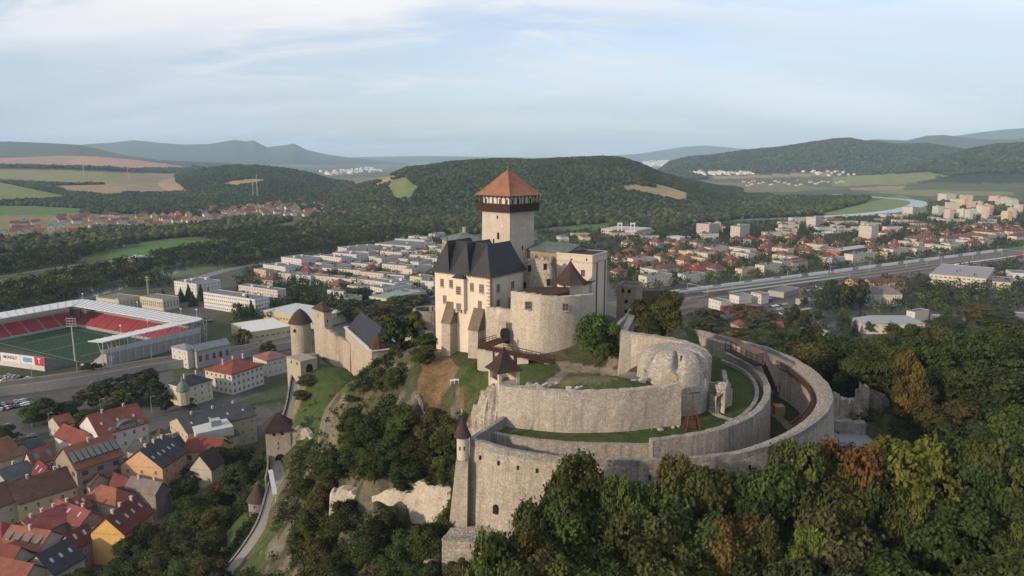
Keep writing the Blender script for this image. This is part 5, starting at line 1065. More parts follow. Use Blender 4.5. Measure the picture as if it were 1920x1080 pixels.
def station():
    a, b = RAIL; t = (b-a).normalized(); nn = Vector((-t.y, t.x, 0)); ln = (b-a).length
    def strip(nm, o0, o1, z, m, kind='structure'):
        mb = MB(); mb.poly([a+nn*o0+Vector((0,0,z)), b+nn*o0+Vector((0,0,z)), b+nn*o1+Vector((0,0,z)), a+nn*o1+Vector((0,0,z))]); return mb.struct(nm, m)
    strip('railway', -62, 0, .18, plaster((.16,.135,.12), 'ballast_right', .2))
    for o in (-8, -20, -33, -47, -58):
        mb = MB(); 
        for w1 in (-.75, .75): mb.beam(a+nn*(o+w1)+Vector((0,0,.2)), b+nn*(o+w1)+Vector((0,0,.2)), .2, .2)
        mb.struct('railway_track', plain((.30,.24,.2), 'rail_rust', .5, .4))
    for o, l0, l1 in ((-14, .05, .5), (-27, .08, .55), (-40, .1, .5)):
        mb = MB(); mb.beam(a.lerp(b, l0)+nn*o, a.lerp(b, l1)+nn*o, 5, 1.0); mb.top('station_platform', plaster((.20,.19,.18)), 'long grey station platform between the railway tracks', 'platform', 'station platforms')
        mb = MB(); p, q = a.lerp(b, l0+.02)+nn*o, a.lerp(b, l0+.2)+nn*o; mb.beam(p+Vector((0,0,4.6)), q+Vector((0,0,4.6)), 6, .3)
        for k in range(9): z_ = p.lerp(q, k/8); mb.tube(z_+Vector((0,0,1)), z_+Vector((0,0,4.6)), .15, n=4)
        mb.top('platform_canopy', plain((.24,.26,.25), 'canopy_sheet', .7), 'flat grey canopy over the station platform', 'canopy', 'platform canopies')
    e = empty('noise_barrier', a.lerp(b, .4), 'long white and glass noise barrier along the railway', 'noise barrier')
    n = 70
    for k in range(n):
        p, q = a.lerp(b, .05+k/n*.80)+nn*1, a.lerp(b, .05+(k+.96)/n*.80)+nn*1
        mb = MB(); mb.beam(p, q, .3, 3.6 if k < 58 else 3.0); mb.build('barrier_panel', plain((.74,.76,.76) if (k < 58 and k % 4) else ((.28,.33,.36) if k < 58 else (.10,.36,.17)), 'barrier', .4), e)
    for k in range(26):
        p = a.lerp(b, .03+k*.037)+nn*(-24 if k % 2 else -1); mb = MB(); mb.tube(p, p+Vector((0,0,9.5)), .22, .14, 6); mb.tube(p+Vector((0,0,8.4)), p-nn*(5 if k % 2 == 0 else -5)+Vector((0,0,8.6)), .1, n=4)
        if k % 5 == 2: mb.tube(p+Vector((0,0,8.9)), p-nn*26+Vector((0,0,8.9)), .16, n=4); mb.tube(p-nn*26, p-nn*26+Vector((0,0,9.2)), .2, n=6)
        mb.top('catenary_mast', plain((.40,.41,.41), 'galvanised2', .5), 'grey steel catenary mast beside the station tracks', 'catenary mast', 'catenary masts along the station')
    p0 = a.lerp(b, .55)-nn*47; 
    e = empty('train', p0, 'long white passenger train with dark window band on the tracks', 'train')
    for k in range(6):
        p, q = a.lerp(b, .50+k*.029)-nn*47, a.lerp(b, .50+(k+.95)*.029)-nn*47; mb = MB(); mb.beam(p+Vector((0,0,.9)), q+Vector((0,0,.9)), 2.8, 2.7); c = mb.build('carriage', plain((.55,.53,.55) if k < 5 else (.35,.05,.12), 'train_paint', .4), e)
        mb = MB(); mb.beam(p+Vector((0,0,2.0)), q+Vector((0,0,2.0)), 2.9, .8); mb.build('window_band', glassm(), c)
station()
# ------------------------------------------------------------------ the near old town (each house from the photo)
RED, ORG, DRED, BRN, SLT = (.235,.085,.063), (.29,.12,.075), (.18,.055,.048), (.15,.085,.065), (.075,.08,.09)
H = house
H('corner_villa','grand white villa with red mansard roof and curved dormer','villa',(150,797),(186,818),xr=277,h=13,roof='gable',rh=6.9,wc=(.62,.62,.60),rc=RED,floors=3,skip=1,ww=1.3,wh=2,gap=3.4,band=(.6,.6,.58),chim=2,sky_=3)
H('office_building','large modern stone block with orange roof and row of metal dormers','office building',(104,862),(143,882),xr=230,h=15,roof='gable',rh=6.9,wc=(.30,.26,.21),rc=ORG,floors=4,ww=2.2,wh=1.8,gap=4.2,fc=(.16,.07,.05),dorm=8,chim=1)
H('town_house','narrow cream house with red roof left of the dormered block','house',(45,866),(62,874),xr=108,h=10,roof='gable',rh=5.2,wc=(.60,.52,.38),rc=ORG,floors=3,dorm=2)
H('burgher_house','peach gabled house with long black roof below the villa','house',(226,872),(304,878),xr=348,h=11.5,roof='gable',rh=6.9,wc=(.68,.43,.25),rc=SLT,floors=3,skip=0,ww=1.1,wh=1.7,gap=4.6,sky_=5,chim=3,fc=(.5,.46,.4))
H('row_house','long yellow two storey house with brown roof','house',(10,924),(35,946),xr=149,h=8.5,roof='gable',rh=6.0,wc=(.60,.52,.30),rc=BRN,floors=2,ww=1.1,wh=1.8,gap=3.4,chim=2,fc=(.62,.6,.55))
H('row_house','grey yellow two storey house with brown roof at the picture edge','house',(-65,940),(-28,961),xr=34,h=9,roof='gable',rh=5.6,wc=(.50,.46,.34),rc=BRN,floors=2,gap=3.6)
H('town_house','pale house with plain bright orange hipped roof','house',(158,934),(217,949),xr=254,h=7.5,roof='hip',along='u',rh=4.3,wc=(.50,.44,.38),rc=(.32,.125,.075),floors=2,gap=3.4)
H('gabled_house','bright orange-yellow gable house with long dark red roof','house',(170,999),(233,1003),xr=286,h=11,roof='gable',rh=5.6,wc=(.72,.44,.16),rc=DRED,floors=0,sky_=4,chim=3)
H('workshop','brown-grey house with rusty metal roof beside black-roofed house','house',(236,915),(291,928),xr=317,h=9,roof='gable',along='u',rh=3.4,wc=(.28,.23,.20),rc=(.24,.19,.18),floors=1,chim=2)
H('low_wing','low wing with dark red roof before the peach house','house',(205,908),(240,925),xr=262,h=7,roof='gable',along='u',rh=3.9,wc=(.45,.38,.3),rc=DRED)
H('arcaded_house','yellow arcaded courtyard house with rusty red roof','house',(344,846),(408,850),xr=432,h=10,roof='gable',along='u',rh=4.3,wc=(.62,.50,.26),rc=(.24,.07,.05),floors=2,ww=2.0,wh=2.2,gap=3.8,fc=(.4,.3,.15))
H('gabled_house','pale white gable house with dark brown roof at the trees','house',(356,878),(396,882),xr=420,h=9,roof='gable',rh=6.0,wc=(.52,.47,.38),rc=(.08,.055,.05),floors=0)
H('courtyard_house','broad house with faded pink-red sheet roof at lower left','house',(22,985),(70,1003),xr=140,h=8,roof='gable',rh=3.4,wc=(.4,.33,.3),rc=(.30,.10,.09),chim=3)
H('courtyard_house','faded red roofed courtyard wing with white skylights','house',(88,962),(150,986),xr=192,h=8,roof='gable',along='u',rh=3.4,wc=(.4,.3,.28),rc=(.27,.085,.075),chim=2,sky_=3)
H('courtyard_house','orange-brown roofed wing with small dormers in lower left corner','house',(0,1022),(72,1034),xr=122,h=8,roof='gable',along='u',rh=4.3,wc=(.66,.63,.58),rc=(.33,.13,.08),floors=1,dorm=4,chim=1)
H('courtyard_house','dark red roofed wing left of the orange-yellow gable house','house',(112,1020),(140,1030),xr=178,h=8,roof='gable',rh=4.3,wc=(.35,.25,.2),rc=DRED,floors=2,sky_=2)
H('slate_house','house with big plain dark slate roof near the bottom left','house',(44,1062),(102,1078),xr=118,h=7,roof='gable',along='v',rh=5.2,wc=(.5,.48,.45),rc=(.06,.065,.075),sky_=3)
H('side_house','deep red roofed house at the left picture edge','house',(-50,1004),(5,1024),xr=60,h=8,roof='hip',rh=4.3,wc=(.6,.55,.5),rc=(.25,.05,.06))
H('side_house','grey roofed low house behind the long yellow house','house',(-20,890),(15,905),xr=75,h=8,roof='gable',rh=3.4,wc=(.4,.38,.35),rc=(.10,.11,.12),chim=1)
H('side_house','raspberry red sheet roofed house behind the brown ridge','house',(55,888),(70,903),xr=112,h=7.5,roof='gable',along='u',rh=4.3,wc=(.6,.55,.45),rc=(.22,.045,.06),sky_=2)
H('side_house','brown tiled house at the left edge above the grey roofs','house',(-60,850),(-12,870),xr=42,h=9,roof='gable',rh=6.0,wc=(.5,.42,.35),rc=(.22,.10,.07),chim=1)
H('side_house','low dark roofed annex beside the orange roofed house','house',(30,838),(60,846),xr=88,h=6,roof='gable',rh=2.6,wc=(.5,.48,.45),rc=(.07,.075,.085))
H('terrace_house','red roofed wing joined to the left of the white villa','house',(102,818),(150,838),xr=190,h=8,roof='gable',along='u',rh=4.3,wc=(.66,.64,.6),rc=(.26,.075,.055))
H('slate_house','steep black roofed house right of the peach gable','house',(296,838),(330,850),xr=352,h=10,roof='gable',rh=5.2,wc=(.3,.27,.24),rc=(.06,.065,.075),chim=5)
H('monastery_wing','long slate roofed wing running to the cliff foot','institution',(318,790),(352,812),xr=480,h=13,roof='gable',rh=4.3,wc=(.50,.44,.32),rc=(.085,.09,.10),floors=3,gap=3.8,chim=3,sky_=4)
H('monastery_wing','short slate roofed wing with cream gable and glass box','institution',(384,808),(425,822),xr=447,h=10,roof='gable',rh=3.4,wc=(.58,.50,.30),rc=(.075,.085,.09),floors=2,sky_=2)
H('monastery_wing','cream block with tall windows at the foot of the cliff','institution',(418,768),(440,777),xr=478,h=13,roof='hip',rh=2.6,wc=(.52,.46,.34),rc=(.08,.085,.09),floors=3,gap=3)
H('yellow_villa','pale yellow villa with dark hipped roof by the railway','villa',(317,719),(345,727),xr=397,h=11,roof='hip',rh=3.9,wc=(.62,.58,.42),rc=(.05,.055,.065),floors=3,gap=3.2,chim=2,band=(.6,.58,.5))
H('hotel','long white and brown house with bright red roof by the railway','hotel',(384,692),(434,702),xr=493,h=12,roof='hip',rh=4.7,wc=(.60,.56,.50),rc=(.27,.075,.055),floors=3,gap=3.0,chim=3,fc=(.3,.2,.15),band=(.35,.14,.08))
H('villa','white villa with pinkish red metal roof under the cliff','villa',(474,668),(500,677),xr=540,h=10,roof='hip',rh=3.4,wc=(.58,.53,.48),rc=(.29,.13,.12),floors=2,gap=3)
H('boiler_house','grey plastered hall with grey roof and red framed windows','hall',(352,654),(368,659),xr=431,h=11,roof='gable',along='v',rh=3.0,wc=(.36,.35,.34),rc=(.23,.26,.29),floors=1,ww=2.2,wh=4,gap=4.2,fc=(.35,.08,.07),faces='v')
H('boiler_house','tall white fronted block joined to the grey hall','hall',(321,650),(351,657),xr=372,h=12,roof='hip',rh=2.6,wc=(.56,.54,.52),rc=(.23,.26,.29),floors=3,gap=4)
H('back_house','small rust roofed house between villa wing and street','house',(90,790),(112,800),xr=140,h=7,roof='gable',rh=3.4,wc=(.5,.46,.4),rc=(.24,.09,.06),floors=1)
H('back_house','dark roofed courtyard building behind the peach gable','house',(238,845),(262,852),xr=296,h=8,roof='gable',along='u',rh=3.4,wc=(.4,.36,.3),rc=(.08,.085,.09),floors=1,chim=1)
H('back_house','brown roofed lean house squeezed beside the long yellow house','house',(148,905),(168,913),xr=205,h=8,roof='gable',along='u',rh=3.4,wc=(.45,.4,.32),rc=(.15,.08,.06),chim=1)
H('back_house','narrow red roofed house between yellow house and orange roof','house',(120,945),(150,958),xr=172,h=7,roof='gable',rh=3.4,wc=(.5,.42,.33),rc=(.26,.08,.06),sky_=2)
H('back_house','grey sheet roofed hall in the courtyard of faded red roofs','house',(150,1000),(172,1010),xr=190,h=6,roof='gable',rh=1.7,wc=(.4,.38,.36),rc=(.2,.21,.24))
H('back_house','white walled house with dark red roof in the bottom left corner','house',(-40,1048),(20,1062),xr=62,h=8,roof='gable',along='u',rh=4.3,wc=(.62,.6,.56),rc=(.2,.06,.05),floors=2)
H('back_house','brick red roofed house at the bottom edge before the slate roof','house',(-20,1085),(40,1098),xr=90,h=8,roof='gable',along='u',rh=4.3,wc=(.5,.45,.4),rc=(.27,.10,.07))
H('back_house','small orange roofed house poking up at the bottom edge','house',(205,1072),(250,1080),xr=285,h=6,roof='gable',along='u',rh=2.6,wc=(.5,.42,.35),rc=(.33,.12,.07))
H('back_house','cream shop house with brown roof by the villa corner','house',(284,812),(300,818),xr=318,h=8,roof='hip',rh=2.6,wc=(.52,.48,.4),rc=(.12,.08,.065),floors=2)
def villa_extras():
    r = [o for o in TOPS if o.get('label', '').startswith('grand white villa')][0]; fr = Frame(150,797,186,818,277,z=13)
    for t, rr in ((.28, 1.6), (.58, 4.0), (.86, 1.6)):
        c = Vector(fr.q(1.2, fr.lv*t, 13)); mb = MB(); a = fr.ey; n_ = -fr.ex; ring = [c+a*(rr*math.cos(x))+Vector((0, 0, 1.0+rr*.62*math.sin(x))) for x in [math.pi*k/12 for k in range(13)]]+[c-a*rr, c+a*rr]
        mb.hexa([x+n_*1.0 for x in ring], [x-n_*2.5 for x in ring]); d = mb.build('arched_dormer', plain((.10,.115,.12), 'dormer_lead', .5), r)
        for k in range(2 if rr < 2 else 5): q = c+a*((k-(0.5 if rr < 2 else 2))*1.35)+n_*1.05+Vector((0, 0, 1.15)); window(None, q-r.location, n_, 1.1, 1.3, 2, 2).parent = d
    e = empty('onion_tower', P(345, 757, 8), 'small green copper onion dome above the slate roofs', 'dome'); c = P(345, 757, 8); mb = MB(); mb.cone((c.x, c.y), [(3.0, 8), (3.0, 15.2)], 8); mb.build('drum', plaster((.5,.44,.32)), e)
    mb = MB(); mb.cone((c.x, c.y), [(3.3, 15), (3.3, 15.4), (2.6, 16.2), (2.7, 17.2), (1.9, 18.6), (.7, 19.6), (.5, 20.4), (.7, 20.9), (.05, 22.3)], 12); mb.build('dome_roof', plain((.12,.19,.14), 'copper_dome', .5), e, smooth=True)
    e = empty('roof_lightwell', P(398, 800, 14), 'white glazed roof light box on the slate complex', 'skylight box'); c = P(398, 800, 14); mb = MB(); mb.box((c.x, c.y, 2), (15, 12, 12.4), R(35)); mb.build('terrace', plaster((.55,.56,.57)), e)
    mb = MB(); mb.box((c.x+1, c.y+1, 14.4), (4.2, 4, 2.6), R(35)); mb.build('glass_box', plain((.30,.34,.36), 'glass_box', .2), e)
    # writing on the hotel wall and the stadium are below
villa_extras()
# ------------------------------------------------------------------ middle distance, from the photo
WC, CC, YC, GC = (.62,.62,.61), (.58,.53,.43), (.62,.55,.34), (.42,.42,.42)
FR = (.15,.15,.16); FL = dict(roof='flat', rc=FR, rmat=plain(FR, 'flat_roof', .85), gap=3.4, ww=1.5, wh=1.4, floors=3, h=10)
def F(name, label, cat, a, b, xr, **k): d = dict(FL); d.update(k); return H(name, label, cat, a, b, xr=xr, **d)
F('sports_hall','yellow and white hall with white roof beside the car park','hall',(433,607),(466,624),545,h=8,floors=1,ww=3,wh=1.6,wc=(.60,.50,.28),rmat=plain((.6,.6,.58)))
F('low_annex','low yellow annex with strip windows right of the white-roofed hall','hall',(500,616),(519,622),548,h=5,floors=1,wc=(.60,.50,.28))
F('large_hall','wide flat hall with light grey roof and yellow band','hall',(494,582),(590,597),648,h=9,floors=1,ww=3,wh=1.5,wc=(.55,.47,.28),rmat=plain((.46,.48,.50)))
F('office_slab','broad white office slab with dense grid of windows','office building',(381,548),(478,562),None,dep=15,h=14,floors=4,wc=(.66,.67,.64),gap=2.6,ww=1.7,hut=1)
F('white_block','white flat block with pink facade behind the office slab','apartment block',(447,535),(520,545),536,h=12,floors=4,wc=(.60,.54,.52),hut=2)
F('white_block','long stepped white block at the left end of the quarter','apartment block',(326,527),(368,533),413,h=13,floors=4,wc=WC,hut=3)
F('colonnade_building','long cream building with tall pilasters near the river','office building',(262,556),(305,562),335,h=10,floors=1,ww=1.4,wh=6,gap=2.6,wc=(.56,.50,.40))
F('colonnade_building','cream square pavilion with columns left of the pilastered building','office building',(180,558),(222,563),262,h=9,floors=1,ww=1.2,wh=5,gap=3,wc=(.58,.50,.36))
F('apartment_slab','long white five storey slab by the trees','apartment block',(527,482),(565,487),600,h=15,floors=5,wc=WC,hut=2)
F('apartment_slab','white terraced block before the long five storey slab','apartment block',(493,496),(535,501),562,h=13,floors=4,wc=WC,hut=2)
F('apartment_slab','white stepped block with penthouse terraces right of the slab','apartment block',(600,479),(640,484),660,h=12,floors=4,wc=WC,hut=2)
F('apartment_slab','white flat block above the stepped block','apartment block',(624,474),(668,478),690,h=13,floors=4,wc=WC,hut=2)
F('apartment_slab','long grey white block against the river wood','apartment block',(633,463),(650,466),708,h=13,floors=4,wc=(.52,.50,.47),hut=3)
F('cube_block','peach cube block beside the motorway','apartment block',(476,504),(498,507),513,h=11,floors=3,wc=(.58,.42,.32))
F('white_block','white L-shaped block with red edge below the keep forest','apartment block',(703,457),(770,462),812,h=12,floors=4,wc=(.60,.60,.6),hut=1)
F('apartment_block','white block with rows of bays in the middle of the quarter','apartment block',(694,537),(718,542),772,h=11,floors=4,wc=WC,hut=2)
F('apartment_block','white block stepping up the street near the palace','apartment block',(706,528),(740,533),775,h=12,floors=4,wc=WC,hut=2)
F('apartment_block','pale yellow block near the palace wall','apartment block',(768,518),(790,521),812,h=11,floors=3,wc=YC,hut=1)
F('school','school with grey-green flat roof close to the palace','school',(692,556),(725,561),790,h=9,floors=2,wc=(.58,.56,.50),rmat=plain((.22,.27,.24)))
F('long_hall','long low grey roofed hall left of the palace','hall',(700,548),(760,556),815,h=7,floors=1,wc=(.5,.5,.5))
F('ice_hall','big white hall with red roof edge and twin pylons','sports hall',(1127,429),(1194,433),1222,h=13,floors=2,ww=3,wh=2.5,gap=4,wc=(.58,.58,.58),rmat=plain((.42,.38,.42)),band=(.50,.03,.07))
for px in (1162, 1186):
    p = P(px, 432, 13); mb = MB(); mb.box((p.x-3, p.y, 12), (1.6, 2, 14)); mb.box((p.x+3, p.y, 12), (1.6, 2, 14)); mb.box((p.x, p.y, 23), (8, 1.8, 2)); o = mb.top('roof_pylon', plain((.6,.6,.6)), 'white portal pylon rising through the red-edged hall roof', 'pylon', 'twin pylons of the big hall')
F('side_pavilion','small yellow box building at the right end of big hall','pavilion',(1196,438),(1207,439),1212,h=8,floors=0,wc=(.62,.48,.12)); F('side_pavilion','yellow box block against the hall corner','pavilion',(1214,431),(1222,432),1228,h=8,floors=0,wc=(.62,.48,.12))
TW = dict(h=26, floors=8, gap=3.2, ww=1.6, wh=1.5, hut=1)
for a, b, xr, c, nm, hh in (((1306,419),(1330,421),1349,(.52,.42,.40),'red and white',22),((1340,416),(1344,417),1352,(.36,.50,.44),'mint green',22),((1370,424),(1388,425),1406,(.56,.50,.43),'cream',23),((1512,407),(1530,408),1543,(.60,.50,.48),'pale pink',22),((1611,423),(1635,425),1648,(.58,.52,.45),'cream and brown',25),((1693,388),(1712,389),1723,(.58,.52,.48),'pink banded',24),((1772,379),(1780,380),1800,(.60,.55,.42),'pale yellow',24)):
    F('tower_block', nm+' tall tower block standing above the trees on the right', 'tower block', a, b, xr, **dict(TW, wc=c, h=hh))
cl = random.Random(5)
for i in range(26):
    px = 1738+cl.random()*165; py = 362+cl.random()*30+(px-1738)*.03; w1 = cl.uniform(8, 17); c = cl.choice([(.62,.45,.42),(.60,.52,.42),(.58,.56,.52),(.62,.50,.30),(.50,.55,.46),(.60,.42,.38)])
    F('panel_block', cl.choice(['pink','cream','pale','ochre','greenish'])+' panel block in the far right housing estate', 'panel block', (px, py), (px+w1, py+1), px+w1*cl.uniform(1.3, 2.2), **dict(TW, wc=c, h=cl.choice([24,24,18]), gap=4, floors=6))
F('school_block','long cream and white school with ribbon windows right of railway','school',(1743,514),(1849,523),1864,h=11,floors=3,ww=3.2,wh=1.7,gap=4,wc=(.62,.58,.46),rmat=plain((.25,.24,.24)))
F('school_block','lower yellowish wing right of the long cream school','school',(1850,527),(1895,531),1902,h=8,floors=2,ww=3,gap=4,wc=(.60,.54,.36))
H('barracks','long cream building with pale blue-grey hipped roof among trees','office building',(1598,597),(1619,607),xr=1735,h=8,roof='hip',rh=4.5,wc=(.62,.56,.44),rc=(.40,.43,.48),floors=2,gap=4,rmat=plain((.25,.27,.30), 'sheet_roof', .6))
H('annex_house','flat white annex right of the blue-grey roof','office building',(1700,583),(1716,586),xr=1742,h=8,roof='flat',wc=(.62,.60,.56),rmat=plain((.1,.1,.11)),floors=2)
H('yellow_house','yellow house with wide grey roof near the ring wall trees','house',(1512,622),(1558,648),xr=1600,h=8,roof='hip',rh=3,wc=(.62,.48,.22),floors=2,gap=3.6,rmat=plain((.25,.27,.30), 'sheet_roof', .6))
H('yellow_house','yellow wing with light grey roof left of the wide one','house',(1484,618),(1513,626),xr=1552,h=7,roof='hip',rh=3,wc=(.62,.48,.24),floors=1,rmat=plain((.25,.27,.30), 'sheet_roof', .6))
H('white_house','white house with red roof beside a dark spruce','house',(1440,612),(1448,616),xr=1470,h=8,roof='gable',rh=4,wc=(.62,.6,.55),rc=(.26,.08,.065),floors=1)
H('red_house','low house with orange red roof between autumn trees','house',(1370,606),(1385,612),xr=1402,h=6,roof='hip',rh=4,wc=(.5,.45,.4),rc=(.26,.10,.07))
H('mansion','white mansion with grey-brown hipped roof beside poplars','mansion',(1612,545),(1626,551),xr=1692,h=11,roof='hip',rh=6,wc=(.62,.56,.50),rc=(.22,.19,.18),floors=3,gap=3.6,dorm=1,chim=2)
H('workshop_row','low ochre shed with brown red roof along the tracks','shed',(1585,525),(1605,530),xr=1622,h=6,roof='gable',rh=3,wc=(.52,.36,.2),rc=(.20,.08,.06))
H('workshop_row','long dark red warehouse roof beside the tracks','shed',(1618,526),(1632,530),xr=1698,h=6,roof='gable',rh=3,wc=(.45,.34,.26),rc=(.17,.065,.055))
F('station_house','white cube of the station front','station building',(1329,560),(1352,566),1369,h=8,floors=2,wc=(.60,.58,.54)); F('station_house','white long upper storey of the station','station building',(1368,552),(1386,556),1410,h=9,floors=1,wc=(.62,.60,.57)); F('station_house','white and red end block of the station','station building',(1408,548),(1428,552),1442,h=9,floors=2,wc=(.60,.56,.54),band=(.4,.03,.05))
F('station_canopy','long dark red station canopy facing the square','canopy',(1350,573),(1368,579),1432,h=4.5,floors=0,wc=(.20,.035,.045),rmat=plain((.15,.10,.10)))
F('low_shop','flat grey shop roof at the station square','shop',(1492,560),(1510,565),1560,h=5,floors=0,wc=(.4,.38,.36)); F('low_shop','light grey flat kiosk roof before the poplars','shop',(1440,545),(1470,549),1500,h=5,floors=0,wc=(.4,.38,.36))
F('bus_canopy','long flat grey bus station canopy at the right','canopy',(1745,589),(1750,592),1812,h=5,floors=0,wc=(.2,.2,.2),rmat=plain((.33,.35,.37))); F('bus_canopy','grey canopy continuing to the right picture edge','canopy',(1862,583),(1868,586),1935,h=5,floors=0,wc=(.2,.2,.2),rmat=plain((.33,.35,.37)))
F('depot','dark grey roofed depot with white parapet at right edge','depot',(1886,506),(1900,512),1960,h=9,floors=0,wc=(.62,.62,.62),rmat=plain((.12,.13,.15)))
F('depot','flat roofed white store beside the depot','depot',(1830,507),(1850,511),1882,h=6,floors=1,wc=(.5,.48,.45)); F('industrial_hall','red and grey industrial hall inside the right quarter','hall',(1548,468),(1576,471),1638,h=9,floors=1,wc=(.40,.14,.12),rmat=plain((.36,.38,.40)))
F('industrial_hall','white hall with pale roof amid trees on the right','hall',(1522,437),(1545,439),1578,h=8,floors=1,wc=(.62,.60,.58),rmat=plain((.55,.55,.55))); F('industrial_hall','light blue roofed hall left of the cream tower','hall',(1250,443),(1275,446),1296,h=7,floors=0,wc=(.5,.5,.5),rmat=plain((.40,.46,.52)))
F('boat_house','green and yellow flat hall by the left river','hall',(178,492),(185,494),218,h=6,floors=0,wc=(.62,.60,.24),rmat=plain((.08,.28,.16))); F('boat_house','blue-grey gabled hall by the left river','hall',(230,480),(270,484),288,h=8,floors=0,wc=(.50,.52,.55),rmat=plain((.30,.34,.38)))
F('club_house','white club house with grey roof by the green pitch','club house',(436,455),(442,456),472,h=6,floors=1,wc=(.62,.6,.58))
# ------------------------------------------------------------------ streets of repeated houses
PR = {}
def proto(kind, w_, l_, h, roof, rh, wc, rc, floors, lod=0):
    e = empty('cottage' if kind == 'v' else 'house' if l_ < 20 else 'apartment_block', (0, 0, 0)); ring = [(-w_/2, -l_/2), (w_/2, -l_/2), (w_/2, l_/2), (-w_/2, l_/2)]
    class G: pass
    fr = Frame.__new__(Frame); fr.F = Vector((w_/2, -l_/2, 0)); fr.ex = Vector((-1, 0, 0)); fr.ey = Vector((0, 1, 0)); fr.lu = w_; fr.lv = l_; fr.z = h
    wm = MB(); rm = MB(); wm.prism(ring, -4, h-(.3 if roof == 'flat' else 0))
    if roof == 'flat':
        for (p, q) in zip(fr.ring(h-.3), fr.ring(h-.3)[1:]+fr.ring(h-.3)[:1]): wm.beam(p, q, .3, .6)
        rm.prism([p[:2] for p in fr.ring(0, -.2)], h-.28, h+.05); rm.box((w_*.1, l_*.1, h), (3, 4, 2.2))
    else: roofmesh(rm, fr, h, roof, rh, .6, along='v' if l_ > w_ else 'u', gm=wm)
    wm.build('wall', plaster(wc), e); r_ = rm.build('roof', plain(FR, 'flat_roof', .85) if roof == 'flat' else tiles(rc), e)
    if roof != 'flat': cb = MB(); cb.box((w_*.12, l_*.1, h+rh*.5), (.8, .8, rh*.5+1)); cb.build('chimney', plaster((.5,.42,.36)), r_)
    if lod == 0:
        fh = (h-.5)/floors
        for nrm, ln, base in ((Vector((0, -1, 0)), w_, (0, -l_/2)), (Vector((-1, 0, 0)), l_, (-w_/2, 0)), (Vector((1, 0, 0)), l_, (w_/2, 0))):
            n = max(2, int(ln/(3.6 if l_ < 20 else 4.6)))
            for f in range(floors):
                for i in range(n):
                    t = (i+.5)/n*ln-ln/2; p = (base[0]+(t if nrm.y else 0), base[1]+(t if nrm.x else 0), fh*(f+.55)); window(e, p, nrm, 1.5 if l_ > 20 else 1.2, 1.5, 2, 1)
    else:
        for i in (-1, 1):
            d_ = window(e, (i*w_*.22, -l_/2, 1.6), Vector((0, -1, 0)), 1.3, 1.4, 2, 1)
    return e
used_pts = []
def scatter(protos, poly, yaw, sx, sy, jit, n_max, labels, cat, group, seed, dmin=10, z0=None, skip=.15):
    """street grid of houses clipped to a photo polygon; each is a thing of its own"""
    rg = random.Random(seed); W = [P(x, y, 0) for x, y in poly]; c = sum(W, Vector())/len(W); e1 = Vector((math.cos(yaw), math.sin(yaw), 0)); e2 = Vector((-e1.y, e1.x, 0)); sp = max((w_-c).length for w_ in W); cand = []
    for i in range(int(-sp/sx), int(sp/sx)+1):
        for j in range(int(-sp/sy), int(sp/sy)+1):
            if rg.random() < skip: continue
            p = c+e1*(i*sx+rg.uniform(-jit, jit))+e2*(j*sy+rg.uniform(-jit, jit)); z = 0
            px, py = pix((p.x, p.y, z))
            if -60 < px < 1980 and p.y > 0 and bool(inpoly(np.array([px]), np.array([py]), poly)[0]):
                if all((p.x-q[0])**2+(p.y-q[1])**2 > (q[2]+dmin)**2 for q in used_pts): cand.append(p)
    rg.shuffle(cand); cand = cand[:n_max]
    for p in cand:
        k = rg.randrange(len(protos)); e, lb, rad = protos[k]; c_ = copy_tree(e); z = tz(p.x, p.y) if z0 is None else z0
        c_.location = (p.x, p.y, z); c_.rotation_euler = (0, 0, yaw+rg.choice([0, math.pi/2, 0])+rg.uniform(-.05, .05)-0*math.pi); s_ = rg.uniform(.9, 1.12); c_.scale = (s_, s_, s_*rg.uniform(.92, 1.1)); used_pts.append((p.x, p.y, rad)); tag(c_, lb+' '+labels, cat, group)
for o in list(TOPS):                                       # keep clear of what already stands
    if o.type == 'EMPTY': used_pts.append((o.location.x, o.location.y, 12 if o.location.y < 900 else 16))
HP = [(proto('h', 15, 13, 7.0, 'hip', 4.6, wc, rc, 2), lb, 6) for wc, rc, lb in (((.62,.58,.48),(.22,.095,.07),'cream house with red hipped roof'),((.60,.56,.50),(.18,.08,.065),'pale house with brown hipped roof'),((.58,.48,.30),(.25,.11,.075),'yellow house with rust red roof'),((.64,.64,.62),(.29,.07,.06),'white house with bright red roof'),((.58,.38,.30),(.22,.08,.06),'salmon house with red-brown roof'))]
HB = [(proto('b', 12, 30, 10, 'hip', 4, (.62,.56,.46), (.20,.085,.065), 3), 'long cream block with hipped roof', 14), (proto('b', 12, 34, 10.5, 'flat', 0, (.60,.55,.47), FR, 3), 'long cream flat-roofed block', 15), (proto('b', 12, 28, 10, 'flat', 0, (.55,.55,.54), FR, 3), 'long white flat-roofed block', 13), (proto('b', 11, 26, 9, 'flat', 0, (.60,.50,.34), FR, 3), 'ochre flat-roofed block', 12)]
FB = [(proto('f', 15, 19, 9.5, 'flat', 0, wc, FR, 3), lb, 7) for wc, lb in (((.62,.62,.61),'white flat-roofed house'),((.58,.55,.48),'beige flat-roofed house'),((.60,.54,.36),'pale yellow flat-roofed house'),((.50,.49,.47),'grey flat-roofed house'))]
VH = [(proto('v', 11.5, 15, 5.5, 'gable', 4.6, wc, rc, 1, 1), lb, 3) for wc, rc, lb in (((.66,.64,.6),(.27,.095,.075),'white cottage with red gable roof'),((.62,.56,.46),(.24,.09,.07),'cream cottage with brown roof'),((.66,.66,.66),(.12,.11,.11),'white cottage with grey roof'),((.66,.50,.30),(.30,.12,.08),'orange cottage with red roof'))]
HR = (.0)
RY = math.atan2((RAIL[1]-RAIL[0]).y, (RAIL[1]-RAIL[0]).x)
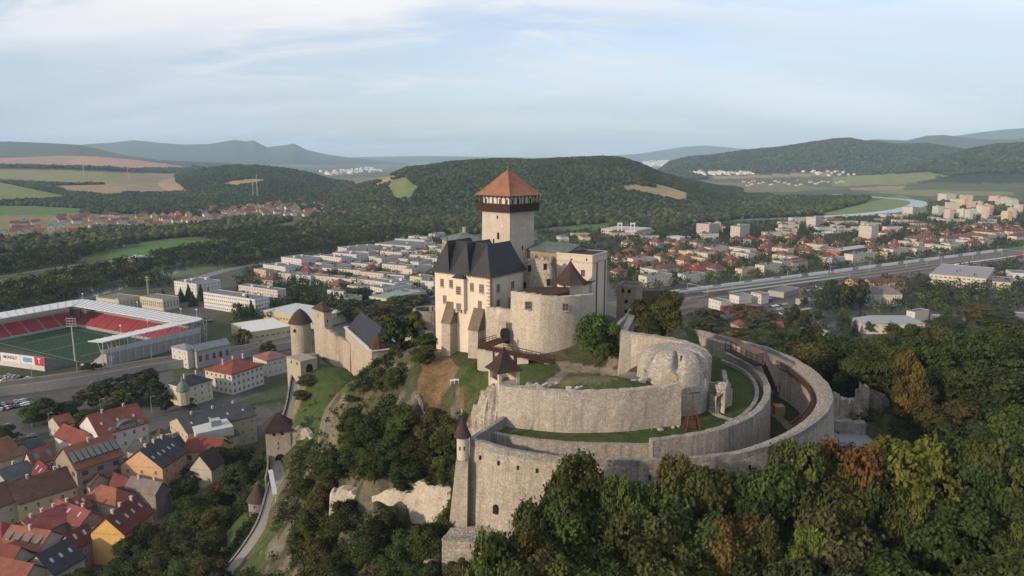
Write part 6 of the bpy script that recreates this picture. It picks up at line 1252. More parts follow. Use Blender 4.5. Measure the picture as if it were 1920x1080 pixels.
scatter(HB, [(1215,535),(1560,492),(1920,440),(1920,456),(1560,508),(1230,548),(1205,545)], RY+math.pi/2, 38, 17, 2, 22, 'in the row behind the railway', 'apartment block', 'blocks along the railway', 1, 14, 0)
scatter(HP+HB, [(1150,490),(1290,480),(1560,470),(1920,436),(1920,452),(1560,500),(1215,540),(1150,525)], RY, 25, 24, 3, 60, 'in the quarter behind the railway', 'house', 'hipped houses right of the castle', 2, 9, 0)
scatter(HP, [(1150,462),(1290,455),(1560,448),(1800,425),(1920,420),(1920,436),(1560,470),(1290,480),(1150,490)], RY, 30, 26, 4, 44, 'among trees right of the castle', 'house', 'hipped houses among the trees', 3, 9, 0)
scatter(HB, [(1010,450),(1120,446),(1270,440),(1480,420),(1740,405),(1920,400),(1920,425),(1560,448),(1240,458),(1020,470)], RY+1.2, 62, 34, 6, 42, 'in the far quarter on the right', 'apartment block', 'far blocks on the right', 4, 16, 0)
scatter(HB[1:3], [(560,520),(700,470),(820,450),(815,540),(700,560)], R(62), 44, 26, 3, 22, 'in the white quarter left of the palace', 'apartment block', 'blocks of the white quarter', 6, 14, 0)
scatter(FB+HP+FB[:1], [(560,500),(640,478),(820,462),(830,500),(820,560),(700,572),(640,580),(600,560),(530,545),(480,530)], R(62), 25, 23, 4, 100, 'in the white quarter left of the palace', 'house', 'houses of the white quarter', 5, 8, 0, .28)
scatter(VH, [(0,428),(60,418),(130,408),(170,402),(230,408),(330,404),(420,390),(600,384),(720,392),(640,410),(560,408),(480,404),(430,414),(330,424),(250,432),(150,436),(100,450),(0,458)], R(35), 17, 21, 4, 190, 'in the village across the river', 'cottage', 'cottages of the far left village', 7, 3, 0, .12)
scatter(VH, [(1370,336),(1500,331),(1560,334),(1700,334),(1640,344),(1400,352)], R(10), 34, 60, 14, 65, 'in the distant village at right', 'cottage', 'cottages of the far right village', 8, 8, 0, .3)
scatter(VH, [(420,394),(560,378),(640,382),(560,394)], R(20), 30, 30, 6, 26, 'at the foot of the wooded hill', 'cottage', 'cottages below the hill', 9, 8, 0, .3)
scatter(VH, [(1040,352),(1130,350),(1180,372),(1100,376),(1045,372)], R(20), 70, 90, 30, 14, 'on the wooded slope behind the keep', 'cottage', 'cottages on the hillside', 10, 10, None, .4)
for pl in (HP, HB, FB, VH):
    for e, lb, r_ in pl:
        for ch in list(e.children):
            for g in list(ch.children): bpy.data.objects.remove(g)
            bpy.data.objects.remove(ch)
        bpy.data.objects.remove(e)
def far_town():                                            # towns so far off that they read as one pale speckle
    rg = random.Random(3); mb = MB()
    for poly, n in (([(1205,305),(1255,303),(1250,312),(1215,314)], 220), ([(1290,322),(1400,322),(1420,328),(1300,329)], 120), ([(590,322),(700,314),(720,322),(620,330)], 160), ([(1500,322),(1560,320),(1620,328),(1540,330)], 40), ([(820,372),(850,372),(850,380),(820,380)], 6)):
        k = 0
        while k < n:
            px, py = rg.uniform(min(p[0] for p in poly), max(p[0] for p in poly)), rg.uniform(min(p[1] for p in poly), max(p[1] for p in poly)); k += 1
            if not inpoly(np.array([px]), np.array([py]), poly)[0]: continue
            p = march(px, py)
            if p is None or p.y > 18000: continue
            s_ = p.y/900.0; mb.box((p.x, p.y, p.z-2), (rg.uniform(1, 3)*s_*2, rg.uniform(1, 2)*s_*2, rg.uniform(1.2, 2.6)*s_+2), rg.uniform(0, 3), rg.randrange(3))
    mb.struct('distant_town', [plain((.7,.7,.68)), plain((.5,.4,.36)), plain((.62,.56,.5))], kind='stuff')
far_town()
# ------------------------------------------------------------------ trees
def crown(seed, nl=16, nq=6500, ls=.034, tall=1.0, irregular=.22, cone=False, sparse=0.0):
    g = np.random.RandomState(seed); lobes = []
    for k in range(nl):
        t = g.rand()*6.283; f = k/max(nl-1, 1); z = .30+.58*f; rr = (.33*math.sqrt(max(0, 1-((z-.52)/.5)**2)))*(.4+.75*g.rand()) if k else 0
        lobes.append((rr*math.cos(t), rr*math.sin(t), z+g.uniform(-.05, .05), g.uniform(.12, .21)))
    lobes.append((0, 0, .55, .27)); lobes = np.array(lobes); n = nq
    li = g.randint(0, len(lobes), n); d = g.normal(size=(n, 3)); d /= np.linalg.norm(d, axis=1)[:, None]; d[:, 2] = np.where(d[:, 2] < -.35, -d[:, 2], d[:, 2])
    rad = lobes[li, 3]*(1+.10*g.normal(size=n)*1)*(.80+.26*g.rand(n)); 
    # clump the leaves: small twigs gather round directions
    tw = g.normal(size=(len(lobes)*26, 3)); tw /= np.linalg.norm(tw, axis=1)[:, None]; ti = li*26+g.randint(0, 26, n); d = d*.42+tw[ti]; d /= np.linalg.norm(d, axis=1)[:, None]; d[:, 2] = np.where(d[:, 2] < -.4, -d[:, 2], d[:, 2])
    rad = rad*(1+.20*(g.rand(len(lobes)*26)[ti]-.5)*2)
    p = lobes[li, :3]+d*rad[:, None]*np.array([1, 1, .85])
    nrm = d+.55*g.normal(size=(n, 3)); nrm /= np.linalg.norm(nrm, axis=1)[:, None]
    a = np.cross(nrm, g.normal(size=(n, 3))); a /= np.linalg.norm(a, axis=1)[:, None]; b = np.cross(nrm, a); s_ = ls*(.6+.8*g.rand(n))[:, None]
    V = np.stack([p-a*s_, p-b*s_*.7, p+a*s_, p+b*s_*.7], 1).reshape(-1, 3); Fq = np.arange(4*n).reshape(n, 4)
    lv = np.clip(.5+.22*g.normal(size=len(lobes))[li]*1+.20*g.normal(size=len(lobes)*26)[ti]+.14*g.normal(size=n), 0, 1)
    return V, Fq, lv, (lobes[li, 2]+.35*lobes[li, 0]+.05*g.normal(size=n) > .72).astype(float)
def trunkmesh(seed, lobes=None, dead=False):
    g = random.Random(seed); mb = MB(); p = Vector((0, 0, -.06)); r_ = .022
    pts = [p]
    for k in range(5): p = p+Vector((g.uniform(-.012, .012), g.uniform(-.012, .012), .12)); pts.append(p)
    for k in range(5): mb.tube(pts[k], pts[k+1], r_*(1-k*.15), r_*(1-(k+1)*.15), 6)
    for k in range(14 if dead else 8):
        s_ = pts[2+k % 4]; t = g.uniform(0, 6.28); e1 = s_+Vector((math.cos(t)*.16, math.sin(t)*.16, g.uniform(.1, .2))); mb.tube(s_, e1, .009, .005, 4); e2 = e1+Vector((math.cos(t+.5)*.12, math.sin(t+.5)*.12, g.uniform(.08, .22))); mb.tube(e1, e2, .005, .002, 4)
        if dead:
            for q in range(5): t2 = t+g.uniform(-1.2, 1.2); e3 = e1.lerp(e2, g.random()); mb.tube(e3, e3+Vector((math.cos(t2)*.1, math.sin(t2)*.1, g.uniform(.03, .16))), .003, .001, 3)
    return mb.mesh('trunk', plaster((.10,.08,.06) if not dead else (.13,.11,.09), 'bark'))
def conif(seed, n=2600, ls=.04):
    g = np.random.RandomState(seed); z = 1-np.sqrt(g.rand(n))*.92; lay = np.floor(z*15)/15; r_ = (1-z)*.42*(.75+.5*(1-(z-lay)*15))*(.35+.65*np.sqrt(g.rand(n))); t = g.rand(n)*6.283; arm = np.round(t*3.5)/3.5; t = t*.4+arm*.6
    p = np.stack([r_*np.cos(t), r_*np.sin(t), z-.25*r_], 1); d = np.stack([np.cos(t), np.sin(t), .5+0*t], 1); nrm = d+.5*g.normal(size=(n, 3)); nrm /= np.linalg.norm(nrm, axis=1)[:, None]
    a = np.cross(nrm, g.normal(size=(n, 3))); a /= np.linalg.norm(a, axis=1)[:, None]; b = np.cross(nrm, a); s_ = ls*(.6+.6*g.rand(n))[:, None]
    V = np.stack([p-a*s_, p-b*s_*.6, p+a*s_, p+b*s_*.6], 1).reshape(-1, 3); return V, np.arange(4*n).reshape(n, 4), np.clip(.5+.2*g.normal(size=n), 0, 1)
LEAF = leafm()
def cmesh(V, F_, lv, tip=None): return npmesh('crown', V, F_, LEAF, attrs={'lv': ('FACE', lv), 'tip': ('FACE', tip if tip is not None else lv*0)})
NEARC = []; MIDC = []; POPC = []; CONC = []
for s_ in range(7): V, F_, lv, lo = crown(s_+1, nl=15+s_ % 4*3, nq=20000, ls=.0195); NEARC.append((cmesh(V, F_, lv, lo), trunkmesh(s_)))
V, F_, lv, lo = crown(31, nl=12, nq=3600, ls=.02); SPARSE = (cmesh(V, F_, lv), trunkmesh(31, dead=True))
for s_ in range(5): V, F_, lv, lo = crown(s_+51, nl=12, nq=2200, ls=.048); MIDC.append((cmesh(V, F_, lv), trunkmesh(s_+51)))
for s_ in range(3): V, F_, lv = conif(s_+71); CONC.append((cmesh(V, F_, lv), trunkmesh(s_+71)))
DG, MG, LG, YG, OL, BR, OR, RD, YE = (.038,.052,.017), (.052,.070,.020), (.070,.092,.023), (.094,.110,.024), (.072,.076,.024), (.070,.062,.026), (.0725,.0765,.0245), (.053,.069,.0205), (.098,.092,.021)
NT = [0]; TR = random.Random(99)
def treeat(x, y, z, h, wd, col, kind='near', label='', name='tree', cat='tree', group=None):
    src = dict(near=NEARC, mid=MIDC, con=CONC, sparse=[SPARSE])[kind]; cm, tm = src[TR.randrange(len(src))]
    e = empty(name, (x, y, z), label, cat, group, TR.uniform(0, 6.28)); NT[0] += 1
    c = bpy.data.objects.new('crown', cm); COL.objects.link(c); c.parent = e; c.scale = (wd, wd, h); c.color = (*[max(.01, v*TR.uniform(.85, 1.18)) for v in col], 0.4 if col is RD else .6 if col is OR else (.8 if TR.random() < .06 else 1.0))
    t = bpy.data.objects.new('trunk', tm); COL.objects.link(t); t.parent = e; t.scale = (h, h, h); return e
KIND = {}
def kname(col):
    return {DG: 'dark green', MG: 'mid green', LG: 'fresh green', YG: 'yellow-green', OL: 'olive', BR: 'brownish', OR: 'orange tinged', RD: 'red topped', YE: 'yellow'}[col]
def tree_px(px, yt, h, wpx, col, where, kind='near', group=None, dmax=1500, dmin=60):
    if where == RW: dmin = 203 if px < 1600 else (185 if px < 1700 else 150)
    if where == BT: dmin = 230
    r = ray(px, yt); r = r/r.y; ys = np.arange(dmin, dmax, 1.0); zt = CAMZ+r.z*ys; gz = terr(r.x*ys, ys); k = np.nonzero(zt-gz <= h)[0]
    if where == W1F or ' ring wall' in where and 'right' not in where and 'slope' not in where and 'between' not in where:
        k = [int(99-20*min(1, max(0, (yt-870)/190.0))-dmin)]; h = float(zt[k[0]]-gz[k[0]])
    if len(k) == 0: return
    y = ys[k[0]]; x = r.x*y; z = gz[k[0]]; ax = y*CP-(z-CAMZ)*SP; wd = wpx/FPX*ax*(1.22 if where == W1F else 1.02)
    return treeat(x, y, z-.4, h, wd, col, kind, ('%s tree ' % kname(col) if kind != 'con' else 'dark conifer ')+where, 'conifer' if kind == 'con' else 'tree', 'tree', group)
RW = 'on the wooded slope right of the ring wall'; BT = 'between ring wall and the station square'
W1F = 'in the wood below the outer ring wall'
for t in ((1085,868,19,120,MG),(1020,930,18,115,MG),(1160,903,18,70,LG),(1185,948,18,95,LG),(1262,872,18,105,OL),(1215,902,17,80,MG),(1335,866,19,150,MG),(1432,862,19,150,MG),(1390,895,18,130,DG),(1505,842,19,120,OL),(1562,878,19,150,MG),(1712,838,19,170,YG),(1660,900,18,120,DG),(1805,836,18,150,DG),(1885,832,18,150,MG),(990,1000,17,150,MG),(1095,955,19,150,MG),(935,1030,14,110,MG),(1200,985,19,160,MG),(1300,950,19,150,MG),(1370,968,18,140,OR),(1440,975,17,95,BR),(1497,990,17,95,YG),(1600,985,18,165,BR),(1785,965,18,160,DG),(1875,925,19,170,DG),(1050,1035,18,150,MG),(1150,1050,18,160,DG),(1265,1040,18,160,MG),(1440,1050,17,130,DG),(1545,1060,17,120,DG),(1700,1050,18,160,DG),(1860,1040,18,180,DG),(960,1068,15,130,MG),(1910,980,18,150,MG)):
    tree_px(*t, W1F)
tree_px(1590,832,19,150,RD,'glowing at the foot of the ring wall'); tree_px(1700,935,19,110,OL,'bare and twiggy in the foreground wood','sparse'); tree_px(1690,905,19,120,OL,'bare and twiggy behind another in the foreground','sparse'); tree_px(1530,845,20,90,OL,'thin branched beside the ring wall','sparse')
RW = 'on the wooded slope right of the ring wall'
for t in ((1480,655,14,90,YG),(1432,622,13,85,MG),(1522,652,16,115,OL),(1600,640,16,115,DG),(1680,642,17,125,MG),(1560,690,16,110,DG),(1640,700,16,115,DG),(1760,640,17,120,DG),(1842,620,18,140,MG),(1903,608,18,150,DG),(1800,690,17,150,DG),(1885,700,18,165,DG),(1850,770,17,160,DG),(1930,770,18,160,MG),(1770,760,16,120,DG),(1530,612,14,75,MG),(1700,606,15,80,MG),(1780,596,15,80,DG),(1830,572,15,85,BR),(1740,612,14,85,OL),(1650,622,14,85,OL),(1580,640,14,80,DG),(1880,580,14,85,DG),(1510,690,14,80,DG),(1470,640,12,70,OL),(1490,615,13,70,MG),(1610,665,14,90,MG),(1720,720,15,90,DG),(1690,690,15,90,DG)):
    tree_px(*t, RW)
tree_px(1715,668,22,78,YE,'standing tall above the ruined moat wall')
BT = 'between ring wall and the station square'
for t in ((1398,572,13,80,BR),(1425,582,14,90,BR),(1440,598,14,90,MG),(1330,580,14,75,DG),(1310,600,12,60,DG),(1372,615,12,85,OL),(1410,618,12,90,MG),(1345,600,12,60,DG),(1500,630,12,60,DG)): tree_px(*t, BT, 'mid')
tree_px(1475,583,17,40,DG,'beside the white red-roofed house','con'); tree_px(1603,600,12,30,DG,'in front of the blue-grey roof','con'); tree_px(1590,605,12,30,DG,'left of the blue-grey roof','con')
for px in (1550, 1565, 1582, 1600, 1618): tree_px(px, 524+TR.uniform(0, 12)+(10 if px < 1560 else 0), 24, 34, DG, 'in the dense tall poplar row near the station', 'mid', 'poplar row')
tree_px(1118,590,12,92,LG,'round and full below the barbican wall'); tree_px(1255,553,10,66,OL,'old and knotty on the mound behind the casemate'); tree_px(1212,572,8,62,OL,'loose crowned on the mound behind the casemate','sparse'); tree_px(1232,600,4,50,DG,'small and bushy on the mound'); tree_px(1345,628,3,30,YG,'low and bright on the green bank'); tree_px(1205,560,7,50,DG,'dark beside the brick ruin')
LV = 'in the hollow between chapel and palace'
for t in ((690,580,12,70,DG),(725,565,13,75,OL),(752,556,14,75,OL),(775,552,14,70,BR),(715,590,12,60,OL),(660,560,14,60,DG),(745,590,11,60,DG),(640,575,12,50,DG),(780,580,10,50,OL),(675,540,14,50,DG)): tree_px(*t, LV, 'mid')
LS = 'on the castle cliff slope left of the ring wall'
for t in ((792,650,5,60,MG),(800,625,4,45,MG),(740,700,4,55,OL),(655,772,8,75,MG),(700,780,9,85,DG),(757,775,9,85,MG),(815,783,10,90,OL),(842,800,10,70,OL),(675,815,9,90,DG),(740,820,10,90,DG),(795,830,10,90,DG),(840,860,8,60,LG),(610,850,9,75,MG),(640,840,9,80,DG),(700,860,8,85,DG),(760,868,8,80,DG),(820,868,7,70,DG),(600,905,9,70,OL),(655,955,9,75,DG),(718,968,9,80,DG),(765,1000,9,85,MG),(805,985,9,80,MG),(845,955,7,60,LG),(690,1010,8,80,DG),(740,1045,8,90,DG),(600,1010,8,65,OL),(640,1040,7,70,DG),(800,1050,6,80,DG),(580,960,8,60,OL),(570,895,7,50,MG),(572,705,4,38,BR),(566,735,4,40,OL),(860,1060,5,60,OL),(630,960,6,50,MG),(560,1000,6,50,OL)): tree_px(*t, LS)
LB = 'in the dark park below the castle lane'
for t in ((432,838,13,85,DG),(445,870,13,80,MG),(400,905,13,90,DG),(370,930,13,90,DG),(345,965,13,95,DG),(385,955,12,90,OL),(330,1005,13,95,DG),(385,1000,12,95,DG),(300,1030,13,90,OL),(250,1045,13,95,DG),(350,1045,12,100,MG),(200,1062,12,90,DG),(290,985,12,75,DG),(340,900,11,60,DG),(360,870,10,50,DG),(240,1010,10,60,MG),(150,1070,11,80,DG),(390,1055,10,80,DG)): tree_px(*t, LB)
tree_px(272,1040,10,40,DG,'silvery in the park below the lane','con'); tree_px(464,865,10,60,DG,'on the cliff foot left of the gate tower')
LT = 'along the street below the viaduct'
for t in ((250,700,16,95,DG),(210,712,14,80,DG),(175,722,13,75,OL),(285,715,13,60,DG),(90,746,13,75,DG),(60,760,11,60,MG),(130,752,10,60,DG),(232,730,11,60,OL),(130,790,8,55,MG),(170,680,9,40,DG),(8,796,9,50,DG),(160,770,8,50,OL),(305,740,10,40,DG),(350,745,8,35,DG)): tree_px(*t, LT, 'mid')
for px, yt, h in ((464,550,18),(448,565,14),(470,560,16),(489,552,16),(352,530,17),(338,538,14),(375,530,17),(390,538,15),(360,545,14),(305,540,15),(545,540,15),(558,538,15),(575,545,14),(590,540,16),(622,545,16),(640,548,15),(607,550,14),(450,612,13),(565,548,14)): tree_px(px, yt, h, 24, DG, 'among the halls and slabs beyond the stadium', 'con', 'conifers of the quarter')
for px, yt, wp in ((455,620,40),(500,640,32),(520,560,30),(655,540,40),(680,545,40),(640,560,40),(665,575,50),(700,560,45),(620,505,30),(650,510,34),(690,505,26),(455,580,26),(520,530,24),(840,440,26),(640,530,30)): tree_px(px, yt, 11, wp, TR.choice([DG, MG, OL]), 'in the quarter left of the palace', 'mid', 'trees of the white quarter')
# mid-distance trees of the right quarter
rr = random.Random(17)
def clear(x, y, d): return all((x-q[0])**2+(y-q[1])**2 > (q[2]*.75+d)**2 for q in used_pts)
def fill(poly, n, where, group, seed, hs=(8, 13), cols=(DG, DG, MG, OL)):
    rg = random.Random(seed); k = 0; tries = 0; xs = [p[0] for p in poly]; ys = [p[1] for p in poly]
    while k < n and tries < n*12:
        tries += 1; px, py = rg.uniform(min(xs), max(xs)), rg.uniform(min(ys), max(ys))
        if not inpoly(np.array([px]), np.array([py]), poly)[0]: continue
        p = P(px, py, 0); z = tz(p.x, p.y)
        if z > 1: continue
        if not clear(p.x, p.y, 3): continue
        h = rg.uniform(*hs); c = rg.choice(cols); treeat(p.x, p.y, z-.3, h, h*rg.uniform(.75, 1.05), c, 'mid', kname(c)+' tree '+where, 'tree', 'tree', group); k += 1
fill([(1480,560),(1620,610),(1740,600),(1740,560),(1920,560),(1920,620),(1750,620),(1480,640)], 34, 'by the right-hand grounds', 'trees of the right grounds', 3, (9, 14))
fill([(1150,560),(1215,556),(1330,590),(1330,620),(1200,600)], 8, 'below the brick ruin', 'trees under the ruin', 4)
# ---------------- woods, too many to count: merged crowns
ICO = None
def ico(sub=1):
    bm = bmesh.new(); bmesh.ops.create_icosphere(bm, subdivisions=sub, radius=1.0); bm.verts.ensure_lookup_table(); v = np.array([x.co[:] for x in bm.verts]); f = np.array([[y.index for y in x.verts] for x in bm.faces]); bm.free(); return v, f
def crowncol(name):
    return colattr(name, amp=.28, scale=.5, bumpd=0)
def blobs(name, P_, S, Hh, cols, sub, seed, jit=.22):
    v, f = ico(sub); n = len(P_); g = np.random.RandomState(seed); V = v[None]*(1+jit*g.normal(size=(n, len(v), 1)))+.07*g.normal(size=(n, len(v), 3)); V = V*np.stack([S, S, Hh], 1)[:, None, :]; V[:, :, 2] += (Hh*.75)[:, None]; V = V+P_[:, None, :]
    Fa = (f[None]+(np.arange(n)*len(v))[:, None, None]).reshape(-1, 3); C = np.repeat(cols, len(v), 0); me = npmesh(name, V.reshape(-1, 3), Fa, crowncol('crown_mass'), cols=C); o = bpy.data.objects.new(name, me); COL.objects.link(o); o['kind'] = 'stuff'; return o
def clumps(name, P_, S, Hh, cols, nq, seed):              # leafy crowns: a shell of leaf clumps for each
    n = len(P_); g = np.random.RandomState(seed); d = g.normal(size=(n, nq, 3)); d /= np.linalg.norm(d, axis=2)[:, :, None]; d[:, :, 2] = np.where(d[:, :, 2] < -.3, -d[:, :, 2], d[:, :, 2])
    lob = g.normal(size=(n, 6, 3))*.36; lob[:, :, 2] *= .8; li = g.randint(0, 6, (n, nq)); c = np.take_along_axis(lob, li[:, :, None].repeat(3, 2), 1); p = c+d*(.5+.12*g.rand(n, nq, 1)); nr = d+.5*g.normal(size=d.shape); nr /= np.linalg.norm(nr, axis=2)[:, :, None]
    a = np.cross(nr, g.normal(size=d.shape)); a /= np.linalg.norm(a, axis=2)[:, :, None]; b = np.cross(nr, a); s_ = (.17*(.6+.8*g.rand(n, nq)))[:, :, None]
    V = np.stack([p-a*s_, p-b*s_*.75, p+a*s_, p+b*s_*.75], 2); sc_ = np.stack([S, S, Hh], 1)[:, None, None, :]; V = V*sc_; V[..., 2] += (Hh*.85)[:, None, None]; V = V+P_[:, None, None, :]
    cc = .88*cols[:, None, :]*np.clip(1+.30*g.normal(size=(n, 6, 1)), .4, 1.8)[np.arange(n)[:, None], li]*np.clip(1+.2*g.normal(size=(n, nq, 1)), .5, 1.6)
    C = np.repeat(cc.reshape(-1, 3), 4, 0); V = V.reshape(-1, 3); F_ = np.arange(len(V)).reshape(-1, 4); me = npmesh(name, V, F_, crowncol('crown_mass'), cols=C); o = bpy.data.objects.new(name, me); COL.objects.link(o); o['kind'] = 'stuff'; return o
PAL = np.array([DG, MG, (.026,.038,.018), (.034,.044,.020), LG, MG, OL, (.060,.066,.024)])*1.0
def region_pts(polys, spacing, d0, d1, seed, density=1.0, zmin=-5, zmax=2000, houses=0, noisecut=None, excl=()):
    """jittered world grid (between distances d0 and d1) whose ground point falls inside a photo polygon"""
    g = np.random.RandomState(seed); X, Y = np.meshgrid(np.arange(-.76*d1, .76*d1, spacing), np.arange(d0, d1, spacing)); X = X.ravel(); Y = Y.ravel(); k = np.abs(X) < .74*Y+20; X, Y = X[k], Y[k]; X = X+g.uniform(-.5, .5, len(X))*spacing; Y = Y+g.uniform(-.5, .5, len(X))*spacing
    k = g.rand(len(X)) < density; X, Y = X[k], Y[k]; Z = terr(X, Y); ax = Y*CP-(Z-CAMZ)*SP; px = 960+FPX*X/ax; py = 540-FPX*(Y*SP+(Z-CAMZ)*CP)/ax; m = np.zeros(len(X), bool)
    for pl in polys: m |= inpoly(px, py, pl)
    for pl in excl: m &= ~inpoly(px, py, pl)
    m &= (Z > zmin) & (Z < zmax)
    if noisecut: m &= fbm(X, Y, noisecut[0], 3, seed) > noisecut[1]
    X, Y, Z = X[m], Y[m], Z[m]
    if houses:
        U = np.array([(q[0], q[1], q[2]) for q in used_pts]); ok = np.ones(len(X), bool)
        for i in range(0, len(X), 4000): s = slice(i, i+4000); ok[s] = np.all((X[s, None]-U[None, :, 0])**2+(Y[s, None]-U[None, :, 1])**2 > (U[None, :, 2]*(.58 if houses < 2 else .8)+houses)**2, 1)
        X, Y, Z = X[ok], Y[ok], Z[ok]
    return np.stack([X, Y, Z], 1)
def cols_for(Pn, seed, k=None, far=0.0):
    g = np.random.RandomState(seed); t = fbm(Pn[:, 0], Pn[:, 1], 160, 3, seed)+.10*g.normal(size=len(Pn)); i = np.clip(((t+.25)*len(PAL)*2).astype(int), 0, len(PAL)-1); c = PAL[i]*np.clip(1+.32*g.normal(size=(len(Pn), 1)), .4, 2); j = g.rand(len(Pn)) < .02; c[j] = np.array(OR)*.6; j = g.rand(len(Pn)) < .03; c[j] = np.array(YE)*.6; return c*(1+far)
FIELDX = [pl for col, pl, dr in LAND[3:-1] if col not in ((.10,.13,.05),)]
def woods():
    g = np.random.RandomState(4)
    # riverside woods, 420-1000 m
    A = [[(-50,500),(120,470),(200,465),(330,455),(440,452),(470,470),(430,492),(340,508),(280,525),(330,540),(200,545),(120,575),(-50,590)],
         [(330,455),(480,430),(640,420),(800,415),(830,440),(760,455),(700,455),(630,465),(520,485),(440,505),(400,500)]]
    EX = [[(205,470),(330,450),(440,447),(420,460),(300,478),(200,484)], [(-60,530),(160,492),(200,500),(0,545)], [(120,488),(240,470),(300,486),(200,500)]]
    p = region_pts(A, 6.6, 400, 1300, 1, .92, houses=4, excl=EX); h = g.uniform(4.2, 7.5, len(p)); 
    wr = [(P(x, y).x, P(x, y).y) for x, y in ((60,574),(160,552),(215,538),(280,520),(340,502),(440,486),(0,487),(90,474),(190,462),(270,452),(330,444))]; wr = crom(wr[:6], 8)+crom(wr[6:], 8); Wv = np.array(wr)
    ok = np.min((p[:, 0, None]-Wv[None, :, 0])**2+(p[:, 1, None]-Wv[None, :, 1])**2, 1) > 13**2; p = p[ok]; h = h[ok]
    clumps('riverside_wood', p, h*.82, h, cols_for(p, 2), 60, 3)
    # scattered crowns through the town
    B = [[(1010,440),(1920,395),(1920,470),(1560,510),(1215,550),(1150,560),(1140,500),(1010,470)], [(440,520),(640,455),(830,440),(830,560),(640,590),(440,620)], [(1440,520),(1560,510),(1920,470),(1920,560),(1740,560),(1560,600)]]
    B += [[(1640,560),(1920,545),(1920,580),(1740,590),(1640,590)]]
    p = region_pts(B, 8.2, 330, 1700, 5, .85, houses=1.6, noisecut=(60, -.2)); a, b = RAIL; t = (b-a).normalized(); nn = Vector((-t.y, t.x, 0)); off = (p[:, 0]-a.x)*nn.x+(p[:, 1]-a.y)*nn.y; p = p[(off > 4) | (off < -66)]; h = g.uniform(3.0, 6.4, len(p)); clumps('town_trees', p, h*.85, h, cols_for(p, 6), 48, 7)
    # plain woods 1000-1900 m
    Cc = [[(560,418),(640,400),(740,405),(830,395),(900,402),(960,410),(1145,410),(1145,418),(1060,424),(1000,430),(960,440),(820,440),(700,440),(560,450)], [(1145,400),(1300,395),(1500,400),(1620,380),(1640,395),(1500,406),(1380,412),(1230,432),(1145,436)], [(-50,395),(160,395),(330,392),(200,404),(100,402),(-50,408)], [(-50,455),(100,448),(330,430),(430,415),(560,412),(430,440),(330,446),(190,460),(90,470),(-50,478)], [(0,430),(330,432),(480,408),(480,425),(250,450)], [(640,345),(760,360),(900,380),(960,395),(1150,395),(1300,385),(1420,380),(1500,360),(1640,365),(1600,395),(1150,425),(830,415),(600,420)], [(1740,382),(1920,385),(1920,400),(1740,396)]]
    p = region_pts(Cc, 9.0, 900, 2400, 8, .93, houses=6, excl=FIELDX, zmax=12); h = g.uniform(4, 7.5, len(p)); blobs('plain_wood', p, h*.95, h, cols_for(p, 9)*.85, 1, 10)
    # wooded hills
    hill = [[(560,440),(640,340),(680,335),(760,300),(900,285),(1130,280),(1240,305),(1340,340),(1460,370),(1420,400),(1200,410),(900,410),(700,420)], [(230,365),(300,340),(380,305),(480,300),(620,330),(740,370),(640,400),(480,385),(330,385),(250,380)], [(-50,372),(80,376),(250,366),(330,372),(480,385),(400,405),(200,400),(-50,392)], [(-50,338),(60,345),(150,345),(230,342),(230,350),(100,352),(200,368),(300,362),(350,366),(330,384),(170,386),(60,366),(-50,345)], [(60,335),(100,322),(250,326),(240,336),(120,338)], [(0,308),(150,306),(380,318),(440,322),(400,330),(250,322),(120,316),(0,314)]]
    p = region_pts(hill, 9.5, 1450, 3300, 11, .97, excl=FIELDX); p = p[(p[:, 2] > 3)|(p[:, 1] < 2600)]; h = g.uniform(5, 8, len(p)); k = p[:, 1] < 2300; c = cols_for(p, 12)
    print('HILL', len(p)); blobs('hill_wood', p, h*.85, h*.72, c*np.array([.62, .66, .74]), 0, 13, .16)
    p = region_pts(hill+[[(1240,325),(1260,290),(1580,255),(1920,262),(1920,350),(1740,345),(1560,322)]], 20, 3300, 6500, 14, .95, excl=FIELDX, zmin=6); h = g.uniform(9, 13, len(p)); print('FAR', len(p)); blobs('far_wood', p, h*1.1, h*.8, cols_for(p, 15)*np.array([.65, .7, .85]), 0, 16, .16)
woods()
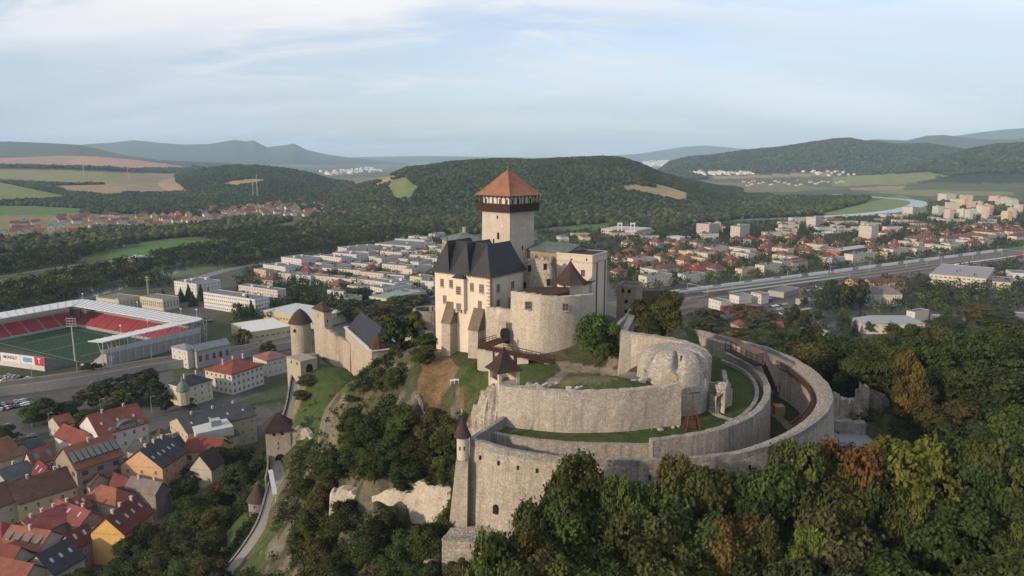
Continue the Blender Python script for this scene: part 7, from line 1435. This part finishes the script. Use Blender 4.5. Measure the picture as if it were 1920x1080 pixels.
def undergrowth():
    g = np.random.RandomState(21); bush = []; X = np.concatenate([g.uniform(-105, 150, 9000), g.uniform(-95, -10, 15000)]); Y = np.concatenate([g.uniform(78, 330, 9000), g.uniform(115, 260, 15000)]); Z = terr(X, Y); ax = Y*CP-(Z-CAMZ)*SP; px = 960+FPX*X/ax; py = 540-FPX*(Y*SP+(Z-CAMZ)*CP)/ax
    ok = (Z > 4) & (fbm(X, Y, 18, 3, 33) > -.16)
    bad = [NEARLAND[i][1] for i in range(len(NEARLAND)) if i not in (9, 10, 11, 12)]+[[(780,640),(1240,540),(1330,640),(1300,700),(860,820)], [(800,500),(1240,540),(1200,690),(820,690)], [(618,905),(850,895),(850,975),(618,960)]]
    for pl in bad: ok &= ~inpoly(px, py, pl)
    for pl in ([q[:2] for q in _w1]+[(50, 190), (-10, 175), (-8, 120)],): ok &= ~inpoly(X, Y, pl)
    for pl in ([(-30, 150), (45, 150), (45, 215), (-25, 215)],): ok &= ~inpoly(X, Y, pl)
    for rx in ([(P(x, y, z).x, P(x, y, z).y) for x, y, z in ((405,1105,16.2),(430,1080,18),(470,1030,21),(500,980,24),(515,930,26.4),(524,890,28.6),(524,858,30.2),(530,850,30),(540,800,31.5),(548,778,34),(554,755,37.2),(558,730,40.6),(564,700,44.5),(573,676,47.6),(584,664,48.8))],):
        q = np.array(crom(rx, 5)); ok &= np.min((X[:, None]-q[None, :, 0])**2+(Y[:, None]-q[None, :, 1])**2, 1) > 5.0**2
    keep = inpoly(px, py, NEARLAND[9][1]) | inpoly(px, py, NEARLAND[11][1]); ok &= ~keep | (g.rand(len(X)) < .05); rid = inpoly(px, py, [(640,690),(830,640),(800,760),(700,775),(600,850),(550,850),(555,700)]); ok &= ~rid | (g.rand(len(X)) < .5)
    p = np.stack([X, Y, Z-.2], 1)[ok]; s_ = g.uniform(.5, 1.8, len(p))*np.where(p[:, 0] > 66, 1.3, 1); c = cols_for(p, 22)*1.0; j = g.rand(len(p)) < .10; c[j] = np.array((.09,.08,.035)); clumps('undergrowth', p, s_, s_*.75, c, 55, 23)
undergrowth()
print('TREES', NT[0])
# ------------------------------------------------------------------ stadium
def text_obj(txt, size, pos, nrm, mat, parent=None, name='lettering', bold=0.0):
    cu = bpy.data.curves.new(name, 'FONT'); cu.body = txt; cu.size = size; cu.align_x = 'CENTER'; cu.align_y = 'CENTER'; cu.extrude = .02; cu.offset = bold
    to = bpy.data.objects.new('tmp', cu); COL.objects.link(to); dg = bpy.context.evaluated_depsgraph_get(); me = bpy.data.meshes.new_from_object(to.evaluated_get(dg)); bpy.data.objects.remove(to); me.materials.clear(); me.materials.append(mat)
    o = bpy.data.objects.new(name, me); COL.objects.link(o); o.rotation_euler = (math.pi/2, 0, math.atan2(nrm.y, nrm.x)+math.pi/2)
    if parent: o.parent = parent; o.location = Vector(pos)-parent.location
    else: o.location = pos
    return o
def stadium():
    B = P(388, 598, 17); A = P(193, 642, 17); e2 = Vector((A.x-B.x, A.y-B.y, 0)); lr = e2.length; e2 /= lr; e1 = Vector((e2.y, -e2.x, 0)); e1 = -e1 if e1.x > 0 else e1
    O = Vector((B.x, B.y, 0)); S = lambda a, b, z=0.0: tuple(O+e1*a+e2*b+Vector((0, 0, z)))
    L1 = 152.0; LL = lr
    e = empty('football_stadium', S(70, 50), 'football stadium with white wraparound roof and red seats', 'stadium')
    WHT_ = plain((.60, .61, .62), 'white_sheet_roof', .45); WS = plain((.50, .50, .50), 'white_steel', .5); REDS = None
    def seatmat():
        m, nt, b = newmat('red_seats'); b.inputs['Roughness'].default_value = .6; g = node(nt, 'ShaderNodeNewGeometry'); w_ = node(nt, 'ShaderNodeTexWave'); w_.inputs['Scale'].default_value = 3.0; w_.bands_direction = 'Z'; nt.links.new(g.outputs['Position'], w_.inputs['Vector'])
        n = geon(nt, .12, 2, .5); nt.links.new(mixc(nt, mr(nt, w_.outputs['Fac'], .2, .8, 0, .45), (.30, .045, .055), (.14, .03, .035)), b.inputs['Base Color']); return m
    SEAT = seatmat(); CON = plaster((.34, .33, .32), 'stand_concrete', .15)
    def stand(nm, a0, b0, a1, b1, inn, zb=9.5, zf=1.6, dep=15, nais=7, seat=True):
        """back edge from (a0,b0) to (a1,b1); inn = inward direction"""
        p, q = Vector(S(a0, b0)), Vector(S(a1, b1)); n_ = inn; u = (q-p).normalized(); ln = (q-p).length
        W = lambda s_, t_, z_: tuple(p+u*s_+n_*t_+Vector((0, 0, z_)))
        st = MB(); st.hexa([W(0, 0, 0), W(ln, 0, 0), W(ln, dep, 0), W(0, dep, 0)], [W(0, 0, zb+.8), W(ln, 0, zb+.8), W(ln, dep, zf-.4), W(0, dep, zf-.4)]); so_ = st.build('stand', CON, e)
        k = 0; seg = ln/nais
        for k in range(nais):
            sb = MB(); s0, s1 = k*seg+.7, (k+1)*seg-.7; n = 12
            for r_ in range(n):
                t0, t1 = 2+(dep-2.8)*r_/n, 2+(dep-2.8)*(r_+1)/n; z = zb+.9-(zb-zf+1.0)*(t1)/dep+.5
                sb.hexa([W(s0, t0, z-.6), W(s1, t0, z-.6), W(s1, t1, z-.6), W(s0, t1, z-.6)], [W(s0, t0, z+.3), W(s1, t0, z+.3), W(s1, t1, z), W(s0, t1, z)])
            sb.build('seat_block', SEAT, so_)
        return W, ln
    stand('right', 3, 4, 3, LL-3, e1, nais=6); stand('far', 16, 3, L1-16, 3, e2, nais=9); stand('left', L1-3, 4, L1-3, LL+22, -e1, nais=8)
    def canopy(pts_out, pts_in, zo, zi):
        mb = MB(); n = len(pts_out)
        for i in range(n-1):
            a, b, c, d = pts_out[i], pts_out[i+1], pts_in[i+1], pts_in[i]; mb.hexa([(a[0], a[1], zo-.5), (b[0], b[1], zo-.5), (c[0], c[1], zi-.5), (d[0], d[1], zi-.5)], [(a[0], a[1], zo), (b[0], b[1], zo), (c[0], c[1], zi), (d[0], d[1], zi)])
        r_ = mb.build('roof', WHT_, e); rb = MB()
        for i in range(n-1):
            ln = (Vector(pts_out[i+1])-Vector(pts_out[i])).length; m = max(1, int(ln/6))
            for k in range(m): a = Vector(pts_out[i]).lerp(Vector(pts_out[i+1]), k/m); d = Vector(pts_in[i]).lerp(Vector(pts_in[i+1]), k/m); rb.beam((a.x, a.y, zo+.01), (d.x, d.y, zi+.01), .35, .3)
        rb.build('roof_rib', plain((.45, .46, .47), 'rib', .5), r_)
    q2 = lambda a, b: S(a, b)
    out_ = [q2(0, LL), q2(0, 7), q2(2, 2), q2(7, 0), q2(L1-7, 0), q2(L1-2, 2), q2(L1, 7), q2(L1, LL+26)]; in_ = [q2(16, LL), q2(16, 17), q2(16.3, 16.3), q2(17, 16), q2(L1-17, 16), q2(L1-16.3, 16.3), q2(L1-16, 17), q2(L1-16, LL+26)]
    canopy(out_, in_, 17.2, 15.8)
    m = 14                                                    # outer raking columns and cross braces of the right stand
    for k in range(m+1):
        b = LL*k/m; mb = MB(); mb.tube(S(2.2, b, 0), S(.4, b, 16.6), .2, n=5); mb.tube(S(2.2, b, 8), S(6, b, 16.6), .14, n=5)
        if k < m and k % 2 == 0: mb.tube(S(1.6, b, 4), S(.6, b+LL/m, 15), .1, n=4); mb.tube(S(1.6, b+LL/m, 4), S(.6, b, 15), .1, n=4)
        mb.build('column', WS, e)
    for k in range(22): a = L1*(k+.5)/22; mb = MB(); mb.tube(S(a, .6, 0), S(a, .4, 16.6), .2, n=5); mb.build('column', WS, e)
    for b in (0, .26, .5, .75): mb = MB(); mb.tube(S(8, LL*b+2, 15.8), S(8, LL*b+2, 24), .14, .08, 5); mb.box(S(8, LL*b+2, 23), (1.4, .3, .8)); mb.build('roof_mast', WS, e)
    for a in (20, 45, 70, 95, 120, 140): mb = MB(); mb.tube(S(a, 6, 16.5), S(a, 6, 24), .14, .08, 5); mb.box(S(a, 6, 23), (1.4, .3, .8)); mb.build('roof_mast', WS, e)
    mb = MB(); mb.hexa([S(2.9, LL*.05, 7.2), S(2.9, LL, 8.6), S(3.0, LL, 8.6), S(3.0, LL*.05, 7.2)][::-1], [S(2.5, LL*.05, 11.6), S(2.5, LL, 11.6), S(2.9, LL, 11.6), S(2.9, LL*.05, 11.6)][::-1]); mb.build('parapet_band', plain((.52, .52, .53), 'band'), e)
    mb = MB(); mb.hexa([S(L1-15, 18, 9), S(L1-29, 18, 9), S(L1-29, 19, 9), S(L1-15, 19, 9)], [S(L1-15, 18, 15), S(L1-29, 18, 15), S(L1-29, 19, 15), S(L1-15, 19, 15)]); mb.build('scoreboard', plain((.02, .02, .025), 'screen', .3), e)
    mb = MB(); mb.poly([S(20, 21, .12), S(L1-20, 21, .12), S(L1-20, LL+2, .12), S(20, LL+2, .12)][::-1]); mb.build('grass_pitch', colpitch(), e)
    wl = MB(); z = .16
    def line(a0, b0, a1, b1): p, q = Vector(S(a0, b0, z)), Vector(S(a1, b1, z)); d = (q-p).normalized(); s_ = Vector((-d.y, d.x, 0))*.18; wl.poly([p-s_, q-s_, q+s_, p+s_])
    x0, x1, y0, y1 = 26, L1-26, 24, LL-1
    for r_ in ((x0,y0,x1,y0),(x1,y0,x1,y1),(x1,y1,x0,y1),(x0,y1,x0,y0),((x0+x1)/2,y0,(x0+x1)/2,y1),(x0+16,(y0+y1)/2-18,x0+16,(y0+y1)/2+18),(x1-16,(y0+y1)/2-18,x1-16,(y0+y1)/2+18)): line(*r_)
    wl.build('pitch_markings', plain((.30, .34, .30)), e)
    # low near stand with advertising wall facing the street
    p0, p1 = P(-40, 679), P(84, 696); d = (p1-p0); d.z = 0; u = d.normalized(); n_ = Vector((-u.y, u.x, 0)); ln = d.length
    e = empty('low_grandstand', tuple(p0+u*ln*.5), 'low grey near stand with advertising wall of painted panels', 'grandstand'); W = lambda s_, t_, z_: tuple(p0+u*s_+n_*t_+Vector((0, 0, z_)))
    mb = MB(); mb.hexa([W(0, 0, 0), W(ln, 0, 0), W(ln, .6, 0), W(0, .6, 0)], [W(0, 0, 8.4), W(ln, 0, 8.4), W(ln, .6, 8.4), W(0, .6, 8.4)]); mb.build('back_wall', plain((.52, .5, .5)), e)
    mb = MB(); mb.hexa([W(0, .7, 0), W(ln, .7, 0), W(ln+6, 17, 0), W(0, 17, 0)], [W(0, .7, 8.5), W(ln, .7, 8.5), W(ln+6, 17, 2.2), W(0, 17, 2.2)]); mb.build('terrace', plaster((.22, .22, .225), 'dark_seats', .3), e)
    npn = n_*-1; sp = 0; fac = [(0, .36, (.42, .03, .04), ''), (.36, .66, (.62, .62, .60), 'MONOLIT'), (.66, .87, (.62, .62, .60), ''), (.87, 1.0, (.42, .03, .05), 'T')]
    for f0, f1, c, tx in fac:
        mb = MB(); mb.hexa([W(ln*f0+.15, -.12, 3.2), W(ln*f1-.15, -.12, 3.2), W(ln*f1-.15, -.01, 3.2), W(ln*f0+.15, -.01, 3.2)], [W(ln*f0+.15, -.12, 8.5), W(ln*f1-.15, -.12, 8.5), W(ln*f1-.15, -.01, 8.5), W(ln*f0+.15, -.01, 8.5)]); pn = mb.build('advertising_panel', plain(c, 'ad_panel'), e)
        if tx: text_obj(tx, 2.7 if len(tx) > 1 else 4.6, W(ln*(f0+f1)/2, -.16, 6.0), npn, plain((.02, .02, .02) if len(tx) > 1 else (.65, .65, .65), 'letter'), e, bold=.05)
    for s_ in (.74,): mb = MB(); mb.hexa([W(ln*.70, -.2, 4.6), W(ln*.83, -.2, 4.6), W(ln*.83, -.13, 4.6), W(ln*.70, -.13, 4.6)], [W(ln*.70, -.2, 7.4), W(ln*.83, -.2, 7.4), W(ln*.83, -.13, 7.4), W(ln*.70, -.13, 7.4)]); mb.build('advertising_panel', plain((.10, .30, .50), 'blue_ad'), e)
    for px, py, h in ((142, 684, 30),(478, 520, 0)):
        if not h: continue
        p = P(px, py); f = empty('floodlight_mast', p, 'tall grey floodlight mast with lamp grid in front of the pitch', 'floodlight'); mb = MB(); mb.tube(p, p+Vector((0, 0, h-4)), .5, .3, 8); mb.build('mast', plain((.42, .43, .43)), f)
        mb = MB()
        for k in range(4): mb.beam(p+Vector((-3.2, 0, h-5+k*1.7)), p+Vector((3.2, 0, h-5+k*1.7)), .3, .35)
        for k in (-3, -1, 1, 3): mb.tube(p+Vector((k, 0, h-5)), p+Vector((k, 0, h+.6)), .1, n=4)
        mb.build('lamp_rack', plain((.30, .31, .32)), f)
def colpitch():
    m, nt, b = newmat('pitch_grass'); b.inputs['Roughness'].default_value = .9; w_ = node(nt, 'ShaderNodeTexWave'); w_.inputs['Scale'].default_value = .09; g = node(nt, 'ShaderNodeNewGeometry'); mp = node(nt, 'ShaderNodeMapping'); mp.inputs['Rotation'].default_value = (0, 0, R(-27)); nt.links.new(g.outputs['Position'], mp.inputs[0]); nt.links.new(mp.outputs[0], w_.inputs['Vector'])
    nt.links.new(mixc(nt, mr(nt, w_.outputs['Fac'], .45, .55), (.015, .038, .016), (.020, .046, .018)), b.inputs['Base Color']); return m
stadium()
# ------------------------------------------------------------------ cars, lamps and other small things
def car_proto(col):
    e = empty('parked_car', (0, 0, 0)); b = MB(); pr = [(-2.1, .35), (2.1, .35), (2.15, .75), (1.9, .95), (1.0, 1.0), (-1.7, 1.05), (-2.1, .9)]
    def sect(pr_, w0): return [(x, -w0, z) for x, z in pr_], [(x, w0, z) for x, z in pr_]
    l, r_ = sect(pr, .88); i = len(b.v); n = len(pr); b.v += l+r_
    for k in range(n): k2 = (k+1) % n; b.f.append((i+k, i+k2, i+n+k2, i+n+k)); b.m.append(0)
    b.f.append(tuple(i+k for k in reversed(range(n)))); b.f.append(tuple(i+n+k for k in range(n))); b.m += [0, 0]
    b.hexa([(-1.5, -.78, 1.40), (.35, -.74, 1.40), (.35, .74, 1.40), (-1.5, .78, 1.40)], [(-1.4, -.68, 1.48), (.25, -.68, 1.48), (.25, .68, 1.48), (-1.4, .68, 1.48)]); b.build('body', plain(col, 'car_paint', .3), e)
    g = MB(); g.hexa([(-1.85, -.82, 1.0), (1.0, -.82, .98), (1.0, .82, .98), (-1.85, .82, 1.0)], [(-1.45, -.7, 1.41), (.3, -.7, 1.41), (.3, .7, 1.41), (-1.45, .7, 1.41)]); g.build('window', glassm(), e)
    for x in (-1.3, 1.3):
        for y in (-.8, .8): w_ = MB(); w_.tube((x, y-.1, .33), (x, y+.1, .33), .33, n=10); w_.build('wheel', plain((.02, .02, .02), 'tyre'), e)
    return e
CC_ = [('white', (.62, .62, .62)), ('black', (.02, .02, .022)), ('silver', (.32, .33, .34)), ('dark blue', (.03, .05, .14)), ('red', (.35, .03, .03)), ('dark grey', (.09, .09, .10))]
CP_ = [(n, car_proto(c)) for n, c in CC_]
def park(p0, p1, n, ang, where, group, prob=.8, seed=1, rows=1, dr=6.0):
    rg = random.Random(seed); a, b = P(*p0), P(*p1); d = (b-a); d.z = 0; yaw = math.atan2(d.y, d.x)+ang; s_ = Vector((-d.y, d.x, 0)).normalized()
    for r_ in range(rows):
        for k in range(n):
            if rg.random() > prob: continue
            nm, pr_ = CP_[rg.choices(range(6), (4, 4, 3, 1.5, 1, 3))[0]]; c = copy_tree(pr_); p = a.lerp(b, k/max(1, n-1))+s_*dr*r_; c.location = (p.x, p.y, .22); c.rotation_euler = (0, 0, yaw+rg.choice([0, math.pi])+rg.uniform(-.03, .03)); tag(c, nm+' car '+where, 'car', group)
park((-10, 772), (58, 758), 13, math.pi/2, 'in the small car park left of the dark trees', 'cars in the left car park', .85, 2, 2, 8)
park((15, 706), (80, 716), 10, math.pi/2, 'parked beside the advertising wall', 'cars at the stadium wall', .8, 3, 2, -7)
park((170, 698), (250, 688), 12, math.pi/2, 'parked between stadium and viaduct', 'cars below the stadium', .85, 4)
park((395, 612), (425, 605), 6, math.pi/2, 'on the dark square right of the stadium', 'cars on the square', .6, 5, 3, 14)
park((470, 640), (535, 652), 7, 0, 'beside the yellow halls', 'cars at the halls', .7, 6, 2, 9)
park((1450, 592), (1530, 578), 14, math.pi/2, 'on the station square', 'cars on the station square', .6, 7, 3, 12)
park((1400, 600), (1440, 592), 5, 0, 'on the station approach', 'cars on the approach', .7, 8)
park((1505, 548), (1545, 542), 8, math.pi/2, 'near the poplar row', 'cars near the poplars', .8, 9, 2, 10)
park((1600, 478), (1640, 474), 9, math.pi/2, 'before the red-grey hall', 'cars at the industrial hall', .8, 10, 2, 9)
park((60, 820), (240, 789), 5, 0, 'on the street above the old town', 'cars on the street', .6, 11)
for nm, pr_ in CP_:
    for ch in list(pr_.children): bpy.data.objects.remove(ch)
    bpy.data.objects.remove(pr_)
def bus(px, py, yaw, col, lab):
    p = P(px, py); e = empty('bus', (p.x, p.y, 0), lab, 'bus', rz=yaw); b = MB(); b.box((p.x, p.y, .5), (11.5, 2.5, 2.5)); o = b.build('body', plain(col, 'bus_paint', .35), e); b = MB(); b.box((p.x, p.y, 1.5), (11.55, 2.56, 1.0)); b.build('window_band', glassm(), e)
    for x in (-3.6, 3.6):
        for y in (-1.15, 1.15): b = MB(); b.tube((p.x+x, p.y+y-.15, .5), (p.x+x, p.y+y+.15, .5), .5, n=10); b.build('wheel', plain((.02, .02, .02), 'tyre'), e)
bus(172, 690, R(25), (.58, .5, .5), 'white and red bus parked at the near corner of the stadium'); bus(1526, 573, R(20), (.62, .62, .62), 'white truck-like bus parked before the poplars'); bus(1440, 566, R(32), (.10, .12, .3), 'dark blue bus at the station front')
for i, (px, py) in enumerate(((94,808),(190,780),(285,775),(12,830),(240,770),(60,800),(1438,605),(1400,618),(1330,600),(170,745),(305,770),(1500,600))):
    p = P(px, py); mb = MB(); mb.tube(p, p+Vector((0, 0, 9)), .14, .09, 6); mb.tube(p+Vector((0, 0, 8.9)), p+Vector((1.6, 0, 9.3)), .07, n=4); mb.box((p.x+1.7, p.y, 9.2), (.8, .35, .2)); mb.top('street_lamp', plain((.33, .34, .34), 'lamp_steel', .5), 'grey street lamp '+('on the street below the viaduct' if px < 960 else 'on the station square'), 'street lamp', 'street lamps')
for i, (px, h) in enumerate(((1492, 0), (1502, 1), (1511, 2), (1520, 3), (1529, 4), (1537, 0))):
    p = P(px, 608+i*.6); mb = MB(); mb.box((p.x, p.y, 1.2), (3.6, .2, 2.4), R(-8)); mb.tube((p.x-1.4, p.y+.1, 0), (p.x-1.4, p.y+.1, 1.3), .08); mb.tube((p.x+1.4, p.y+.1, 0), (p.x+1.4, p.y+.1, 1.3), .08)
    c = [((.6, .6, .6), 'white'), ((.65, .42, .04), 'orange'), ((.2, .3, .6), 'blue'), ((.62, .5, .06), 'yellow'), ((.5, .1, .2), 'pink')][h]; mb.top('billboard', plain(c[0], 'board'), c[1]+' advertising board in the row at the station square', 'billboard', 'boards at the station square')
for px, py, h in ((158, 327, 60), (241, 331, 60), (483, 366, 75), (475, 364, 55), (278, 545, 18), (1203, 0, 0)):
    if not h: continue
    p = march(px, py+6) or P(px, py); mb = MB(); k_ = h/12
    for a in range(4): t = a*math.pi/2+.5; mb.tube((p.x+h*.035*math.cos(t), p.y+h*.035*math.sin(t), p.z), (p.x+.6*math.cos(t), p.y+.6*math.sin(t), p.z+h), h*.003+.12, n=4)
    for q in range(8): f = q/8; r_ = h*.035*(1-f)+.6*f; mb.box((p.x, p.y, p.z+h*f), (r_*1.5, r_*1.5, .5), .5+R(45))
    for q in (.75, .88): mb.beam((p.x-h*.12, p.y, p.z+h*q), (p.x+h*.12, p.y, p.z+h*q), .4, .4)
    mb.top('lattice_mast', plain((.50, .32, .30) if px < 250 else (.35, .35, .35), 'mast_steel'), {158: 'left red-white pylon on the tan fields', 241: 'right red-white pylon on the tan fields', 483: 'taller grey mast before the wooded left hill', 475: 'shorter grey mast before the wooded left hill', 278: 'grey lattice mast near the river'}[px], 'mast')
def person(p, yaw, top, legs, label, step=.15):
    e = empty('person', p, label, 'person', rz=yaw); SK = plain((.45, .28, .20), 'skin')
    def skin(nm, verts, edges, rad, mat):
        me = bpy.data.meshes.new(nm); me.from_pydata(verts, edges, []); o = bpy.data.objects.new(nm, me); COL.objects.link(o); sm = o.modifiers.new('s', 'SKIN')
        for i, r_ in enumerate(rad): me.skin_vertices[0].data[i].radius = (r_, r_*.85)
        me.skin_vertices[0].data[0].use_root = True; ss = o.modifiers.new('u', 'SUBSURF'); ss.levels = 1; ss.render_levels = 1
        dg = bpy.context.evaluated_depsgraph_get(); m2 = bpy.data.meshes.new_from_object(o.evaluated_get(dg)); bpy.data.objects.remove(o); m2.materials.clear(); m2.materials.append(mat); q = bpy.data.objects.new(nm, m2); COL.objects.link(q); q.parent = e; return q
    V = [(0,0,.95),(0,0,1.2),(0,0,1.42),(0,0,1.52),(0,-.01,1.66),(.2,0,1.42),(.26,.02,1.15),(.26,-.08,.9),(-.2,0,1.42),(-.26,.02,1.15),(-.26,-.08,.9),(.1,0,.9),(.11,-step*.5,.5),(.11,-step,.06),(-.1,0,.9),(-.11,step*.5,.5),(-.11,step,.06),(.11,-step-.14,.04),(-.11,step-.14,.04)]
    E = [(0,1),(1,2),(2,3),(3,4),(2,5),(5,6),(6,7),(2,8),(8,9),(9,10),(0,11),(11,12),(12,13),(13,17),(0,14),(14,15),(15,16),(16,18)]
    skin('body', V, E, [.15,.14,.16,.06,.10,.06,.045,.035,.06,.045,.035,.09,.06,.045,.09,.06,.045,.035,.035], SK)
    skin('jacket', [V[i] for i in (0,1,2,5,6,8,9)], [(0,1),(1,2),(2,3),(3,4),(2,5),(5,6)], [.17,.165,.185,.08,.065,.08,.065], plain(top, 'cloth'))
    skin('trousers', [V[i] for i in (0,11,12,13,14,15,16)], [(0,1),(1,2),(2,3),(0,4),(4,5),(5,6)], [.165,.105,.075,.06,.105,.075,.06], plain(legs, 'cloth'))
    h = MB(); h.cone((0, .02), [(.08, 1.64), (.115, 1.70), (.09, 1.78), (.02, 1.80)], 10); ho = bpy.data.objects.new('hair', h.mesh('hair', plain((.05, .03, .02), 'hair'))); COL.objects.link(ho); ho.parent = e
_b = D(938, 646, 164.5); _b.z = 87.28; person(_b, R(150), (.50, .03, .04), (.03, .03, .05), 'person in red jacket walking on the timber bridge by the gate')
for (px, py, z, c, l) in ((525, 886, 29.1, (.03, .03, .04), 'person in dark clothes on the lane below the gate tower'), (519, 975, 24.6, (.04, .04, .06), 'person in dark coat on the lane near the round tower')):
    _b = P(px, py, z); _b.z = z+.1; person(_b, R(20), c, (.03, .03, .04), l)
for i, (px, py) in enumerate(((849, 720), (856, 719))):
    p = march(px, py); mb = MB(); 
    for x in (-.5, .5):
        for y in (-.3, .3): mb.tube((p.x+x, p.y+y, p.z-.1), (p.x+x, p.y+y, p.z+.9), .05, n=4)
    mb.box((p.x, p.y, p.z+.85), (1.3, .9, .12)); mb.top('garden_table', plain((.65, .65, .63), 'white_paint'), ('left' if i == 0 else 'right')+' white garden table on the grass below the palace', 'table', 'white garden tables')
# ------------------------------------------------------------------ labels: single out look-alikes by their place
ORD = ['first', 'second', 'third', 'fourth', 'fifth', 'sixth', 'seventh', 'eighth', 'ninth', 'tenth', 'eleventh', 'twelfth', 'thirteenth', 'fourteenth', 'fifteenth', 'sixteenth', 'seventeenth', 'eighteenth', 'nineteenth', 'twentieth']
def wordcount(s): return len(s.split())
def relabel():
    d = {}
    for o in TOPS: d.setdefault(o['label'], []).append(o)
    for lb, os_ in d.items():
        if len(os_) < 2: continue
        os_.sort(key=lambda o: pix(o.location)[0])
        if len(os_) <= 60:
            for i, o in enumerate(os_):
                s_ = ('leftmost' if i == 0 else 'rightmost' if i == len(os_)-1 else (ORD[i] if i < 20 else str(i+1)+{1: 'st', 2: 'nd', 3: 'rd'}.get((i+1) % 10, 'th'))+' from left') if len(os_) > 2 else ('left one' if i == 0 else 'right one')
                w_ = lb.split(); 
                if len(w_) > 12: w_ = w_[:12]
                o['label'] = ' '.join(w_)+', '+s_
        for o in os_:
            if not o.get('group'): o['group'] = lb.split(',')[0]
relabel()
# ------------------------------------------------------------------ air
def haze():
    mb = MB(); mb.box((0, 13500, -6), (46000, 30000, 760))
    m = bpy.data.materials.new('haze_air'); m.use_nodes = True; nt = m.node_tree; nt.nodes.clear()
    o = nt.nodes.new('ShaderNodeOutputMaterial'); v = nt.nodes.new('ShaderNodeVolumePrincipled')
    v.inputs['Color'].default_value = (0.54, 0.76, 1.0, 1); v.inputs['Density'].default_value = 0.00005; v.inputs['Anisotropy'].default_value = -0.1
    nt.links.new(v.outputs[0], o.inputs['Volume']); mb.struct('haze', m, kind='stuff')
haze()
